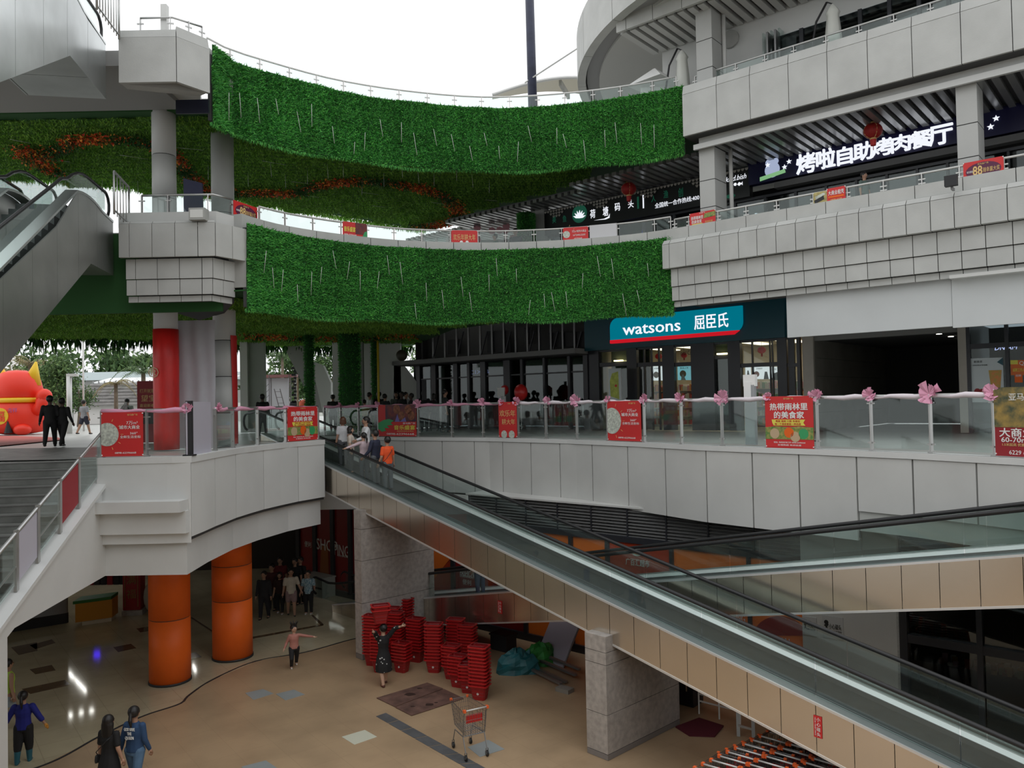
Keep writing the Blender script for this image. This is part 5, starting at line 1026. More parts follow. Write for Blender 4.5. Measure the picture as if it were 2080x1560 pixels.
for ch, x, y, h in (('荷', 1214, 437, 24), ('塘', 1240, 432, 26), ('码', 1264, 423, 22), ('头', 1291, 417, 22)): X, Y = SP(bl_, x, y); bl_.tx(ch, X, Y, h/70*.9/1.0, M_lw, .030, .010, lift=.02)
for ch, x, y, h in (('美', 1136, 449, .25), ('鱼', 1157, 447, .25), ('人', 1337, 407, .22), ('渔', 1362, 398, .26), ('创', 1392, 394, .3)): X, Y = SP(bl_, x, y); bl_.tx(ch, X, Y, h, M_dgl, .024, lift=.02)
X, Y = SP(bl_, 1384, 413); bl_.tx('全国统一合作热线:400', X, Y, .17, M_lw, .205, .004, lift=.03)
X, Y = SP(bl_, 1316, 413); bl_.q(X-.002, Y-.24, X+.004, Y+.24, M_lw, 'lit_bar', lift=.02); X, Y = SP(bl_, 1306, 415); bl_.q(X-.005, Y-.22, X+.004, Y+.22, M_dgl, 'green_bar', lift=.02)
X, Y = SP(bl_, 1187, 437); bl_.disc(X, Y, .34, M_dgl, 'lotus_leaf', lift=.01)
for k in range(7): a = .2+k*.42; c_ = bl_.P(X, Y-.18, .03); obj('lotus_petal', B().ext([c_, c_+bl_.u*math.cos(a+.25)*.16+bl_.v*math.sin(a+.25)*.16, c_+bl_.u*math.cos(a)*.30+bl_.v*math.sin(a)*.30, c_+bl_.u*math.cos(a-.25)*.16+bl_.v*math.sin(a-.25)*.16], bl_.n*.02), M_lw, bl_.t)
bl_.poly([(SP(bl_, 1217, 453)[0], .22), (SP(bl_, 1240, 450)[0], .17), (SP(bl_, 1248, 447)[0], .2), (SP(bl_, 1249, 446)[0], .36), (SP(bl_, 1246, 447)[0], .26), (SP(bl_, 1238, 449)[0], .21)], M_lw, 'boat_stroke', lift=.02)
X, Y = SP(bl_, 1503, 370); bl_.tx('klad.bish', X, Y+.08, .17, M_lw, SP(bl_, 1527, 360)[0]-SP(bl_, 1480, 372)[0], lift=.02, shear=.3); X, Y = SP(bl_, 1510, 378); bl_.poly([(X-.008, Y), (X, Y+.07), (X+.010, Y+.02), (X+.014, Y+.07), (X+.014, Y-.06), (X+.009, Y-.01), (X, Y-.06)], M_lw, 'fish_mark', lift=.02); bl_.disc(X-.016, Y+.02, .05, M_lw, 'dot', lift=.02); bl_.disc(SP(bl_, 1492, 383)[0], .12, .16, M_dgl, 'green_dish', lift=.01, ry=.07)
M_scal = mat('scallop_trim_paint', (.42, .40, .36), .5)
for k in range(62):
    X = (k+.5)/62; rows = 1+(2 if (k % 15) in (3, 4, 5) else (1 if (k % 15) in (2, 6) else 0))
    for r_ in range(rows): bl_.poly([(X+.0068*math.cos(a), .955-.11*r_+.09*math.sin(a)) for a in np.linspace(-math.pi, 0, 6)], M_scal, 'scallop', lift=.03)
nv = lsign('restaurant_sign', 'navy restaurant sign with large glowing white rounded characters', 1529, 2230, 7.86, 8.58, mat('sign_navy', (.006, .006, .05), .35))
for ch, x, y, h in (('烤', 1645, 336, 37), ('啦', 1684, 327, 36), ('自', 1723, 321, 33), ('助', 1761, 312, 33), ('烤', 1797, 304, 32), ('肉', 1836, 296, 32), ('餐', 1876, 288, 32), ('厅', 1917, 278, 38)):
    X, Y = SP(nv, x, y); hh_ = h/1600*W24.at(x, y).y/nv.h; nv.tx(ch, X, Y, hh_, M_lw, .60/nv.w*(1 if x < 1900 else 1.05), .020, lift=.03, ext=.03)
for x, y in ((1602, 344), (1611, 333), (2028, 247), (2017, 264), (1568, 340)):
    X, Y = SP(nv, x, y); nv.poly([(X+(.09 if k % 2 == 0 else .04)*math.sin(math.pi*k/5)/nv.w, Y+(.09 if k % 2 == 0 else .04)*math.cos(math.pi*k/5)/nv.h) for k in range(10)], M_lw, 'star', lift=.03)
X, Y = SP(nv, 1577, 352); mb = emis('pale_blue_emblem', (.45, .52, .72), .8)
nv.disc(X, Y+.06, .24, mb, 'emblem_disc', lift=.02); [nv.disc(X+dx/nv.w, Y+.40, .10, mb, 'emblem_lobe', lift=.02) for dx in (-.11, 0, .11)]; nv.poly([(X-.40/nv.w, Y-.34), (X+.42/nv.w, Y-.18), (X+.40/nv.w, Y-.02), (X-.40/nv.w, Y-.16)], emis('green_emblem', (.3, .62, .3), .7), 'emblem_ribbon', lift=.03)
def lantern(x, y, r, n, z1, lab):
    p = onN(x, y, n); t = thing('round_lantern', lab, 'lantern', p-V((0, 0, r))); m = mat('lantern_cloth', (.38, .012, .010), .6, noise=.4, scale=8)
    for k in range(12): a = k*math.pi/6; obj('gore', B().tube([p+V((math.cos(a)*r*math.sin(b_)*.98, math.sin(a)*r*math.sin(b_)*.98, -r*.86*math.cos(b_))) for b_ in np.linspace(.2, 2.94, 7)], .01, 4), M_gold, t) if k % 3 == 0 else None
    obj('body', B().sph(p, r, 16, 10, rz=.86), m, t, True); obj('collar', B().cyl(p-V((0, 0, r*.95)), p-V((0, 0, r*.8)), r*.35, n=12), M_gold, t); obj('collar', B().cyl(p+V((0, 0, r*.8)), p+V((0, 0, r*.95)), r*.35, n=12), M_gold, t); obj('tassel', B().cyl(p-V((0, 0, r*1.6)), p-V((0, 0, r*.95)), r*.28, r*.34, n=10), M_red, t); obj('string', B().cyl(p-V((0, 0, r*2.1)), p-V((0, 0, r*1.6)), .01, n=4), M_red, t); obj('hook_wire', B().cyl(p+V((0, 0, r*.9)), (p.x, p.y, z1), .008, n=4), M_black2, t)
lantern(1773, 266, .25, 22.6, 8.6, 'round red cloth lantern hanging in front of the navy restaurant sign')
lantern(1277, 384, .26, 23.0, 8.6, 'round red cloth lantern hanging in front of the black fish restaurant sign')
M_neon = emis('blue_neon', (.08, .08, 1), 3.5)
tn = thing('neon_sign', 'blue neon outline sign glowing behind the level two railing', 'neon sign', W24.at(1278, 480, -.6)); W_ = lambda x, y: W24.at(x, y, -.6)
obj('tube', B().tube([W_(1256, 480), (W_(1262, 474)), W_(1270, 472), W_(1277, 475), W_(1279, 480)], .02, 5), M_neon, tn); obj('tube', B().tube([W_(1255, 482), W_(1280, 486)], .02, 5), M_neon, tn); obj('tube', B().tube([W_(1286, 482), W_(1287, 463), W_(1294, 481), W_(1287, 481)], .02, 5), M_neon, tn)
for x, y in ((1528, 434), (1540, 436)): p = W24.at(x, y, -.3); obj('spot_light', B().sph(p, .07, 8, 5), emis('spot_glow', (1, 1, 1), 3), None, label='small white spot light behind the level two glass, %s of a close pair' % ('left' if x < 1535 else 'right'), category='light')
# floodlights on fascias
for (p, lb) in ((V((onY(405, 442, yb2-.02).x, yb2-.02, 5.95)), 'grey floodlight clipped on the lower corner block'),):
    tf = thing('floodlight', lb, 'floodlight', p); obj('housing', B().box(p.x-.2, p.y-.18, p.z-.05, p.x+.2, p.y+.12, p.z+.25), M_conc, tf); obj('lens', B().box(p.x-.16, p.y-.19, p.z+.0, p.x+.16, p.y-.18, p.z+.2), mat('lamp_lens', (.75, .75, .72), .2), tf)
p = UNP(uN(1924, 20.6, py=384), 20.45, 5.93); tf = thing('floodlight', 'small black floodlight on the level two fascia of the right building', 'floodlight', p); obj('housing', B().ob(p, UU*.26, -NN*.15, (0, 0, .24)), M_black2, tf); obj('bracket', B().ob(p+UU*.1, UU*.05, NN*.2, (0, 0, -.06)), M_dsteel, tf)
# level three: doors and dark windows behind
W23 = Wall(UNP(0, 23, 0), UU); t = thing('level_three_windows', loc=UNP(-8, 23, 9.9), **ST)
for x in range(1560, 2080, 60): W23.rect(x+14, x+66, 9.9, 11.9, M_shopg, t, 'glass_pane', .03, 0, 80); W23.rect(x+66, x+74, 9.9, 11.9, M_frame, t, 'mullion', .1, 0, 80)
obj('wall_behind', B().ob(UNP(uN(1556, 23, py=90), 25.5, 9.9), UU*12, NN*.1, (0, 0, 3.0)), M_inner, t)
td = thing('folding_doors', 'folded glass doors standing open on level three', 'door', W23.at(1570, 100))
for k in range(5): a = W23.at(1558+k*8, 90, .35); a.z = 9.9; obj('door_leaf', B().ob(a, UU*.05, NN*.5, (0, 0, 2.1)), M_dsteel if k % 2 else M_glassd, td)
obj('ceiling_ring_light', B().cyl(W23.at(1485, 81, .03), W23.at(1485, 81, .10), .28, n=20), M_conc, None, label='round grey fixture on the pale wall of level three', category='light')
# ================================================================ SUPERMARKET FRONT IN THE BASEMENT (N = 18.6)
wl = thing('supermarket_front', loc=UNP(0, NB_, ZB), **ST)
M_vin1 = mat('red_vinyl', (.26, .012, .012), .35); M_vin2 = mat('orange_vinyl', (.85, .20, .03), .35); M_vin3 = mat('dull_orange_vinyl', (.33, .10, .02), .35); M_vin4 = mat('dark_orange_vinyl', (.5, .05, .015), .35)
ZL = -2.72
W18.rect(600, 1632, ZB, ZB+.22, M_frame, wl, 'sill', .12, 0, 1200)
for x in (606, 640, 676, 712, 790, 864, 920, 975, 1066, 1160, 1234, 1364, 1520): W18.rect(x, x+7, ZB, ZL, M_frame, wl, 'mullion', .12, 0, 1150)
W18.rect(600, 1632, ZL-.05, ZL+.1, M_frame, wl, 'header', .12, 0, 1150)
cols_ = [(613, 640, M_vin1), (647, 676, M_vin1), (683, 712, M_vin1), (719, 790, M_vin1), (797, 864, M_vin3), (871, 920, M_vin4), (927, 975, M_vin1), (982, 1066, M_vin1), (1073, 1160, M_vin2), (1167, 1234, M_vin2), (1241, 1364, M_vin4), (1371, 1520, M_vin2), (1527, 1632, M_vin2)]
for x0_, x1_, m in cols_: W18.rect(x0_, x1_, ZB+.22, ZL-.05, m, wl, 'vinyl_pane', .03, .01, 1150)
W18.poly([(872, 1115), (920, 1130), (872, 1190)], M_vin2, wl, 'orange_shape', .01, .045); W18.poly([(836, 1090), (864, 1130), (864, 1180), (836, 1200)], M_vin1, wl, 'red_shape', .01, .045); W18.poly([(655, 1110), (668, 1105), (672, 1190), (650, 1190)], M_vin3, wl, 'orange_shape', .01, .045)
W18.poly([(1371, 1190), (1440, 1290), (1371, 1290)], M_vin1, wl, 'red_shape', .01, .045)
cc = [(1585+52*math.cos(a), 1290+40*math.sin(a)) for a in np.linspace(0, -math.pi, 14)]; W18.poly(cc[::-1], M_vin1, wl, 'red_disc', .01, .045)
M_dimw = mat('dim_white_letter', (.75, .73, .70), .5)
W18.tx('SHOP', 666, 1107, 22, M_dimw, wl, 42, .01, .06); W18.tx('PING', 696, 1118, 22, M_dimw, wl, 34, .01, .06); W18.tx('便利', 628, 1105, 11, M_dimw, wl, 14, 0, .06); W18.tx('CONVENIENT', 703, 1130, 4, M_dimw, wl, 30, 0, .06)
W18.tx('FASHION', 951, 1164, 12, M_dimw, wl, 30, .01, .06); W18.tx('便利', 951, 1182, 10, M_dimw, wl, 18, 0, .06); W18.tx('CONVENIENT', 951, 1171, 4, M_dimw, wl, 28, 0, .06)
W18.tx('FASHION', 1579, 1300, 16, M_dimw, wl, 56, .01, .06); W18.tx('时尚', 1580, 1318, 10, M_dimw, wl, 22, 0, .06); W18.tx('SHOPPING', 1490, 1252, 16, M_dimw, wl, 52, .01, .06)
W18.tx('广百汇超市', 1297, 1142, 13, M_dimw, wl, 48, .01, .06); W18.poly([(1297+11*math.cos(a), 1121+8*math.sin(a)) for a in np.linspace(0, 5.9, 14)][::-1], M_dimw, wl, 'round_logo', .01, .05); W18.poly([(1290, 1123), (1296, 1117), (1304, 1120), (1300, 1126)], M_vin2, wl, 'logo_mark', .01, .062)
# louvres
lv = thing('louvre_band', loc=UNP(0, NB_, ZL), **ST)
def louv(x0, x1, z0, z1, n):
    a, c = W18.at(x0, 1080), W18.at(x1, 1080); L = (c-a).dot(UU); a.z = z0
    obj('backing', B().ob(a+NN*.12, UU*L, NN*.02, (0, 0, z1-z0)), M_black2, lv)
    for k in range(n): z = z0+(z1-z0)*k/n; o = V((a.x, a.y, z)); obj('slat', B().add([o, o+UU*L, o+UU*L+NN*.1+V((0, 0, .05)), o+NN*.1+V((0, 0, .05)), o+V((0, 0, .012)), o+UU*L+V((0, 0, .012)), o+UU*L+NN*.1+V((0, 0, .062)), o+NN*.1+V((0, 0, .062))], [(0, 3, 2, 1), (4, 5, 6, 7), (0, 1, 5, 4), (1, 2, 6, 5), (2, 3, 7, 6), (3, 0, 4, 7)]), mat('louvre_slat', (.20, .20, .20), .45, .3), lv)
    m_ = max(2, int(L/1.1))
    for k in range(m_+1): o = a+UU*(L*k/m_-.02)-NN*.02; obj('upright', B().ob(o, UU*.04, NN*.03, (0, 0, z1-z0)), M_frame, lv)
louv(953, 1630, ZL+.08, -1.86, 9); louv(1826, 2300, -2.66, -1.4, 12)
W18.rect(700, 953, ZL+.05, -1.86, M_white, wl, 'plain_panel', .1, 0, 1050)
W18.rect(1631, 1826, ZB, -1.2, M_paint, wl, 'plain_wall', .14, 0, 1150)
W18.rect(1826, 1838, ZB, -2.6, M_frame, wl, 'jamb', .14, 0, 1300)
for x in (1838, 1990, 2190): W18.rect(x, x+12, ZB, -2.66, M_frame, wl, 'mullion', .16, 0, 1400)
for z in (-3.1, -4.2, ZB): W18.rect(1838, 2250, z, z+(.06 if z > -4 else .18), M_frame, wl, 'transom', .14, 0, 1400)
for x0_, x1_ in ((1850, 1990), (2002, 2190)): W18.rect(x0_, x1_, ZB+.1, -2.7, M_shopg, wl, 'glass_pane', .02, .02, 1400)
obj('wall_behind', B().ob(UNP(-26, 23.5, ZB), UU*45, NN*.1, (0, 0, 3.7)), M_inner, wl)
obj('wall_ledge', B().ob(UNP(-18, NB_-.05, -1.84), UU*30, NN*1.6, (0, 0, .05)), M_paint, wl)
tb = thing('sale_shelf', 'dim shelf of goods behind the dark supermarket window', 'shelf', UNP(uN(2000, 20), 20, ZB)); b = B(); R_ = np.random.default_rng(4)
obj('frame', B().ob(UNP(uN(1880, 20.3), 20.3, ZB), UU*3.4, NN*.5, (0, 0, 1.0)), M_black2, tb)
for k in range(90): b.cur = int(R_.integers(0, 6)); b.ob(UNP(uN(1880, 20.3)+R_.uniform(0, 3.3), 20.2+R_.uniform(0, .4), ZB+1.0), UU*.1, NN*.1, (0, 0, R_.uniform(.05, .2)))
o = obj('goods', b, [mat('product_%s' % 'abcdef'[i], (0, 0, 0)) for i in range(6)], tb); o['kind'] = 'stuff'
# white caution posters on the plain wall
for i, (x0_, x1_, y0_, y1_, lb) in enumerate(((1636, 1664, 1248, 1285, 'left of the two white caution posters under the second walkway'), (1676, 1718, 1246, 1290, 'white caution poster with a running figure under the second walkway'))):
    a, c, d = W18.at(x0_, y1_, .16), W18.at(x1_, y1_, .16), W18.at(x0_, y0_, .16); bd = Board('caution_poster', lb, 'poster', a, UU, (0, 0, 1), (c-a).dot(UU), d.z-a.z, mat('poster_grey', (.55, .56, .56), .5))
    bd.tx('小心碰头', .62, .55, .22, M_black2, .6); bd.tx('MIND YOUR HEAD', .62, .34, .08, M_black2, .6); bd.disc(.2, .70, .05, M_black2, 'figure_head', lift=.004); bd.poly([(.12, .3), (.2, .4), (.3, .3), (.24, .5), (.32, .62), (.2, .66), (.08, .55), (.16, .5)], M_black2, 'figure_mark', lift=.004)
# ================================================================ THINGS IN THE BASEMENT
def ordn(n): return ['bottom', 'second', 'third', 'fourth', 'fifth', 'sixth', 'seventh', 'eighth', 'ninth', 'tenth', 'eleventh', 'twelfth', 'thirteenth', 'fourteenth', 'fifteenth', 'sixteenth', 'seventeenth', 'eighteenth', 'nineteenth', 'twentieth'][n]
M_bask = mat('red_basket_plastic', (.46, .012, .014), .38); M_bask2 = mat('dark_red_handle', (.22, .008, .01), .4)
def basket_proto():
    t = thing('shopping_basket', 'x', 'basket'); w0, d0, w1, d1, h = .155, .115, .215, .155, .36
    def ringp(w_, d_, z): c = .035; return [(-w_+c, -d_, z), (w_-c, -d_, z), (w_, -d_+c, z), (w_, d_-c, z), (w_-c, d_, z), (-w_+c, d_, z), (-w_, d_-c, z), (-w_, -d_+c, z)]
    b = B(); lv = [ringp(w0, d0, 0), ringp(w1, d1, h), ringp(w1-.008, d1-.008, h), ringp(w0-.006, d0-.006, .01)]; vs = sum(lv, []); fs = [tuple(range(7, -1, -1)), tuple(range(24, 32))]
    for k in range(3): fs += [(k*8+i, k*8+(i+1) % 8, k*8+8+(i+1) % 8, k*8+8+i) for i in range(8)]
    b.add(vs, fs); obj('body', b, mat('basket_body_red', (.30, .008, .010), .45), t)
    b = B(); lv = [ringp(w1-.004, d1-.004, h-.035), ringp(w1+.034, d1+.034, h-.030), ringp(w1+.034, d1+.034, h), ringp(w1-.004, d1-.004, h)]; vs = sum(lv, []); fs = []
    for k in range(4): fs += [(k*8+i, k*8+(i+1) % 8, ((k+1) % 4)*8+(i+1) % 8, ((k+1) % 4)*8+i) for i in range(8)]
    b.add(vs, fs); obj('rim', b, M_bask, t)
    b = B()
    for s_ in (-1, 1): b.tube([(-w1-.01, s_*.02, h), (-w1+.03, s_*(d1-.03), h+.012), (w1-.03, s_*(d1-.03), h+.012), (w1+.01, s_*.02, h)], .010, 5)
    obj('handle', b, M_bask2, t)
    b = B()
    for z in (.10, .18, .26): b.tube([(x*1.01*(1), y*1.01, z) for x, y, _ in ringp(w0+(w1-w0)*z/h, d0+(d1-d0)*z/h, z)], .006, 4)
    obj('rib', b, M_bask2, t); return t
bp = basket_proto(); bp['group'] = 'red shopping baskets'; first = True
stacks = [(756, 1357, 1248, 'stack touching the flat stone pier'), (797, 1338, 1232, 'stack farther behind the basket woman'), (822, 1322, 1214, 'rearmost tall stack at the second walkway'), (803, 1350, 1246, 'tall stack just behind the basket woman'), (845, 1350, 1254, 'stack left of the tallest middle one'), (815, 1371, 1308, 'short stack right of the basket woman'), (882, 1371, 1264, 'tall stack in the middle of the row'), (926, 1352, 1260, 'rear stack beside the black crate'), (950, 1358, 1270, 'stack in front of the black crate'), (918, 1385, 1310, 'stack behind the low front one'), (931, 1401, 1335, 'low front stack with a pale emblem'), (952, 1413, 1352, 'stack between the two front ones'), (975, 1427, 1313, 'frontmost stack at the right end'), (772, 1371, 1290, 'stack at the legs of the basket woman')]
M_emb = mat('white_emblem', (.65, .6, .58), .5)
for i, (x, y0, y1, lb) in enumerate(stacks):
    p = onZ(x, y0-4, ZB); p = p+V((0, .12, 0)); hgt = (y0-y1)/1600*p.y*.97-.02; n = max(3, int((hgt-.36)/.085)+1); rz = random.uniform(-.5, -.15)
    for k in range(n):
        z = ZB+.085*k; lab = 'red basket, %s of the %s' % (ordn(k) if k < n-1 else 'topmost', lb); loc = (p.x+random.uniform(-.008, .008), p.y+random.uniform(-.008, .008), z)
        if first: bp.location = loc; bp.rotation_euler = (0, 0, rz); bp['label'] = lab; first = False; o = bp; WM[bp.name] = Matrix.Translation(V(loc)) @ Matrix.Rotation(rz, 4, 'Z')
        else: o = dup(bp, loc, rz+random.uniform(-.03, .03), lab)
        if k == 0 and i > 0: b = B(); b.ext([(.03*math.cos(a), -.128-.012, .16+.03*math.sin(a)) for a in np.linspace(0, 5.6, 9)], (0, .004, 0)); b.v = [tuple(WM[o.name] @ V(v)) for v in b.v]; obj('emblem', b, M_emb, o)
# trolley (shopping cart)
M_wire = mat('shaded_cart_wire', (.16, .16, .16), .35, .8); M_oend = mat('orange_plastic', (.80, .13, .03), .4)  # wire darkened: the shade under the long walkway is put into its colour
def cart_proto():
    t = thing('shopping_cart', 'x', 'shopping cart'); W0, W1, L_ = .27, .20, .80; zt, zb_ = .98, .50
    def cor(y, z): f = (y+L_/2)/L_; w_ = W0+(W1-W0)*f; w_ = w_*(.86+.14*(z-zb_)/(zt-zb_)); return w_
    b = B(); r = .0035
    for k in range(6):
        f = k/5; z = zb_+(zt-zb_)*f; y0, y1 = -L_/2+.02, L_/2-.14*(1-f); a = cor(y0, z); c = cor(y1, z); b.tube([(-a, y0, z), (-c, y1, z), (c, y1, z), (a, y0, z), (-a, y0, z)], r if k < 5 else .007, 4)
    for k in range(15):
        f = k/14; yb_, yt_ = -L_/2+.02+(L_-.16)*f, -L_/2+.02+(L_-.02)*f
        for s_ in (-1, 1): b.tube([(s_*cor(yb_, zb_), yb_, zb_), (s_*cor(yt_, zt), yt_, zt)], r, 4)
        b.tube([(-cor(yb_, zb_), yb_, zb_), (cor(yb_, zb_), yb_, zb_)], r, 4)
    for k in range(9):
        x = -.9+1.8*k/8
        for (yb_, yt_) in ((-L_/2+.02, -L_/2+.02), (L_/2-.14, L_/2)): b.tube([(x*cor(yb_, zb_), yb_, zb_), (x*cor(yt_, zt), yt_, zt)], r, 4)
        b.tube([(x*cor(-L_/2, zb_), -L_/2, zb_), (x*cor(L_/2-.14, zb_), L_/2-.14, zb_)], r, 4)
    obj('wire_basket', b, M_wire, t)
    b = B()
    for s_ in (-1, 1): b.tube([(s_*.25, -L_/2-.05, zt+.02), (s_*.25, -L_/2+.02, .90), (s_*.24, -L_/2+.10, .45), (s_*.24, -L_/2-.02, .16)], .013, 6); b.tube([(s_*.24, -L_/2+.10, .45), (s_*.20, L_/2-.2, .42), (s_*.20, L_/2-.10, .16)], .011, 6)
    b.tube([(-.24, -L_/2+.1, .45), (.24, -L_/2+.1, .45)], .01, 6); obj('frame', b, M_dsteel, t)
    obj('handle', B().tube([(-.23, -L_/2-.05, zt+.04), (.23, -L_/2-.05, zt+.04)], .016, 8), M_wrail, t, True)
    for s_ in (-1, 1): obj('handle_end', B().cb((s_*.255, -L_/2-.03, zt+.03), .05, .07, .05), M_oend, t); obj('corner_cap', B().cb((s_*.19, L_/2, zt), .05, .04, .045), M_oend, t)
    obj('seat_flap', B().cb((0, -L_/2+.06, .80), .36, .012, .16), M_red, t)
    for x, y in ((-.24, -L_/2-.02), (.24, -L_/2-.02), (-.20, L_/2-.10), (.20, L_/2-.10)):
        wq = obj('wheel', B().cyl((x-.016, y, .062), (x+.016, y, .062), .062, n=14), M_rubber, t, True); obj('fork', B().bar((x-.022, y, .05), (x-.022, y, .17), .006, .03), M_dsteel, t); obj('fork', B().bar((x+.022, y, .05), (x+.022, y, .17), .006, .03), M_dsteel, t); obj('hub', B().cyl((x-.02, y, .062), (x+.02, y, .062), .022, n=8), M_steel, t)
    return t
cp = cart_proto(); p = onZ(950, 1530, ZB); cp.location = (p.x, p.y+.1, ZB); cp.rotation_euler = (0, 0, math.radians(28)); cp['label'] = 'lone shopping cart with orange corners standing on the tan floor'; WM[cp.name] = Matrix.Translation(cp.location)
for r_, (ax, ay, nn) in enumerate(((1415, 1560, 9), (1510, 1561, 9), (1608, 1566, 8))):
    for j in range(nn):
        hx, hy = ax+24+16.5*j, ay+8-8.2*j; p = onZ(hx, hy, ZB+1.02); hv = onZ(hx+24, hy+7, ZB+1.02)-onZ(hx-24, hy-7, ZB+1.02); yaw = math.atan2(hv.y, hv.x); q = p-Matrix.Rotation(yaw, 3, 'Z') @ V((0, -.45, 0))
        lab = 'nested shopping cart in the %s row under the long walkway, %s from the front' % (('first', 'second', 'third')[r_], ordn(j).replace('bottom', 'first'))
        dup(cp, (q.x, q.y, ZB), yaw, lab, 'nested shopping carts under the walkway')
# junk heap
M_tarp = mat('teal_tarpaulin', (.015, .13, .15), .5, noise=.4, scale=4); M_gtarp = mat('green_net', (.03, .25, .04), .6, noise=.3, scale=4)
def lump(name, lab, cat, px, py, rx, ry, rz_, m, seed):
    p = onZ(px, py, ZB); R_ = np.random.default_rng(seed); b = B(); n, k = 18, 8; vs = []
    for i in range(k+1):
        th = math.pi/2*i/k
        for j in range(n): a = 2*math.pi*j/n; q = 1+.16*math.sin(3*a+seed)+R_.normal(0, .06); vs.append((p.x+rx*q*math.cos(a)*math.cos(th), p.y+ry*q*math.sin(a)*math.cos(th), ZB+rz_*math.sin(th)*(1+R_.normal(0, .12))))
    fs = [(i*n+j, i*n+(j+1) % n, (i+1)*n+(j+1) % n, (i+1)*n+j) for i in range(k) for j in range(n)]+[tuple(range(n-1, -1, -1))]; b.add(vs, fs); return obj(name, b, m, None, False, label=lab, category=cat)
lump('tarpaulin', 'crumpled teal tarpaulin heaped on the floor in the middle of the junk', 'tarpaulin', 1052, 1362, .55, .45, .55, M_tarp, 3)
lump('green_net', 'bright green net thrown over the junk behind the teal tarpaulin', 'net', 1098, 1345, .5, .35, .5, M_gtarp, 6)
p = onZ(1012, 1322, ZB); t = thing('black_crate', 'black storage crate behind the basket stacks', 'crate', p); obj('body', B().ob(p-UU*.3, UU*.62, NN*.45, (0, 0, .42)), M_black2, t); obj('lid', B().ob(p-UU*.33-NN*.03+V((0, 0, .42)), UU*.68, NN*.51, (0, 0, .05)), M_black2, t)
a = onZ(1092, 1332, ZB); c = onZ(1160, 1368, ZB); tb = thing('leaning_board', 'large pale lilac board leaning against the second walkway', 'board', a); d = (c-a); d.z = 0; up_ = V((.55, .60, 1.05))
obj('board', B().ob(a+V((0, 0, .02)), d.normalized()*1.35, up_, d.normalized().cross(up_).normalized()*.04), mat('lilac_board', (.42, .39, .46), .5), tb)
for q0 in (0, 1.35): o_ = a+d.normalized()*q0+V((0, 0, .03)); obj('edge_strip', B().bar(o_-V((0, .02, 0)), o_+up_-V((0, .02, 0)), .03, .03), M_dsteel, tb)
for i, (xm0, ym0, xm1, ym1) in enumerate(((1080, 1358, 1150, 1390), (1072, 1364, 1140, 1398), (1095, 1352, 1170, 1384), (1110, 1348, 1178, 1376))):
    q0, q1 = onZ(xm0, ym0, ZB), onZ(xm1, ym1, ZB); obj('metal_bar', B().bar(q0+V((0, 0, .06+.05*i)), q1+V((0, 0, .06+.05*i)), .09, .06), M_dsteel, None, label='grey metal bar in the junk beside the leaning board, %s from the floor' % ordn(i).replace('bottom', 'first'), category='metal bar', group='metal bars in the junk heap')
p = onZ(1128, 1404, ZB); obj('cardboard_box', B().ob(p, UU*.4, NN*.25, (0, 0, .1)), mat('grey_card', (.25, .23, .2), .8), None, label='small grey box in front of the metal bars', category='box')
for i, (x, y, lb) in enumerate(((1335, 1452, 'nearer'), (1385, 1432, 'farther'))):
    p = onZ(x, y, ZB); t = thing('black_bin', 'tall black covered bin with yellow strips behind the low pier, %s one' % lb, 'bin', p); obj('body', B().ob(p-UU*.3, UU*.6, NN*.5, (0, 0, 1.0)), M_black2, t); obj('cover', B().ob(p-UU*.34-NN*.04+V((0, 0, 1.0)), UU*.68, NN*.58, (0, 0, .16)), M_black2, t)
    for k in range(2): obj('yellow_strip', B().ob(p-UU*(.18-.3*k)-NN*.006+V((0, 0, .35)), UU*.03, -NN*.006, (0, 0, .42)), M_tan, t)
p = onZ(1500, 1496, ZB); t = thing('step_ladder', 'folded aluminium ladder leaning by the nested carts', 'ladder', p)
for s_ in (0, .34): obj('stile', B().bar(p+UU*s_, p+UU*s_+NN*.5-UU*.25+V((0, 0, 1.75)), .07, .03), M_steel, t)
for k in range(5): f = .12+k*.19; o_ = p+(NN*.5-UU*.25+V((0, 0, 1.75)))*f; obj('rung', B().bar(o_, o_+UU*.34, .03, .05), M_steel, t)
p = onZ(1405, 1492, ZB); obj('red_cloth', B().prism([tuple(onZ(x, y, ZB)[:2]) for x, y in ((1372, 1478), (1420, 1460), (1470, 1476), (1452, 1498), (1400, 1496))][::-1], ZB+.002, ZB+.03), mat('dark_red_cloth', (.10, .008, .02), .8), None, label='dark red cloth lying on the floor behind the low pier', category='cloth')
p = onZ(1420, 1450, ZB); t = thing('white_rack', 'low white rack standing in the dark beside the ladder', 'rack', p)
for k in range(3): obj('shelf_bar', B().bar(p+V((0, 0, .3+.16*k)), p+UU*1.0+V((0, 0, .3+.16*k)), .03, .03), M_wtext, t)
for s_ in (0, .5, 1.0): obj('upright', B().bar(p+UU*s_, p+UU*s_+V((0, 0, .7)), .03, .03), M_wtext, t)
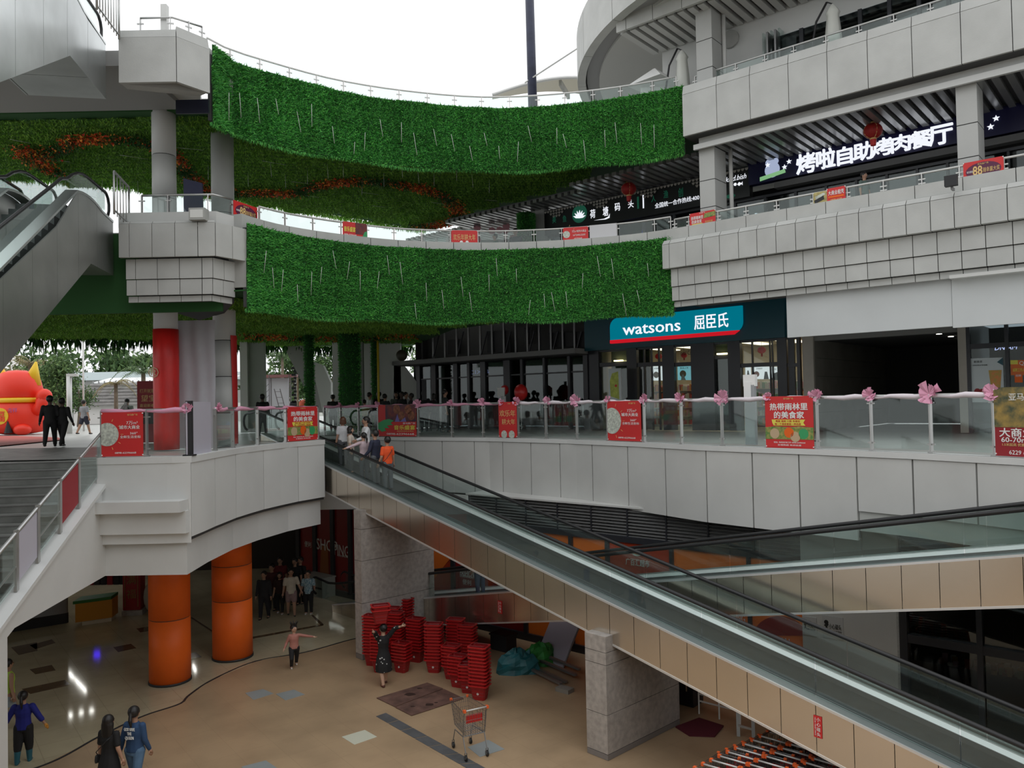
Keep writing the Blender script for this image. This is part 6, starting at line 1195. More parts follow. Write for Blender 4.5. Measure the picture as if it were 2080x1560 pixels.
# left side of the basement
a, c = onZ(8, 1287, ZB), onZ(136, 1266, ZB); Wl = Wall(a, c-a)
t = thing('pale_partition', loc=a, **ST); obj('panel', B().ob(a+V((0, 0, .35)), c-a, (0, .08, 0), (0, 0, 2.9)), mat('grey_glossy_panel', (.26, .26, .27), .12), t); obj('skirting', B().ob(a, c-a, (0, .1, 0), (0, 0, .35)), M_black2, t)
obj('dark_stall_wall', B().ob(c+V((-2, 8.2, 0)), (12.5, .6, 0), (0, .1, 0), (0, 0, 3.5)), mat('dark_stall', (.03, .022, .02), .6), None, **ST)
p = onZ(153, 1272, ZB); q = onZ(228, 1261, ZB); t = thing('orange_counter', 'orange market counter with a green top in the dim basement', 'counter', p); obj('front', B().ob(p+V((0, 0, .12)), q-p, (-.1, .6, 0), (0, 0, .62)), mat('counter_orange', (.62, .26, .02), .5), t); obj('top', B().ob(p-V((.05, .05, -.74)), (q-p)*1.03, (-.1, .7, 0), (0, 0, .10)), mat('counter_green', (.03, .17, .03), .5), t); obj('plinth', B().ob(p+V((.2, .05, 0)), (q-p)*.8, (-.1, .5, 0), (0, 0, .12)), M_cream, t)
p = onZ(247, 1252, ZB); t = thing('red_couplet_post', 'square red post with dark gold characters beside the orange counter', 'post', p); obj('post', B().ob(p+V((0, .1, .16)), (.58, .08, 0), (-.06, .5, 0), (0, 0, 3.2)), mat('couplet_red', (.35, .01, .015), .5), t); obj('base', B().ob(p, (.68, .1, 0), (-.08, .6, 0), (0, 0, .18)), M_gran, t)
for k, ch in enumerate('福满堂福来财'): text(ch, p+V((.29, .13, .75+.5*k)), (.58, .08, 0), (0, 0, 1), .30, mat('dull_gold', (.30, .18, .05), .5), t)
for s_ in (.06, .52): obj('gold_line', B().ob(p+V((s_, .11, .3)), (.02, 0, 0), (0, -.02, 0), (0, 0, 2.9)), mat('dull_gold', (.3, .18, .05)), t)
p = onZ(296, 1248, ZB); obj('pale_sack', B().sph(p+V((.2, .1, .6)), .4, 12, 8, .8, .5, 1.4), mat('pale_sack', (.42, .40, .36), .8), None, True, label='pale bulging sack half hidden by the front orange column', category='sack')
p = onZ(210, 1238, ZB); t = thing('dark_rack', 'dark clothes rack behind the orange counter', 'rack', p); R_ = np.random.default_rng(8)
for k in range(3): obj('bar', B().bar(p+V((-1.2, .6, 1.1+.45*k)), p+V((1.0, .9, 1.15+.45*k)), .02, .02), M_steel, t)
for k in range(9): obj('garment', B().cb(p+V((-1.1+.24*k, .8, 1.1)), .2, .12, .75), (M_black2, M_dred, M_black2)[k % 3], t)
p = onZ(612, 1206, ZB); t = thing('white_counter', 'long white counter behind the people under the plaza', 'counter', p); obj('body', B().ob(p, UU*1.35, NN*.6, (0, 0, .72)), mat('counter_white', (.36, .38, .34), .4), t); obj('band', B().ob(p+V((0, 0, .33))-NN*.01, UU*1.33, -NN*.01, (0, 0, .07)), M_black2, t); obj('top', B().ob(p-UU*.03-NN*.03+V((0, 0, .72)), UU*1.41, NN*.66, (0, 0, .04)), mat('counter_white', (.36, .38, .34)), t)
# lights in the basement ceiling whose reflections show in the polished floor
def refl(px, py, z=-2.5):
    f = onZ(px, py, ZB); d = (f-EYE); d.z = -d.z; return f+d*((z-ZB)/d.z)
M_tube = emis('tube_glow', (1, .98, .92), 16)
gl_ = [(((140, 1367), (150, 1378)), 'first'), (((153, 1381), (175, 1405)), 'second'), (((36, 1390), (52, 1412)), 'third'), (((392, 1352), (398, 1364)), 'fourth'), (((231, 1303), (232, 1316)), 'fifth')]
for (a, c), nm in gl_:
    p, q = refl(*a), refl(*c); t = thing('ceiling_tube_light', 'slim basement ceiling tube light, mirrored in the floor as %s white streak' % nm, 'light', p); obj('tube', B().bar(p, q, .05, .03), M_tube, t); obj('housing', B().bar(p+V((0, 0, .035)), q+V((0, 0, .035)), .09, .04), M_wtext, t)
for i, (x, y) in enumerate(((140, 1453), (17, 1482), (165, 1447), (186, 1443))):
    p = refl(x, y); obj('ceiling_downlight', B().cyl(p, p+V((0, 0, .03)), .07 if i > 1 else .11, n=12), M_tube, None, label='round downlight in the basement ceiling, %s of those over the cream floor' % ordn(i).replace('bottom', 'first'), category='light')
p = refl(197, 1333); obj('blue_light_box', B().cb(p, .22, .08, .35), emis('blue_glow', (.06, .02, 1), 4), None, label='small blue light mirrored in the cream floor', category='light')
for i, (px, py) in enumerate(((580, 1225), (690, 1260), (1120, 1335))):
    pass
# ================================================================ FAR AND MIDDLE DISTANCE
def yb(name, px0, px1, z0, z1, Y, m, parent=None, th=.1, py=800, **k):
    a, c = onY(px0, py, Y), onY(px1, py, Y); return obj(name, B().box(a.x, Y, z0, c.x, Y+th, z1), m, parent, **k)
def zy(px, py, Y): return onY(px, py, Y).z
# inflatable figure
Y = 41; p = onY(36, 880, Y); ti = thing('inflatable_lucky_figure', 'giant red inflatable lucky cat with yellow ears and collar on the plaza', 'inflatable', (p.x, Y, 0))
M_ired = mat('inflatable_red', (.85, .035, .012), .45); M_iyel = mat('inflatable_yellow', (.85, .55, .02), .45); c = V((p.x, Y, 0))
b = B(); b.lathe([(.6, 0), (1.25, .12), (1.42, .6), (1.36, 1.1), (1.15, 1.55), (.98, 1.75)], c, 28, 1, .85); obj('body', b, M_ired, ti, True)
b = B(); b.lathe([(.98, 1.75), (1.18, 1.95), (1.22, 2.3), (1.10, 2.8), (.82, 3.15), (.42, 3.30), (.01, 3.33)], c, 28, 1, .85); obj('head', b, M_ired, ti, True)
for sg in (-1, 1): obj('ear', B().cyl(c+V((sg*.74, 0, 2.6)), c+V((sg*.98, 0, 3.75)), .46, .05, 14), M_iyel, ti, True)
b = B(); b.tube([c+V((1.12*math.cos(a), .95*math.sin(a), 1.76)) for a in np.linspace(0, 2*math.pi, 25)], .13, 8); obj('collar', b, M_iyel, ti, True)
obj('arm', B().tube([c+V((1.0, -.3, 1.1)), c+V((1.45, -.35, 1.35)), c+V((1.62, -.4, 1.85))], [.3, .34, .36], 10), M_ired, ti, True); obj('paw', B().sph(c+V((1.62, -.4, 1.95)), .38, 12, 8), M_ired, ti, True)
for sg in (-1, 1): obj('foot', B().sph(c+V((sg*.8, -.9, .25)), .42, 12, 8, 1, 1, .7), M_ired, ti, True)
q = c+V((-.15, -1.16, .95)); obj('gold_coin', B().cyl(q, q+V((0, -.06, .0)), .42, n=20), M_iyel, ti); text('福', q+V((0, -.08, 0)), (1, 0, 0), (0, 0, 1), .5, M_ired, ti, None, .01); text('吉祥', c+V((.45, -1.14, 1.25)), (1, 0, 0), (0, 0, 1), .22, mat('violet_print', (.3, .1, .3), .5), ti)
obj('vent', B().cyl(c+V((.25, -1.15, .1)), c+V((.25, -1.2, .7)), .2, .02, 8), M_black2, ti)
obj('red_carpet', B().prism([tuple(onZ(x, y, 0)[:2]) for x, y in ((-60, 886), (30, 886), (118, 889), (130, 893), (0, 906), (-90, 906))][::-1], .001, .012), mat('red_carpet', (.50, .10, .08), .8), None, label='red carpet spread on the plaza before the inflatable', category='carpet')
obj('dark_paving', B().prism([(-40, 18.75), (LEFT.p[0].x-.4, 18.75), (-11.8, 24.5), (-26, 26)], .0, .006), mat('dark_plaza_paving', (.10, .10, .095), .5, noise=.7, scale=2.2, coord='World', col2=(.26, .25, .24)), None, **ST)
# trees
M_leaf = leafmat('tree_leaves', (.03, .06, .02), (.07, .13, .045), (.14, .22, .07)); M_brn = leafmat('dry_palm_leaves', (.12, .09, .04), (.22, .17, .08), (.30, .27, .12)); M_bark = mat('bark', (.18, .14, .10), .9, noise=.3, scale=6)
def tree(lab, px, Y, z0, z1, r, m=M_leaf, n=2600, seed=1, cat='tree'):
    R_ = np.random.default_rng(seed); p = onY(px, 850, Y); t = thing('leafy_tree', lab, cat, (p.x, Y, 0)); obj('trunk', B().tube([(p.x, Y, 0), (p.x+.1, Y, z0+.3), (p.x, Y, (z0+z1)/2)], [.14, .11, .05], 7), M_bark, t, True)
    for k in range(5): a = k*1.3; obj('branch', B().tube([(p.x, Y, z0+.2), (p.x+r*.5*math.cos(a), Y+r*.5*math.sin(a), (z0+z1)/2)], [.06, .02], 5), M_bark, t)
    vv = []; ff = []; cl = [(R_.normal(0, .45)*r, R_.normal(0, .45)*r, R_.uniform(.15, .9)) for _ in range(16)]
    for i in range(n):
        c_ = cl[i % 16]; q = V((p.x+c_[0]+R_.normal(0, .22)*r, Y+c_[1]+R_.normal(0, .22)*r, z0+(z1-z0)*c_[2]+R_.normal(0, .09)*(z1-z0))); d = V((R_.normal(), R_.normal(), R_.normal()-.4)).normalized()*.15*r; s_ = V((R_.normal(), R_.normal(), R_.normal())).normalized()*.055*r; k = len(vv); vv += [q-s_, q+s_, q+d]; ff.append((k, k+1, k+2))
    o = obj('crown', B().add(vv, ff), m, t); o['kind'] = 'stuff'; return t
def palm(lab, px, Y, zc, r, m=M_brn, nf=13, trunk=.13, seed=1):
    R_ = np.random.default_rng(seed); p = onY(px, 850, Y); t = thing('palm_tree', lab, 'palm tree', (p.x, Y, 0)); obj('trunk', B().tube([(p.x, Y, 0), (p.x, Y, zc)], [trunk*1.3, trunk], 8), M_bark, t, True); c_ = V((p.x, Y, zc))
    for k in range(nf):
        a = 6.283*k/nf+R_.uniform(-.2, .2); up_ = R_.uniform(.2, 1.0); pts = [c_+V((math.cos(a)*r*f, math.sin(a)*r*f, r*(up_*f-1.15*f*f))) for f in (0, .25, .5, .75, 1)]; vv = []; ff = []
        for i in range(4):
            for j in range(5):
                q = pts[i].lerp(pts[i+1], j/5); s_ = V((-math.sin(a), math.cos(a), 0))
                for sg in (-1, 1): k2 = len(vv); L_2 = r*.26*(1-.5*(i+j/5)/4); vv += [q, q+V((math.cos(a), math.sin(a), 0))*.05, q+s_*sg*L_2+V((math.cos(a)*.12, math.sin(a)*.12, -L_2*.6))]; ff.append((k2, k2+1, k2+2))
        obj('frond', B().add(vv, ff), m, t)
    return t
tree('bushy dark green tree behind the black-clad couple', 118, 48, .9, 4.7, 1.35, seed=2, n=3600)
tree('smaller green tree between the bushy tree and the sheds', 160, 56, 1.0, 4.2, 1.1, seed=5)
palm('dry brown palm above the red inflatable', 62, 55, 4.6, 2.4, seed=3); palm('second dry palm left of the red inflatable ears', 20, 58, 4.2, 2.2, seed=4)
palm('yellow-green palm left of the red-wrapped column', 292, 50, 3.6, 1.9, M_leaf, seed=6); palm('slim staked young palm before the grey sheds', 236, 45, 2.7, 1.2, M_brn, 9, .10, seed=7)
tree('distant tree line behind the sheds, left part', 90, 95, 2, 9, 4.5, seed=8, n=2500); tree('distant tree line behind the sheds, right part', 250, 100, 2, 8.5, 5, seed=9, n=2500)
palm('small palm in the gap above the stage frame', 575, 75, 6.0, 2.3, M_leaf, seed=10); tree('pale green trees behind the stage frame', 590, 80, 1.5, 6.6, 3.4, seed=11, n=3000); tree('trees in the gap right of the leaning white slab', 672, 80, 2, 6.5, 2.0, seed=12)
tree('thin-leaved tree right of the dark glazed building end', 852, 60, 3.4, 5.6, 1.6, seed=13, n=500)
# sheds
Y = 66; t = thing('long_shed', 'long grey shed with corrugated tiled roofs across the plaza', 'building', (onY(240, 860, Y).x, Y, 0)); X0, X1 = onY(150, 850, Y).x, onY(440, 850, Y).x
obj('wall', B().box(X0, Y, 0, X1, Y+6, 1.6), mat('shed_wall', (.62, .60, .58), .8), t)
M_tileg = mat('grey_roof_tiles', (.20, .19, .18), .8, noise=.3, scale=2)
for k in range(7): z = 1.5+k*.28; obj('tile_row', B().ob((X0, Y-.5+k*.45, z), (X1-X0, 0, 0), (0, .55, .16), (0, 0, .14)), M_tileg, t)
obj('ridge_roof', B().ob((X0, Y+3, 3.5), (X1-X0, 0, 0), (0, 3, .5), (0, 0, .1)), mat('white_metal_roof', (.75, .76, .76), .4), t)
for k in range(24): obj('roof_rib', B().box(X0+(X1-X0)*k/24, Y+2.95, 3.5, X0+(X1-X0)*k/24+.1, Y+3, 3.72), M_dsteel, t)
for x in (222, 246): yb('window', x, x+16, .5, 1.2, Y-.03, M_frame, t, .03)
Y2 = 90; t = thing('far_hall', 'long far hall with a pale blue roof behind the sheds', 'building', (onY(230, 850, Y2).x, Y2, 0)); yb('wall', 100, 440, 0, 4.6, Y2, mat('hall_wall', (.30, .30, .29), .8), t, 8); yb('roof', 95, 450, 4.6, 5.5, Y2-.5, mat('hall_roof', (.58, .66, .68), .5), t, 9)
obj('far_ground', B().box(-150, 89, -.6, 150, 260, -.05), mat('far_ground', (.30, .31, .27), .9), None, **ST)
for i, (x, y, z, Y_) in enumerate(((141, 0, 2.9, 40), (170, 0, 5.2, 44))): p = onY(x, 850, Y_); tl = thing('lamp_post', ('short thick white', 'tall thin white')[i]+' lamp post on the plaza before the sheds', 'lamp post', (p.x, Y_, 0)); obj('pole', B().cyl((p.x, Y_, 0), (p.x, Y_, z), (.13, .05)[i], n=10), M_wrail, tl, True); obj('head', B().box(p.x-.1, Y_-.1, z, p.x+.45, Y_+.1, z+.14), M_wrail, tl)
# red sign board, hoarding sheet, boards
Y = 27.5; p = onY(279, 855, Y); q = onY(330, 855, Y); bd = Board('red_sign_board', 'dark red sign board half hidden behind the red-wrapped column', 'sign board', (p.x, Y, .0), (1, 0, 0), (0, 0, 1), q.x-p.x, zy(290, 774, Y), M_dred, th=.06); bd.tx('打开就是', .40, .84, .06, M_gold, .6); bd.tx('望宝', .45, .72, .10, M_gold, .6); bd.poly([(.2, .3), (.9, .3), (.95, .42), (.6, .52), (.15, .48)], M_black2, lift=.004); bd.tx('喜迎新春', .4, .60, .05, M_gold, .6)
# red wrap on the front column, strip on the other
b = B().lathe([(.338, .0), (.345, .5), (.342, 1.5), (.348, 2.6), (.344, 3.42)], (xa_, ya_, 0), 36); obj('column_wrap', b, mat('red_fabric_wrap', (.72, .022, .018), .45, noise=.25, scale=3, bump=.6, bscale=7, stretch=(1, 1, .35)), None, True, label='glossy red fabric wrapped round the front round column', category='fabric')
text('®', (xa_-.20, ya_-.36, 2.18), (1, 0, 0), (0, 0, 1), .28, M_tan, bpy.data.objects['column_wrap'])
b = B(); vs = []; 
for z, a0, a1 in ((0.05, -30, 20), (3.35, -44, 6)):
    for k in range(6): a = math.radians(a0+(a1-a0)*k/5); vs.append((xb_+.35*math.cos(a)+.02, yb_+.35*math.sin(a), z))
b.add(vs, [(k, k+1, k+7, k+6) for k in range(5)]); obj('red_strip', b, M_red, None, label='red strip of fabric hanging down the right side of the rear round column', category='fabric')
Y = 22.9; M_sheet = mat('white_sheet', (.56, .56, .60), .7, noise=.08, scale=1.5, bump=.5, bscale=2.5); a_, c_ = onY(360, 800, Y).x, onY(438, 800, Y).x; b = B(); vs = []; n = 24
for k in range(n+1):
    for j in range(9): vs.append((a_+(c_-a_)*k/n, Y+.018*math.sin(k*.7+j*.3)+.03*math.sin(j*1.7), .0+3.72*j/8))
b.add(vs, [(k*9+j, (k+1)*9+j, (k+1)*9+j+1, k*9+j+1) for k in range(n) for j in range(8)]); obj('hoarding_sheet', b, M_sheet, None, True, label='tall pale sheet hanging from the bridge between the two round columns', category='sheet')
pc = LEFT.at(LEFT.c[1]+.0, -.05, KZ); q = LEFT.at(LEFT.spx(433, .6), -.05, KZ); bd = Board('pale_board', 'pale lilac board standing at the corner of the white plaza wall', 'board', pc, q-pc, (0, 0, 1), (q-pc).length, 1.18, mat('pale_lilac_board', (.5, .48, .55)), th=.03)
p = onY(379, 900, yF+.1); t = thing('black_stand', 'slim black stand beside the pale board at the plaza corner', 'stand', (p.x, yF+.1, KZ)); obj('post', B().box(p.x, yF+.05, KZ, p.x+.13, yF+.15, 1.32), M_black2, t); obj('foot', B().box(p.x-.05, yF+.0, KZ, p.x+.18, yF+.2, KZ+.03), M_black2, t)
Y = 21.3; p = onY(373, 425, Y); q = onY(411, 425, Y); t = thing('navy_board', 'navy blue board standing on the lower corner block behind its railing', 'board', (p.x, Y, 5.9)); obj('panel', B().add([(p.x, Y, 5.95), (q.x, Y, 5.95), (q.x, Y, zy(411, 372, Y)), (p.x, Y, zy(373, 362, Y)), (p.x, Y+.08, 5.95), (q.x, Y+.08, 5.95), (q.x, Y+.08, zy(411, 372, Y)), (p.x, Y+.08, zy(373, 362, Y))], [(0, 1, 2, 3), (7, 6, 5, 4), (0, 4, 5, 1), (1, 5, 6, 2), (2, 6, 7, 3), (3, 7, 4, 0)]), mat('navy_board_paint', (.012, .014, .05), .4), t)
obj('cctv_post', B().box(onY(326, 40, 18.9).x, 18.9, 10.1, onY(338, 40, 18.9).x, 19.05, zy(330, 8, 18.9)), M_wrail, None, label='white post on top of the upper corner block', category='post')
obj('dark_screen', B().box(onY(357, 220, 19.6).x, 19.6, zy(400, 230, 19.6), onY(424, 220, 19.6).x, 19.65, 8.9), mat('navy_black_panel', (.006, .007, .018), .3), None, label='dark panel hanging under the upper corner block', category='panel')
# level three: pole, cable, membrane canopy, umbrellas
Y = 31; p = onY(1083, 200, Y); obj('mast', B().cyl((p.x, Y, 9.9), (p.x-.1, Y, 22), .19, .17, 14), mat('navy_mast', (.03, .035, .07), .4, noise=.3, scale=3), None, True, label='tall navy mast rising behind the upper green wall', category='mast')
obj('stay_cable', B().tube([onY(1066, 168, 31), onY(1175, 97, 30)], .03, 6), M_wrail, None, label='thin stay cable running up from the mast foot to the round roof', category='cable')
M_mem = mat('cream_membrane', (.62, .58, .48), .7); t = thing('membrane_canopy', 'cream curved membrane canopy behind the upper green wall', 'canopy', onY(1100, 200, 34)); vs = []; n = 14
for k in range(n+1):
    f = k/n; px = 1000+215*f; top_ = 193-36*math.sin(min(1, f*1.05)*math.pi*.62)
    for (Y_, dy) in ((33, 0), (34.5, -2), (36.5, 30)): vs.append(tuple(onY(px, top_+dy*(.3+f), Y_)))
obj('membrane', B().add(vs, [(k*3+j, (k+1)*3+j, (k+1)*3+j+1, k*3+j+1) for k in range(n) for j in range(2)]), M_mem, t, True)
obj('edge_tube', B().tube([tuple(vs[k*3]) for k in range(n+1)], .07, 6), M_wrail, t, True); a1_, a2_ = onY(1138, 168, 33.5), onY(1155, 196, 35); obj('strut', B().bar(a1_, a2_, .12, .25), M_conc, t)
for x in (1080, 1213): q = onY(x, 195, 34); obj('support', B().cyl((q.x, 34, 9.9), (q.x, 34, zy(x, 166, 34)), .06, n=8), M_wrail, t, True)
def umbrella(px, ptop, N_, lab):
    p = onN(px, ptop, N_); t = thing('closed_parasol', lab, 'umbrella', (p.x, p.y, 9.9)); zt = p.z
    vs = []; n = 16; prof = [(.02, zt), (.10, zt-.12), (.16, zt-.25), (.13, zt-.33), (.17, zt-.8), (.20, zt-1.4), (.23, zt-1.75)]
    for r, z in prof: vs += [(p.x+r*(1+.22*(k % 2))*math.cos(2*math.pi*k/n), p.y+r*(1+.22*(k % 2))*math.sin(2*math.pi*k/n), z) for k in range(n)]
    obj('folded_canopy', B().add(vs, [(i*n+k, i*n+(k+1) % n, (i+1)*n+(k+1) % n, (i+1)*n+k) for i in range(6) for k in range(n)]), mat('parasol_cloth', (.66, .67, .62), .8), t, True)
    b = B().tube([(p.x-.15*UU.x, p.y-.15*UU.y, zt+.1), (p.x-.45*UU.x, p.y-.45*UU.y, zt-.35), (p.x-.62*UU.x, p.y-.62*UU.y, zt-1.2), (p.x-.62*UU.x, p.y-.62*UU.y, 9.9)], .03, 6); obj('curved_pole', b, M_black2, t, True); obj('finial', B().bar((p.x, p.y, zt), (p.x-.15*UU.x, p.y-.15*UU.y, zt+.1), .03, .03), M_black2, t)
umbrella(1385, 102, 21.9, 'closed white parasol with a curved black pole beside the level three pillar'); umbrella(1691, 8, 22.0, 'closed white parasol farther right on level three before the dark windows')
p = onN(1330, 150, 22.0); t = thing('white_marquee', 'small white marquee behind the level three railing', 'marquee', (p.x, p.y, 9.9)); obj('roof', B().cyl((p.x, p.y, zy(1330, 158, p.y)-.25), (p.x, p.y, zy(1330, 146, p.y)+.1), .9, .05, 4), M_wtext, t); obj('side', B().ob((p.x-.45, p.y, 9.9), (.9, 0, 0), (0, .05, 0), (0, 0, 1.2)), M_wtext, t)
# level two behind the lower wall
t = thing('glass_booth', 'pale glass booth on the bridge behind the lower green wall railing', 'booth', onY(885, 480, 29)); Y = 29; 
for x in (862, 886, 908): q = onY(x, 480, Y); obj('frame_post', B().box(q.x-.04, Y, 5.84, q.x+.04, Y+.08, 7.3), M_steel, t)
yb('glass_pane', 862, 908, 5.95, 7.3, Y+.02, M_glassd, t, .02, 480); yb('base', 862, 908, 5.9, 6.2, Y, M_black2, t, .1, 480)
t = thing('photo_wall', 'white wall with pink blossom prints behind the people on level two', 'wall panel', onY(1000, 480, 33)); yb('panel', 960, 1062, 5.9, 8.0, 33, mat('photo_wall_white', (.72, .72, .72), .7), t, .1, 480)
R_ = np.random.default_rng(6)
for k in range(9): q = onY(R_.uniform(965, 1058), R_.uniform(455, 492), 32.98); obj('blossom_print', B().prism([(0, 0), (1, 0), (.5, 1)], 0, 0) if False else B().sph(q, .16, 8, 4, 1, .1, 1), mat('pink_blossom', (.75, .35, .40), .7), t)
Y = 30.2; p = onY(1068, 420, Y); t = thing('green_column', loc=(p.x, Y, 5.9), **ST); obj('shaft', B().cyl((p.x, Y, 5.9), (p.x, Y, 8.4), .26, n=16), M_conc, t, True)
def fuzz(name, p, z0, z1, r, n, seed, m=M_turf, par=None):
    R_ = np.random.default_rng(seed); vv = []; ff = []
    for i in range(n):
        a = R_.uniform(0, 6.283); z = R_.uniform(z0, z1); d = V((math.cos(a), math.sin(a), R_.normal(0, .5))).normalized(); q = V((p[0]+r*math.cos(a), p[1]+r*math.sin(a), z)); s_ = V((R_.normal(), R_.normal(), R_.normal())).normalized()*.025; k = len(vv); vv += [q-s_, q+s_, q+d*R_.uniform(.05, .12)]; ff.append((k, k+1, k+2))
    o = obj(name, B().add(vv, ff), m, par); o['kind'] = 'stuff'; return o
obj('turf_core', B().cyl((p.x, Y, 6.95), (p.x, Y, 8.4), .30, n=16), M_base, t, True); fuzz('turf_sleeve', p, 6.95, 8.4, .30, 3500, 3, par=t)
# plaza middle: green columns, yellow pole, lamps
for px, r, Y, lb, sd in ((629, .18, 33, 'slim turf-covered column on the plaza', 1), (711, .42, 33, 'thick turf-covered column on the plaza', 2), (762, .14, 36.5, 'slender turf-covered post beside the yellow pole', 4)):
    p = onY(px, 800, Y); t = thing('turf_column', lb, 'column', (p.x, Y, 0)); obj('core', B().cyl((p.x, Y, 0), (p.x, Y, ZS2), r, n=18), M_base, t, True); fuzz('turf_cover', p, 0, ZS2, r, int(9000*r), sd, par=t)
p = onY(769, 800, 33.6); obj('yellow_pole', B().cyl((p.x, 33.6, 0), (p.x, 33.6, ZS2), .05, n=10), M_yellow, None, True, label='thin yellow pole rising beside the slender green post', category='pole')
p = onY(816, 722, 33); t = thing('globe_lamp', 'dark round globe hanging at the end of the glazed building', 'lamp', p); obj('globe', B().sph(p, .24, 14, 10), mat('dark_globe', (.05, .045, .03), .5), t, True); obj('cord', B().cyl(p+V((0, 0, .2)), (p.x, p.y, 4.6), .01, n=4), M_black2, t)
# white walls and leaning slabs beyond the bridge
def slab(name, lab, pts, Y, th, m, cat='slab'): return obj(name, B().ext([onY(x, y, Y) for x, y in pts], (0, th, 0)), m, None, label=lab, category=cat)
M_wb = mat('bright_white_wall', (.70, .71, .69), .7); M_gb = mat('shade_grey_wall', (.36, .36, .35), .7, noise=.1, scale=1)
def wall2(name, x0_, x1_, Y, m, z1=4.4): return yb(name, x0_, x1_, 0, z1, Y, m, None, .3, **ST)
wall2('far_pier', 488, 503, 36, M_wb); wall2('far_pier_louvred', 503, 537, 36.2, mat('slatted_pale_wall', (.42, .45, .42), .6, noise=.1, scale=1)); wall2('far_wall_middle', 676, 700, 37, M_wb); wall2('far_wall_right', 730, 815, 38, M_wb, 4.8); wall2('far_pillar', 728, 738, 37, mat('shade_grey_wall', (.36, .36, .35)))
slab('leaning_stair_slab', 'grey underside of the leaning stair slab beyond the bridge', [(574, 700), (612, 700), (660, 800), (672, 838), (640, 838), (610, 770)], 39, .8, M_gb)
slab('leaning_stair_face', 'white face of the leaning stair slab right of the slim green column', [(637, 735), (656, 742), (672, 778), (672, 860), (660, 860), (640, 770)], 38.5, .4, M_wb)
slab('sloping_stair_wall', 'white sloping stair wall between the crowd and the glazed building', [(800, 735), (812, 733), (858, 790), (858, 838), (800, 838)], 38, .4, M_wb)
slab('sloping_stair_top', 'upper white slope above the crowd', [(775, 703), (800, 703), (803, 733), (784, 738)], 38.4, .4, M_paint)
# stage frame with ladder
Y = 42; t = thing('stage_truss', 'stage truss frame with a white backdrop beyond the bridge', 'stage', onY(562, 840, Y)); M_tr = mat('truss_steel', (.22, .20, .21), .5, .5)
yb('backdrop', 540, 586, 0, zy(560, 768, Y), Y+.3, mat('pale_backdrop', (.62, .62, .66), .8), t, .05)
for x in (536, 588): 
    q = onY(x, 840, Y)
    for dx in (0, .3):
        for dy in (0, .3): obj('chord', B().cyl((q.x+dx, Y+dy, 0), (q.x+dx, Y+dy, zy(560, 762, Y)), .025, n=5), M_tr, t)
    for k in range(8): obj('lacing', B().bar((q.x, Y, .3*k), (q.x+.3, Y, .3*k+.3), .02, .02), M_tr, t)
obj('top_chord', B().box(onY(536, 840, Y).x, Y, zy(560, 767, Y), onY(592, 840, Y).x+.3, Y+.3, zy(560, 761, Y)), mat('truss_red', (.28, .12, .12), .6), t)
a, c = onY(553, 826, 41), onY(566, 838, 41); tl = thing('ladder', 'ladder leaning inside the stage truss', 'ladder', a); p0_, p1_ = onY(557, 790, 41), onY(578, 830, 41)
for s_ in (0, .3): obj('stile', B().bar(p0_+V((s_, 0, 0)), V((p1_.x+s_, 41, 0)), .04, .04), M_tr, tl)
for k in range(7): q = p0_.lerp(V((p1_.x, 41, 0)), (k+.5)/7); obj('rung', B().bar(q, q+V((.3, 0, 0)), .025, .025), M_tr, tl)
p = onY(598, 800, 40); t = thing('speaker_tower', 'dark lattice tower with hanging speakers beside the stage', 'tower', (p.x, 40, 0)); 
for k in range(14): obj('link', B().cb((p.x+.1*(k % 2), 40, 1.4+.17*k), .22, .2, .11), M_black2, t)
obj('grid_panel', B().box(p.x-.2, 39.9, 0, p.x+.3, 40, 1.4), mat('dark_grid', (.05, .05, .06), .6), t)
p = onY(605, 800, 39.5); obj('yellow_tower_pole', B().cyl((p.x, 39.5, 0), (p.x, 39.5, 2.6), .05, n=8), M_tan, None, True, label='short yellowish pole beside the speaker tower', category='pole'); obj('orange_tent', B().sph((onY(617, 830, 40).x, 40, .9), .55, 14, 8, .7, .6, 1.1), mat('orange_tent', (.85, .16, .08), .6), None, True, label='small orange dome beside the slim green column', category='tent')
p = onY(857, 845, 33); obj('black_frame_box', B().box(onY(857, 800, 31).x, 31, 1.3, onY(866, 800, 31).x, 31.1, 2.1), M_black2, None, label='small black box fixed at the end of the glazed building', category='box')
# ground lamp, floodlight under bridge, camera
p = onZ(445, 886, 0); t = thing('small_cone_figure', 'small white figure-like stand behind the curved railing', 'stand', p); obj('base', B().cyl(p, p+V((0, 0, .35)), .16, .10, 12), M_wtext, t); obj('cap', B().cyl(p+V((0, 0, .35)), p+V((0, 0, .5)), .15, .02, 12), M_wtext, t); obj('mat_square', B().box(p.x-.4, p.y-.3, 0, p.x+.7, p.y+.3, .02), mat('green_mat', (.05, .25, .10), .8), t)
p = onY(132, 625, 22); t = thing('floodlight', 'dim rectangular floodlight hanging under the lower bridge', 'floodlight', p); obj('housing', B().box(p.x-.22, 21.9, p.z-.08, p.x+.22, 22.1, p.z+.08), M_dsteel, t); obj('bracket', B().cyl(p, (p.x, 22, ZS2), .02, n=5), M_dsteel, t)
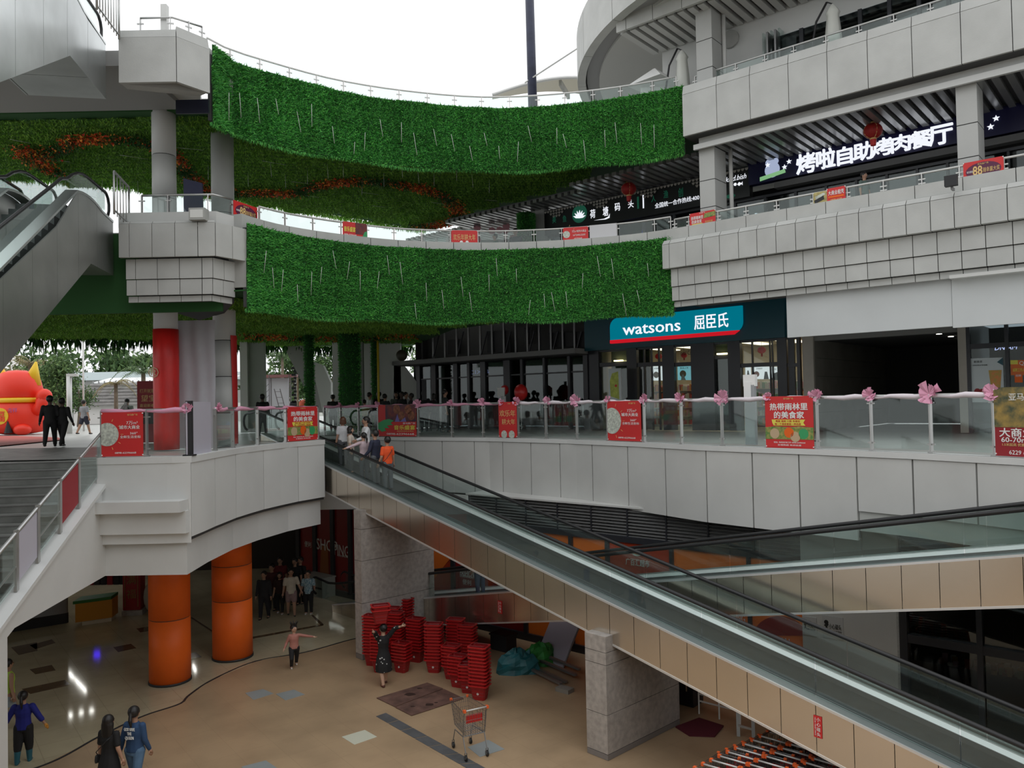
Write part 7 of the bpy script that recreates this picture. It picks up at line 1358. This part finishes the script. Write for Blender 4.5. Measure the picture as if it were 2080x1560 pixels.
# ================================================================ PEOPLE
JOBS = []
SK = [mat('skin_light', (.55, .34, .24), .55), mat('skin_tan', (.42, .24, .16), .55), mat('skin_dark', (.10, .06, .045), .6)]
M_hair = mat('black_hair', (.012, .010, .009), .45); M_bhair = mat('brown_hair', (.09, .035, .015), .5); M_shoe = mat('dark_shoe', (.02, .02, .02), .5); M_wshoe = mat('white_shoe', (.7, .7, .7), .5)
def ell(b, pts, rx, ry, n=12):
    """stack of ellipses: torso, neck, skirt"""
    vs = []; m = len(pts)
    for p, a, c in zip(pts, rx, ry): vs += [(p[0]+a*math.cos(2*math.pi*k/n), p[1]+c*math.sin(2*math.pi*k/n), p[2]) for k in range(n)]
    fs = [(i*n+k, i*n+(k+1) % n, (i+1)*n+(k+1) % n, (i+1)*n+k) for i in range(m-1) for k in range(n)]+[tuple(range(n-1, -1, -1)), tuple(range((m-1)*n, m*n))]; b.add(vs, fs)
def limb(b, ps, rs):
    for (p, q), (r0, r1) in zip(zip(ps, ps[1:]), zip(rs, rs[1:])): b.cyl(p, q, r0, r1, n=10)
    for p, r in zip(ps, rs): b.sph(p, r, 10, 6)
def rm(name, b, m, t, vox, h):
    """closed parts of one garment or body, merged into a single continuous skin"""
    me = bpy.data.meshes.new(name); me.from_pydata([tuple(V(v)*h) for v in b.v], [], b.f); o = bpy.data.objects.new(name, me); COL.objects.link(o); o.parent = t; JOBS.append((o, m, vox, None)); return o
def person(loc, face, h, label, top=(.3, .3, .3), bot=(.05, .05, .06), skin=1, hair='short', sleeve='short', legs='trousers', fem=False, arms=((8, 0, 10), (8, 0, 10)), walk=0, shoes=None, hairm=None, lean=0, group=None, child=False, bag=None, vox=.017, topm=None, knee=(0, 0), turn=0, topname='shirt', gloves=None, boots=None):
    """arms: per side (away from body, forward swing, elbow bend) in degrees; walk: stride angle"""
    t = thing('person', label, 'person', loc, face, group); sk = SK[skin]; tm = topm or mat('cloth_%02d%02d%02d' % tuple(int(c*99) for c in top), top, .8, noise=.1, scale=9); bm = mat('cloth_%02d%02d%02d' % tuple(int(c*99) for c in bot), bot, .8, noise=.1, scale=9)
    hs = 1.25 if child else 1.0; sw = .086 if fem else .100; sw *= (.92 if child else 1); hipw = .052 if fem else .05
    rad = math.radians; ly = math.tan(rad(lean))
    def L_(z): return (z-.52)*ly
    # legs
    J = {}
    for s_, sg in ((0, -1), (1, 1)):
        a = rad(walk*sg*(1 if True else 1)); kb = rad(knee[s_]+(abs(walk)*.5 if sg*walk < 0 else 3)); hp = V((sg*hipw, 0, .50)); kn = hp+V((sg*.004, .235*math.sin(a), -.235*math.cos(a))); an = kn+V((0, .225*math.sin(a-kb), -.225*math.cos(a-kb))); J[s_] = (hp, kn, an)
    dz = -min(J[0][2].z, J[1][2].z)+.035
    for s_ in (0, 1): J[s_] = tuple(p+V((0, 0, dz)) for p in J[s_])
    z0 = dz
    sh = {}
    for s_, sg in ((0, -1), (1, 1)):
        ab, fwd, el = arms[s_]; S0 = V((sg*sw, L_(.80), .785+z0)); ab, fwd, el = rad(ab), rad(fwd), rad(el)
        d1 = V((sg*math.sin(ab)*math.cos(fwd*.5), math.sin(fwd)*math.cos(ab), -math.cos(ab)*math.cos(fwd))).normalized(); E = S0+d1*.165
        ax = V((1, 0, 0)); d2 = (Matrix.Rotation(el, 3, V((1, 0, 0))) @ d1).normalized(); H_ = E+d2*.14; sh[s_] = (S0, E, H_, d2)
    C = lambda z: (0, L_(z), z+z0)
    b = B(); ell(b, [C(z) for z in (.46, .50, .56, .62, .70, .77, .815)], [.075, .086, .078, .070, .084, .088, .045], [.055, .06, .052, .05, .06, .052, .035])
    ell(b, [C(z) for z in (.80, .84, .88)], [.034, .031, .03], [.034, .031, .032])
    hz = .925*1; hr = .058*hs; hc = V(C(.925+.008*(hs-1)*10)); tr = Matrix.Rotation(rad(turn), 3, 'Z')
    b.sph(hc, hr, 14, 10, .86, 1.02, 1.18); b.sph(hc+tr@V((0, hr*.25, -hr*.62)), hr*.62, 10, 7, .95, 1, .9)
    b.cyl(hc+tr@V((0, hr*.9, .008)), hc+tr@V((0, hr*1.22, -.012)), .005, .010, 6)
    for sg in (-1, 1): b.sph(hc+tr@V((sg*hr*.88, 0, -.003)), .015*hs, 8, 5, .4, .8, 1.2)
    for s_ in (0, 1):
        hp, kn, an = J[s_]; limb(b, [hp, kn, an], [.056 if topname != 'dress' else .046, .036, .023]); limb(b, [an, an+V((0, .055, -.022))], [.022, .016])
        S0, E, H_, d2 = sh[s_]; limb(b, [S0, E, H_], [.030, .024, .015])
    rm('body', b, sk, t, vox*.75, h)
    for s_, sg in ((0, -1), (1, 1)):    # hands with five fingers
        S0, E, H_, d2 = sh[s_]; hb = B(); side = V((1, 0, 0)) if abs(d2.x) < .7 else V((0, 0, 1)); fwd_ = d2.cross(side).normalized(); pal = H_+d2*.022; k_ = 1.0
        hb.tube([H_-d2*.008, H_+d2*.012, H_+d2*.045], [.013, .019, .018], 8)
        for j, (o_, ln) in enumerate(((-.017, .038), (-.006, .044), (.006, .042), (.016, .033))): q = H_+d2*.042+fwd_*o_; q2 = q+d2*ln*.5+side*.002*-sg; hb.tube([q, q2, q2+(d2*.9-side*.35*sg).normalized()*ln*.5], [.0062, .0056, .0045], 6)
        q = H_+d2*.012+fwd_*.017; hb.tube([q, q+(fwd_*.7+d2*.7).normalized()*.022, q+(fwd_*.45+d2*.9).normalized()*.042], [.0075, .0065, .005], 6)
        hb.v = [tuple(V(v)*h) for v in hb.v]; me = bpy.data.meshes.new('hand'); me.from_pydata(hb.v, [], hb.f); me.polygons.foreach_set('use_smooth', [True]*len(me.polygons)); me.materials.append(gloves or sk); o = bpy.data.objects.new('glove' if gloves else 'hand', me); COL.objects.link(o); o.parent = t
    # face
    eb = B(); [eb.sph(hc+tr@V((sg*hr*.36, hr*.93, hr*.10)), .0065, 6, 4) for sg in (-1, 1)]; eb.v = [tuple(V(v)*h) for v in eb.v]; me = bpy.data.meshes.new('eyes'); me.from_pydata(eb.v, [], eb.f); me.materials.append(M_black2); o = bpy.data.objects.new('eyes', me); COL.objects.link(o); o.parent = t
    mb_ = B(); mb_.sph(hc+tr@V((0, hr*.86, -hr*.72)), .012, 8, 4, 1, .5, .35); mb_.v = [tuple(V(v)*h) for v in mb_.v]; me = bpy.data.meshes.new('mouth'); me.from_pydata(mb_.v, [], mb_.f); me.materials.append(mat('lips', (.35, .10, .09), .5)); o = bpy.data.objects.new('mouth', me); COL.objects.link(o); o.parent = t
    # hair
    hb = B(); hb.sph(hc+tr@V((0, -.012, .016)), hr*1.1, 14, 10, .92, 1.0, 1.1); hb2 = tr@V((0, -1, 0))
    if hair in ('bun',): hb.sph(hc+hb2*hr*1.15+V((0, 0, .02)), hr*.42, 10, 7)
    if hair == 'ponytail': hb.sph(hc+hb2*hr*1.05+V((0, 0, .015)), .018, 8, 6); limb(hb, [hc+hb2*hr*1.15+V((0, 0, .01)), hc+hb2*hr*1.5+V((.01, 0, -.06)), hc+hb2*hr*1.35+V((.015, 0, -.15))], [.016, .021, .007])
    if hair == 'bob': ell(hb, [tuple(hc+hb2*.014+V((0, 0, z))) for z in (-.075, -.03, .02)], [.062, .066, .055], [.05, .056, .05])
    if hair == 'long': ell(hb, [tuple(hc+hb2*(.018+.1*max(0, -z))+V((0, 0, z))) for z in (-.20, -.12, -.03, .03)], [.05, .07, .068, .052], [.022, .035, .05, .05])
    if hair == 'spiky':
        for k in range(8): a = k*.8; hb.cyl(hc+V((math.cos(a)*.03, math.sin(a)*.03, .05)), hc+V((math.cos(a)*.085, math.sin(a)*.085, .15)), .022, .008, 6)
    if hair == 'cap': hb.cyl(hc+V((0, 0, .02)), hc+V((0, 0, .075)), hr*1.08, hr*.85, 14); hb.cyl(hc+tr@V((0, hr*.8, .022)), hc+tr@V((0, hr*.8, .030)), hr*.9, hr*.8, 12)
    # clear the face
    o = rm('hair', hb, hairm or M_hair, t, vox*.7, h)
    e = .010
    # top
    if topname != 'dress':
        b = B(); hem = .475 if not fem else .49
        ell(b, [C(z) for z in (hem, .52, .58, .64, .71, .775, .812, .822)], [.088+e, .088+e, .080+e, .076+e, .088+e, .088+e, .058, .040], [.064+e, .062+e, .056+e, .055+e, .064+e, .056+e, .042, .038])
    else:
        b = B(); hem = .24; w_ = .125
        ell(b, [C(z) for z in (hem, .34, .46, .56, .62, .71, .775, .812, .82)], [w_, .124, .110, .085, .080, .094, .096, .055, .04], [.125, .115, .090, .064, .058, .068, .06, .042, .036])
    for s_ in (0, 1):
        S0, E, H_, d2 = sh[s_]
        if sleeve == 'long': limb(b, [S0, E, H_-d2*.012], [.038, .031, .023])
        elif sleeve == 'short': limb(b, [S0, S0.lerp(E, .72)], [.038, .035])
        elif sleeve == 'mid': limb(b, [S0, E, E.lerp(H_, .45)], [.042, .036, .034])
    rm(topname, b, tm, t, vox, h)
    # bottom
    if legs != 'none':
        b = B(); ell(b, [C(z) for z in (.45, .49, .54, .575)], [.088, .094, .088, .080], [.063, .068, .06, .055])
        for s_ in (0, 1):
            hp, kn, an = J[s_]
            if legs == 'trousers': limb(b, [hp, kn, an+V((0, 0, .012))], [.062, .043, .032])
            elif legs == 'shorts': limb(b, [hp, hp.lerp(kn, .72)], [.064, .056])
            elif legs == 'breeches': limb(b, [hp, kn, kn.lerp(an, .3)], [.064, .052, .045])
        if legs == 'skirt': ell(b, [C(z) for z in (.33, .42, .50, .57)], [.125, .115, .098, .082], [.095, .085, .07, .056])
        rm({'trousers': 'trousers', 'shorts': 'shorts', 'skirt': 'skirt', 'breeches': 'trousers'}[legs], b, bm, t, vox, h)
    for s_ in (0, 1):
        hp, kn, an = J[s_]; b = B(); limb(b, [an+V((0, -.012, -.018)), an+V((0, .03, -.022)), an+V((0, .068, -.024))], [.024, .022, .016])
        if boots: limb(b, [an, an.lerp(kn, .62)], [.030, .040])
        rm('boot' if boots else 'shoe', b, boots or shoes or M_shoe, t, vox*.8, h)
    if bag == 'backpack':
        b = B(); ell(b, [(0, -.095, z+z0) for z in (.56, .60, .72, .78)], [.07, .085, .08, .05], [.035, .05, .05, .03]); rm('backpack', b, M_black2, t, vox, h)
    if bag == 'cross':
        pts = [V((.085, .05, .80+z0)), V((.04, -.085, .74+z0)), V((-.08, -.10, .60+z0)), V((-.115, -.02, .52+z0))]; b = B(); b.tube([p*h for p in pts], .008, 5); b2 = B(); ell(b2, [(-.125, -.01, z+z0) for z in (.44, .47, .53)], [.02, .022, .018], [.045, .05, .045])
        me = bpy.data.meshes.new('bag_strap'); me.from_pydata([tuple(v) for v in b.v], [], b.f); me.materials.append(M_black2); o = bpy.data.objects.new('bag_strap', me); COL.objects.link(o); o.parent = t; rm('bag', b2, M_black2, t, vox, h)
    t.scale = (1.12, 1.08, 1); return t, sh, hc
def flush():
    tmp = []
    for o, m, vox, _ in JOBS:
        x = bpy.data.objects.new('tmp', o.data); COL.objects.link(x); md = x.modifiers.new('r', 'REMESH'); md.mode = 'VOXEL'; md.voxel_size = vox*(1.0); md.use_smooth_shade = True
        sm = x.modifiers.new('s', 'SMOOTH'); sm.factor = .5; sm.iterations = 2; tmp.append(x)
    dg = bpy.context.evaluated_depsgraph_get()
    for (o, m, vox, _), x in zip(JOBS, tmp):
        me = bpy.data.meshes.new_from_object(x.evaluated_get(dg)); me.name = o.name; old = o.data; me.materials.clear(); me.materials.append(m); o.data = me
    for x in tmp: bpy.data.objects.remove(x)
PI = math.pi
def face_to(deg): return math.radians(deg)          # 0 faces away from the viewer (+Y), 180 towards, 90 left, -90 right
def sfor(px, p=.5):
    best = (1e9, 0)
    for k in range(400):
        s_ = k*.05; x = proj(T1(s_, p, -.3))[0]
        if abs(x-px) < best[0]: best = (abs(x-px), s_)
    return best[1]
tw = math.degrees(math.atan2(TD.y, TD.x))-90        # riders facing up the walkway
def rider(px, p, **k): return person(T1(sfor(px, p), p, -.88), face_to(k.pop('f')), k.pop('h'), **k)
DOWN = tw+180
rider(788, .42, f=tw, h=1.56, label='person in an orange t-shirt with a black shoulder bag on the long walkway', top=(.85, .10, .02), bot=(.10, .11, .12), hair='bun', fem=True, bag='cross', arms=((14, -5, 25), (10, 0, 12)), skin=1, vox=.014)
rider(762, .40, f=tw+25, h=1.62, label='person in a navy jacket and grey trousers riding the long walkway beside the orange shirt', top=(.025, .03, .06), bot=(.12, .13, .14), hair='short', sleeve='long', arms=((12, 10, 30), (8, 0, 10)), vox=.014)
rider(739, .36, f=tw+8, h=1.42, label='girl with a black ponytail in a pale pink shirt reaching to the girl beside her', top=(.62, .48, .52), bot=(.07, .08, .10), hair='ponytail', sleeve='long', fem=True, arms=((70, 30, 5), (12, 0, 12)), skin=0, vox=.014)
rider(712, .38, f=DOWN+50, h=1.44, label='girl in a cream blouse turned towards the others on the walkway', top=(.66, .58, .50), bot=(.06, .065, .07), hair='bob', sleeve='short', fem=True, arms=((10, 25, 80), (8, 0, 10)), skin=0, vox=.014)
rider(697, .62, f=tw, h=1.55, label='person with reddish brown hair in a white shirt at the rear of the riders', top=(.62, .62, .64), bot=(.10, .10, .11), hair='bob', hairm=M_bhair, fem=True, vox=.014)
rider(744, .90, f=tw+70, h=1.74, label='tall young man in a white long-sleeved shirt looking left on the walkway', top=(.72, .73, .74), bot=(.06, .06, .07), hair='short', sleeve='long', arms=((14, 25, 45), (8, 0, 10)), skin=1, vox=.014)
# plaza, left
def gp(px, py): return onZ(px, py, 0)
BK = (.012, .012, .013)
person(gp(102, 907), face_to(20), 1.70, 'taller of two people in black walking away on the plaza by the stair', top=BK, bot=BK, skin=2, sleeve='long', walk=16, arms=((12, 0, 20), (8, 0, 60)))
person(gp(127, 906), face_to(0), 1.62, 'shorter of two people in black walking away on the plaza, pale panel on the back', top=BK, bot=BK, skin=2, sleeve='long', walk=-16, arms=((8, 0, 60), (12, 0, 20)))
person(gp(171, 882), face_to(-20), 1.72, 'person in a grey shirt and dark shorts walking on the sunny plaza', top=(.30, .31, .33), bot=(.03, .03, .05), legs='shorts', walk=18)
person(gp(259, 886), face_to(10), 1.66, 'person in a pale shirt carrying a dark backpack behind the railing', top=(.45, .48, .46), bot=(.08, .08, .08), bag='backpack')
# plaza, middle: seen over the railing
mid = [(534, 886, 1.68, BK, 0, 'person in black standing alone behind the curved railing by the white wall', 'short'), (677, 876, 1.66, (.03, .035, .03), 20, 'person in a dark cap behind the pink-wrapped rail', 'cap'),
 (752, 875, 1.72, (.62, .62, .62), -60, 'man in a white shirt walking right between the green posts', 'short'), (741, 877, 1.40, (.42, .34, .10), 0, 'child in a yellowish top beside the man in the white shirt', 'short'),
 (770, 876, 1.74, BK, 40, 'dark-clothed person left of the yellow pole', 'short'), (783, 877, 1.62, (.02, .025, .03), -30, 'dark-clothed person right of the yellow pole', 'short'),
 (806, 875, 1.72, (.16, .19, .18), 180, 'person in a grey shirt at the left of the crowd behind the music banner', 'bob'), (817, 876, 1.70, BK, 150, 'second person from the left of the crowd behind the music banner', 'short'),
 (826, 874, 1.70, (.5, .5, .5), -120, 'person in a pale shirt in the middle of the crowd behind the music banner', 'short'), (836, 877, 1.62, BK, 100, 'rightmost person of the crowd behind the music banner', 'short'),
 (862, 877, 1.70, BK, 20, 'person in black before the red strip of the glazed shop', 'short'), (905, 878, 1.72, (.03, .035, .035), -80, 'person in dark clothes standing in for a reflection in the glazed shop', 'short'), (882, 876, 1.6, BK, 60, 'person in black between the two others at the glazed shop', 'bob')]  # the dark figure at the glazed shop is added for a reflection in its glass
for px, py, h, c, f, lb, hr in mid: person(gp(px, py), face_to(f), h, lb, top=c, bot=(.02, .02, .025), skin=2 if c == BK else 1, hair=hr, sleeve='long' if c == BK else 'short', walk=random.choice((0, 8, -10)), vox=.024)
# level two
def lp(px, Y): d = ray(px, 480); q = EYE+d*(Y/d.y); q.z = 5.9; return q
person(lp(1047, 29.0), face_to(150), 1.68, 'person in dark clothes standing behind the level two railing', top=(.03, .035, .05), bot=(.02, .02, .02), skin=1, sleeve='long', vox=.024)
person(lp(1005, 28.5), face_to(120), 1.38, 'short person in dull green behind the level two railing', top=(.10, .16, .12), bot=(.04, .05, .04), hair='short', vox=.024)
q = UNP(uN(1756, 22.4, py=380), 22.4, 5.9); person(q, face_to(-150), 1.3, 'person in a dull green shirt behind the level two glass of the restaurant', top=(.12, .17, .15), bot=(.04, .04, .05), vox=.024)
# basement group under the plaza
def bp_(px, py): return onZ(px, py, ZB)
person(bp_(537, 1257), face_to(175), 1.64, 'dark-clothed man at the left of the basement group', top=(.02, .02, .022), bot=(.02, .02, .022), sleeve='long', walk=8, skin=1)
person(bp_(553, 1240), face_to(170), 1.66, 'person in dark maroon behind the man at the left of the basement group', top=(.06, .012, .012), bot=(.03, .03, .03))
person(bp_(569, 1246), face_to(185), 1.45, 'small person in black with white shoes in the basement group', top=(.04, .015, .012), bot=(.015, .015, .015), shoes=M_wshoe, fem=True, hair='bob', walk=-8)
person(bp_(570, 1226), face_to(180), 1.72, 'person in a dark red t-shirt in the back row of the basement group', top=(.14, .012, .015), bot=(.03, .03, .03))
person(bp_(592, 1250), face_to(200), 1.64, 'man in a cream shirt and pale mauve shorts in the middle of the basement group', top=(.60, .54, .44), bot=(.30, .20, .20), legs='shorts', walk=-10, skin=1, arms=((16, 0, 30), (10, 0, 20)))
person(bp_(600, 1228), face_to(170), 1.70, 'person in black behind the man in the cream shirt', top=BK, bot=BK, skin=1)
person(bp_(611, 1226), face_to(150), 1.72, 'tall person in black at the back right of the basement group', top=BK, bot=BK, skin=1)
person(bp_(627, 1247), face_to(180), 1.52, 'boy in a blue shirt with white spots at the right of the basement group', topm=mat('spotted_blue_cloth', (.04, .13, .19), .8, noise=.9, scale=22, col2=(.45, .55, .58)), bot=(.015, .015, .02), shoes=M_wshoe, arms=((14, 20, 70), (10, 0, 20)))
person(bp_(598, 1357), face_to(200), 1.22, 'child in a pink top and black leggings running with one arm out across the floor', top=(.45, .19, .15), bot=(.012, .012, .014), sleeve='long', hair='spiky', child=True, fem=True, walk=22, knee=(0, 45), arms=((75, 25, 10), (22, -10, 35)), shoes=M_wshoe, skin=0, vox=.012, turn=30)
# woman carrying baskets on her head
M_dot = mat('black_spotted_cloth', (.012, .012, .013), .8); tn_ = M_dot.node_tree; vo = tn_.nodes.new('ShaderNodeTexVoronoi'); vo.inputs['Scale'].default_value = 9; tc_ = tn_.nodes.new('ShaderNodeTexCoord'); cr_ = tn_.nodes.new('ShaderNodeValToRGB'); cr_.color_ramp.interpolation = 'CONSTANT'
cr_.color_ramp.elements[0].color = (.6, .6, .6, 1); cr_.color_ramp.elements[1].position = .17; cr_.color_ramp.elements[1].color = (.012, .012, .013, 1); tn_.links.new(tc_.outputs['Object'], vo.inputs['Vector']); tn_.links.new(vo.outputs['Distance'], cr_.inputs[0]); tn_.links.new(cr_.outputs[0], tn_.nodes['Principled BSDF'].inputs['Base Color'])
wt, wsh, whc = person(bp_(780, 1391), face_to(35), 1.58, 'woman in a long black spotted dress carrying red baskets on her head', topm=M_dot, topname='dress', legs='none', sleeve='mid', fem=True, hair='bun', arms=((150, 30, 35), (155, 30, 35)), walk=10, skin=0, shoes=mat('brown_shoe', (.10, .03, .02), .5), vox=.012)
wp = bp_(780, 1391)
for k in range(2): q = wp+V((-.06, .0, 1.60+.10*k)); o = dup(bp, q, .3, ('lower', 'upper')[k]+' of two bright red baskets carried on the head of the woman in black'); o['group'] = 'red baskets carried on the head'
# front row, bottom left
def by_head(px, py, h): d = ray(px, py); k = (ZB+h-EYE.z)/d.z; q = EYE+d*k; q.z = ZB; return q
g1 = by_head(221, 1450, 1.58); g2 = by_head(273, 1432, 1.64)
person(g1, face_to(-12), 1.58, 'young woman with long black hair in a short black dress walking away', top=(.010, .010, .011), topname='dress', legs='none', sleeve='short', fem=True, hair='long', walk=10, arms=((8, 0, 8), (14, -8, 18)), skin=1, vox=.012, bag='cross')
gt, gsh, ghc = person(g2, face_to(-10), 1.64, 'young woman with a ponytail in a lettered denim jacket and blue jeans', top=(.025, .065, .15), bot=(.09, .17, .28), sleeve='long', fem=True, hair='ponytail', walk=-12, arms=((14, -6, 12), (10, 0, 20)), skin=1, vox=.012, topname='denim_jacket')
ang = math.radians(-10); fu = V((math.cos(ang), math.sin(ang), 0)); fb = V((math.sin(ang), -math.cos(ang), 0))
for st, z, w_, in (('GOD SAVE', 1.24, .20), ('THE', 1.16, .08), ('QUEEN', 1.08, .16)): c_ = g2+fb*.142+V((0, 0, z)); text(st, c_, fu+V((0, 0, .12)), (0, 0, 1), .055, M_wtext, gt, w_, .02, .004)
person(bp_(48, 1549), face_to(10), 1.48, 'cleaner in a royal blue shirt with orange gloves and teal rubber boots', top=(.015, .02, .22), bot=(.015, .013, .012), sleeve='mid', legs='breeches', hair='ponytail', arms=((26, 0, 8), (28, 0, 8)), skin=1, gloves=mat('orange_glove', (.62, .28, .04), .5), boots=mat('teal_boot', (.02, .12, .16), .35), vox=.012, walk=6)
person(by_head(17, 1336, 1.58), face_to(-35), 1.58, 'woman in a lime sleeveless top and grey denim skirt behind the cleaner', top=(.50, .75, .10), bot=(.30, .35, .38), sleeve='none', legs='skirt', fem=True, hair='bun', arms=((6, 0, 8), (12, -5, 10)), walk=14, vox=.012)
# second walkway
q = T2(-7.9, .6, -.88); best = min(((abs(proj(T2(s_*.1, .6, -.88))[0]-976), s_*.1) for s_ in range(-130, 100)))[1]
person(T2(best, .6, -.88), face_to(tw), 1.66, 'person in blue jeans riding the second walkway, upper body behind the long one', top=(.55, .58, .6), bot=(.04, .08, .14), vox=.02)
best = min(((abs(proj(T2(s_*.1, .5, -.88))[0]-862), s_*.1) for s_ in range(-130, 100)))[1]
person(T2(best, .5, -.88), face_to(tw+60), 1.60, 'person in pale clothes standing low on the second walkway beside the stone pier', top=(.40, .37, .34), bot=(.34, .31, .28), hair='bob', sleeve='long', vox=.02, arms=((10, 0, 12), (12, 30, 60)))
flush()
# ================================================================ lettering curves become meshes (one pass)
def fat(me, d):
    '''heavier strokes: the same glyph faces repeated around a small circle, in one mesh'''
    if not d or not len(me.polygons): return
    n = len(me.vertices); co = np.empty(n*3); me.vertices.foreach_get('co', co); co = co.reshape(-1, 3); fs = [tuple(p.vertices) for p in me.polygons]; V_ = [co]; F_ = list(fs)
    for k in range(6): a = k*math.pi/3; V_.append(co+np.array([math.cos(a)*d, math.sin(a)*d, d*.02*(k+1)])); F_ += [tuple(i+n*(k+1) for i in f) for f in fs]
    ms = list(me.materials); me.clear_geometry(); me.from_pydata(np.concatenate(V_).tolist(), [], F_); me.update()
def bake():
    fo = [o for o in bpy.data.objects if o.type == 'FONT']; dg = bpy.context.evaluated_depsgraph_get()
    for o in fo:
        me = bpy.data.meshes.new_from_object(o.evaluated_get(dg)); nm = o.name; fat(me, FAT.get(nm)); par = o.parent; mb = o.matrix_basis.copy(); bpy.data.objects.remove(o)
        n = bpy.data.objects.new(nm.split('.')[0], me); COL.objects.link(n); n.parent = par; n.matrix_basis = mb
bake()
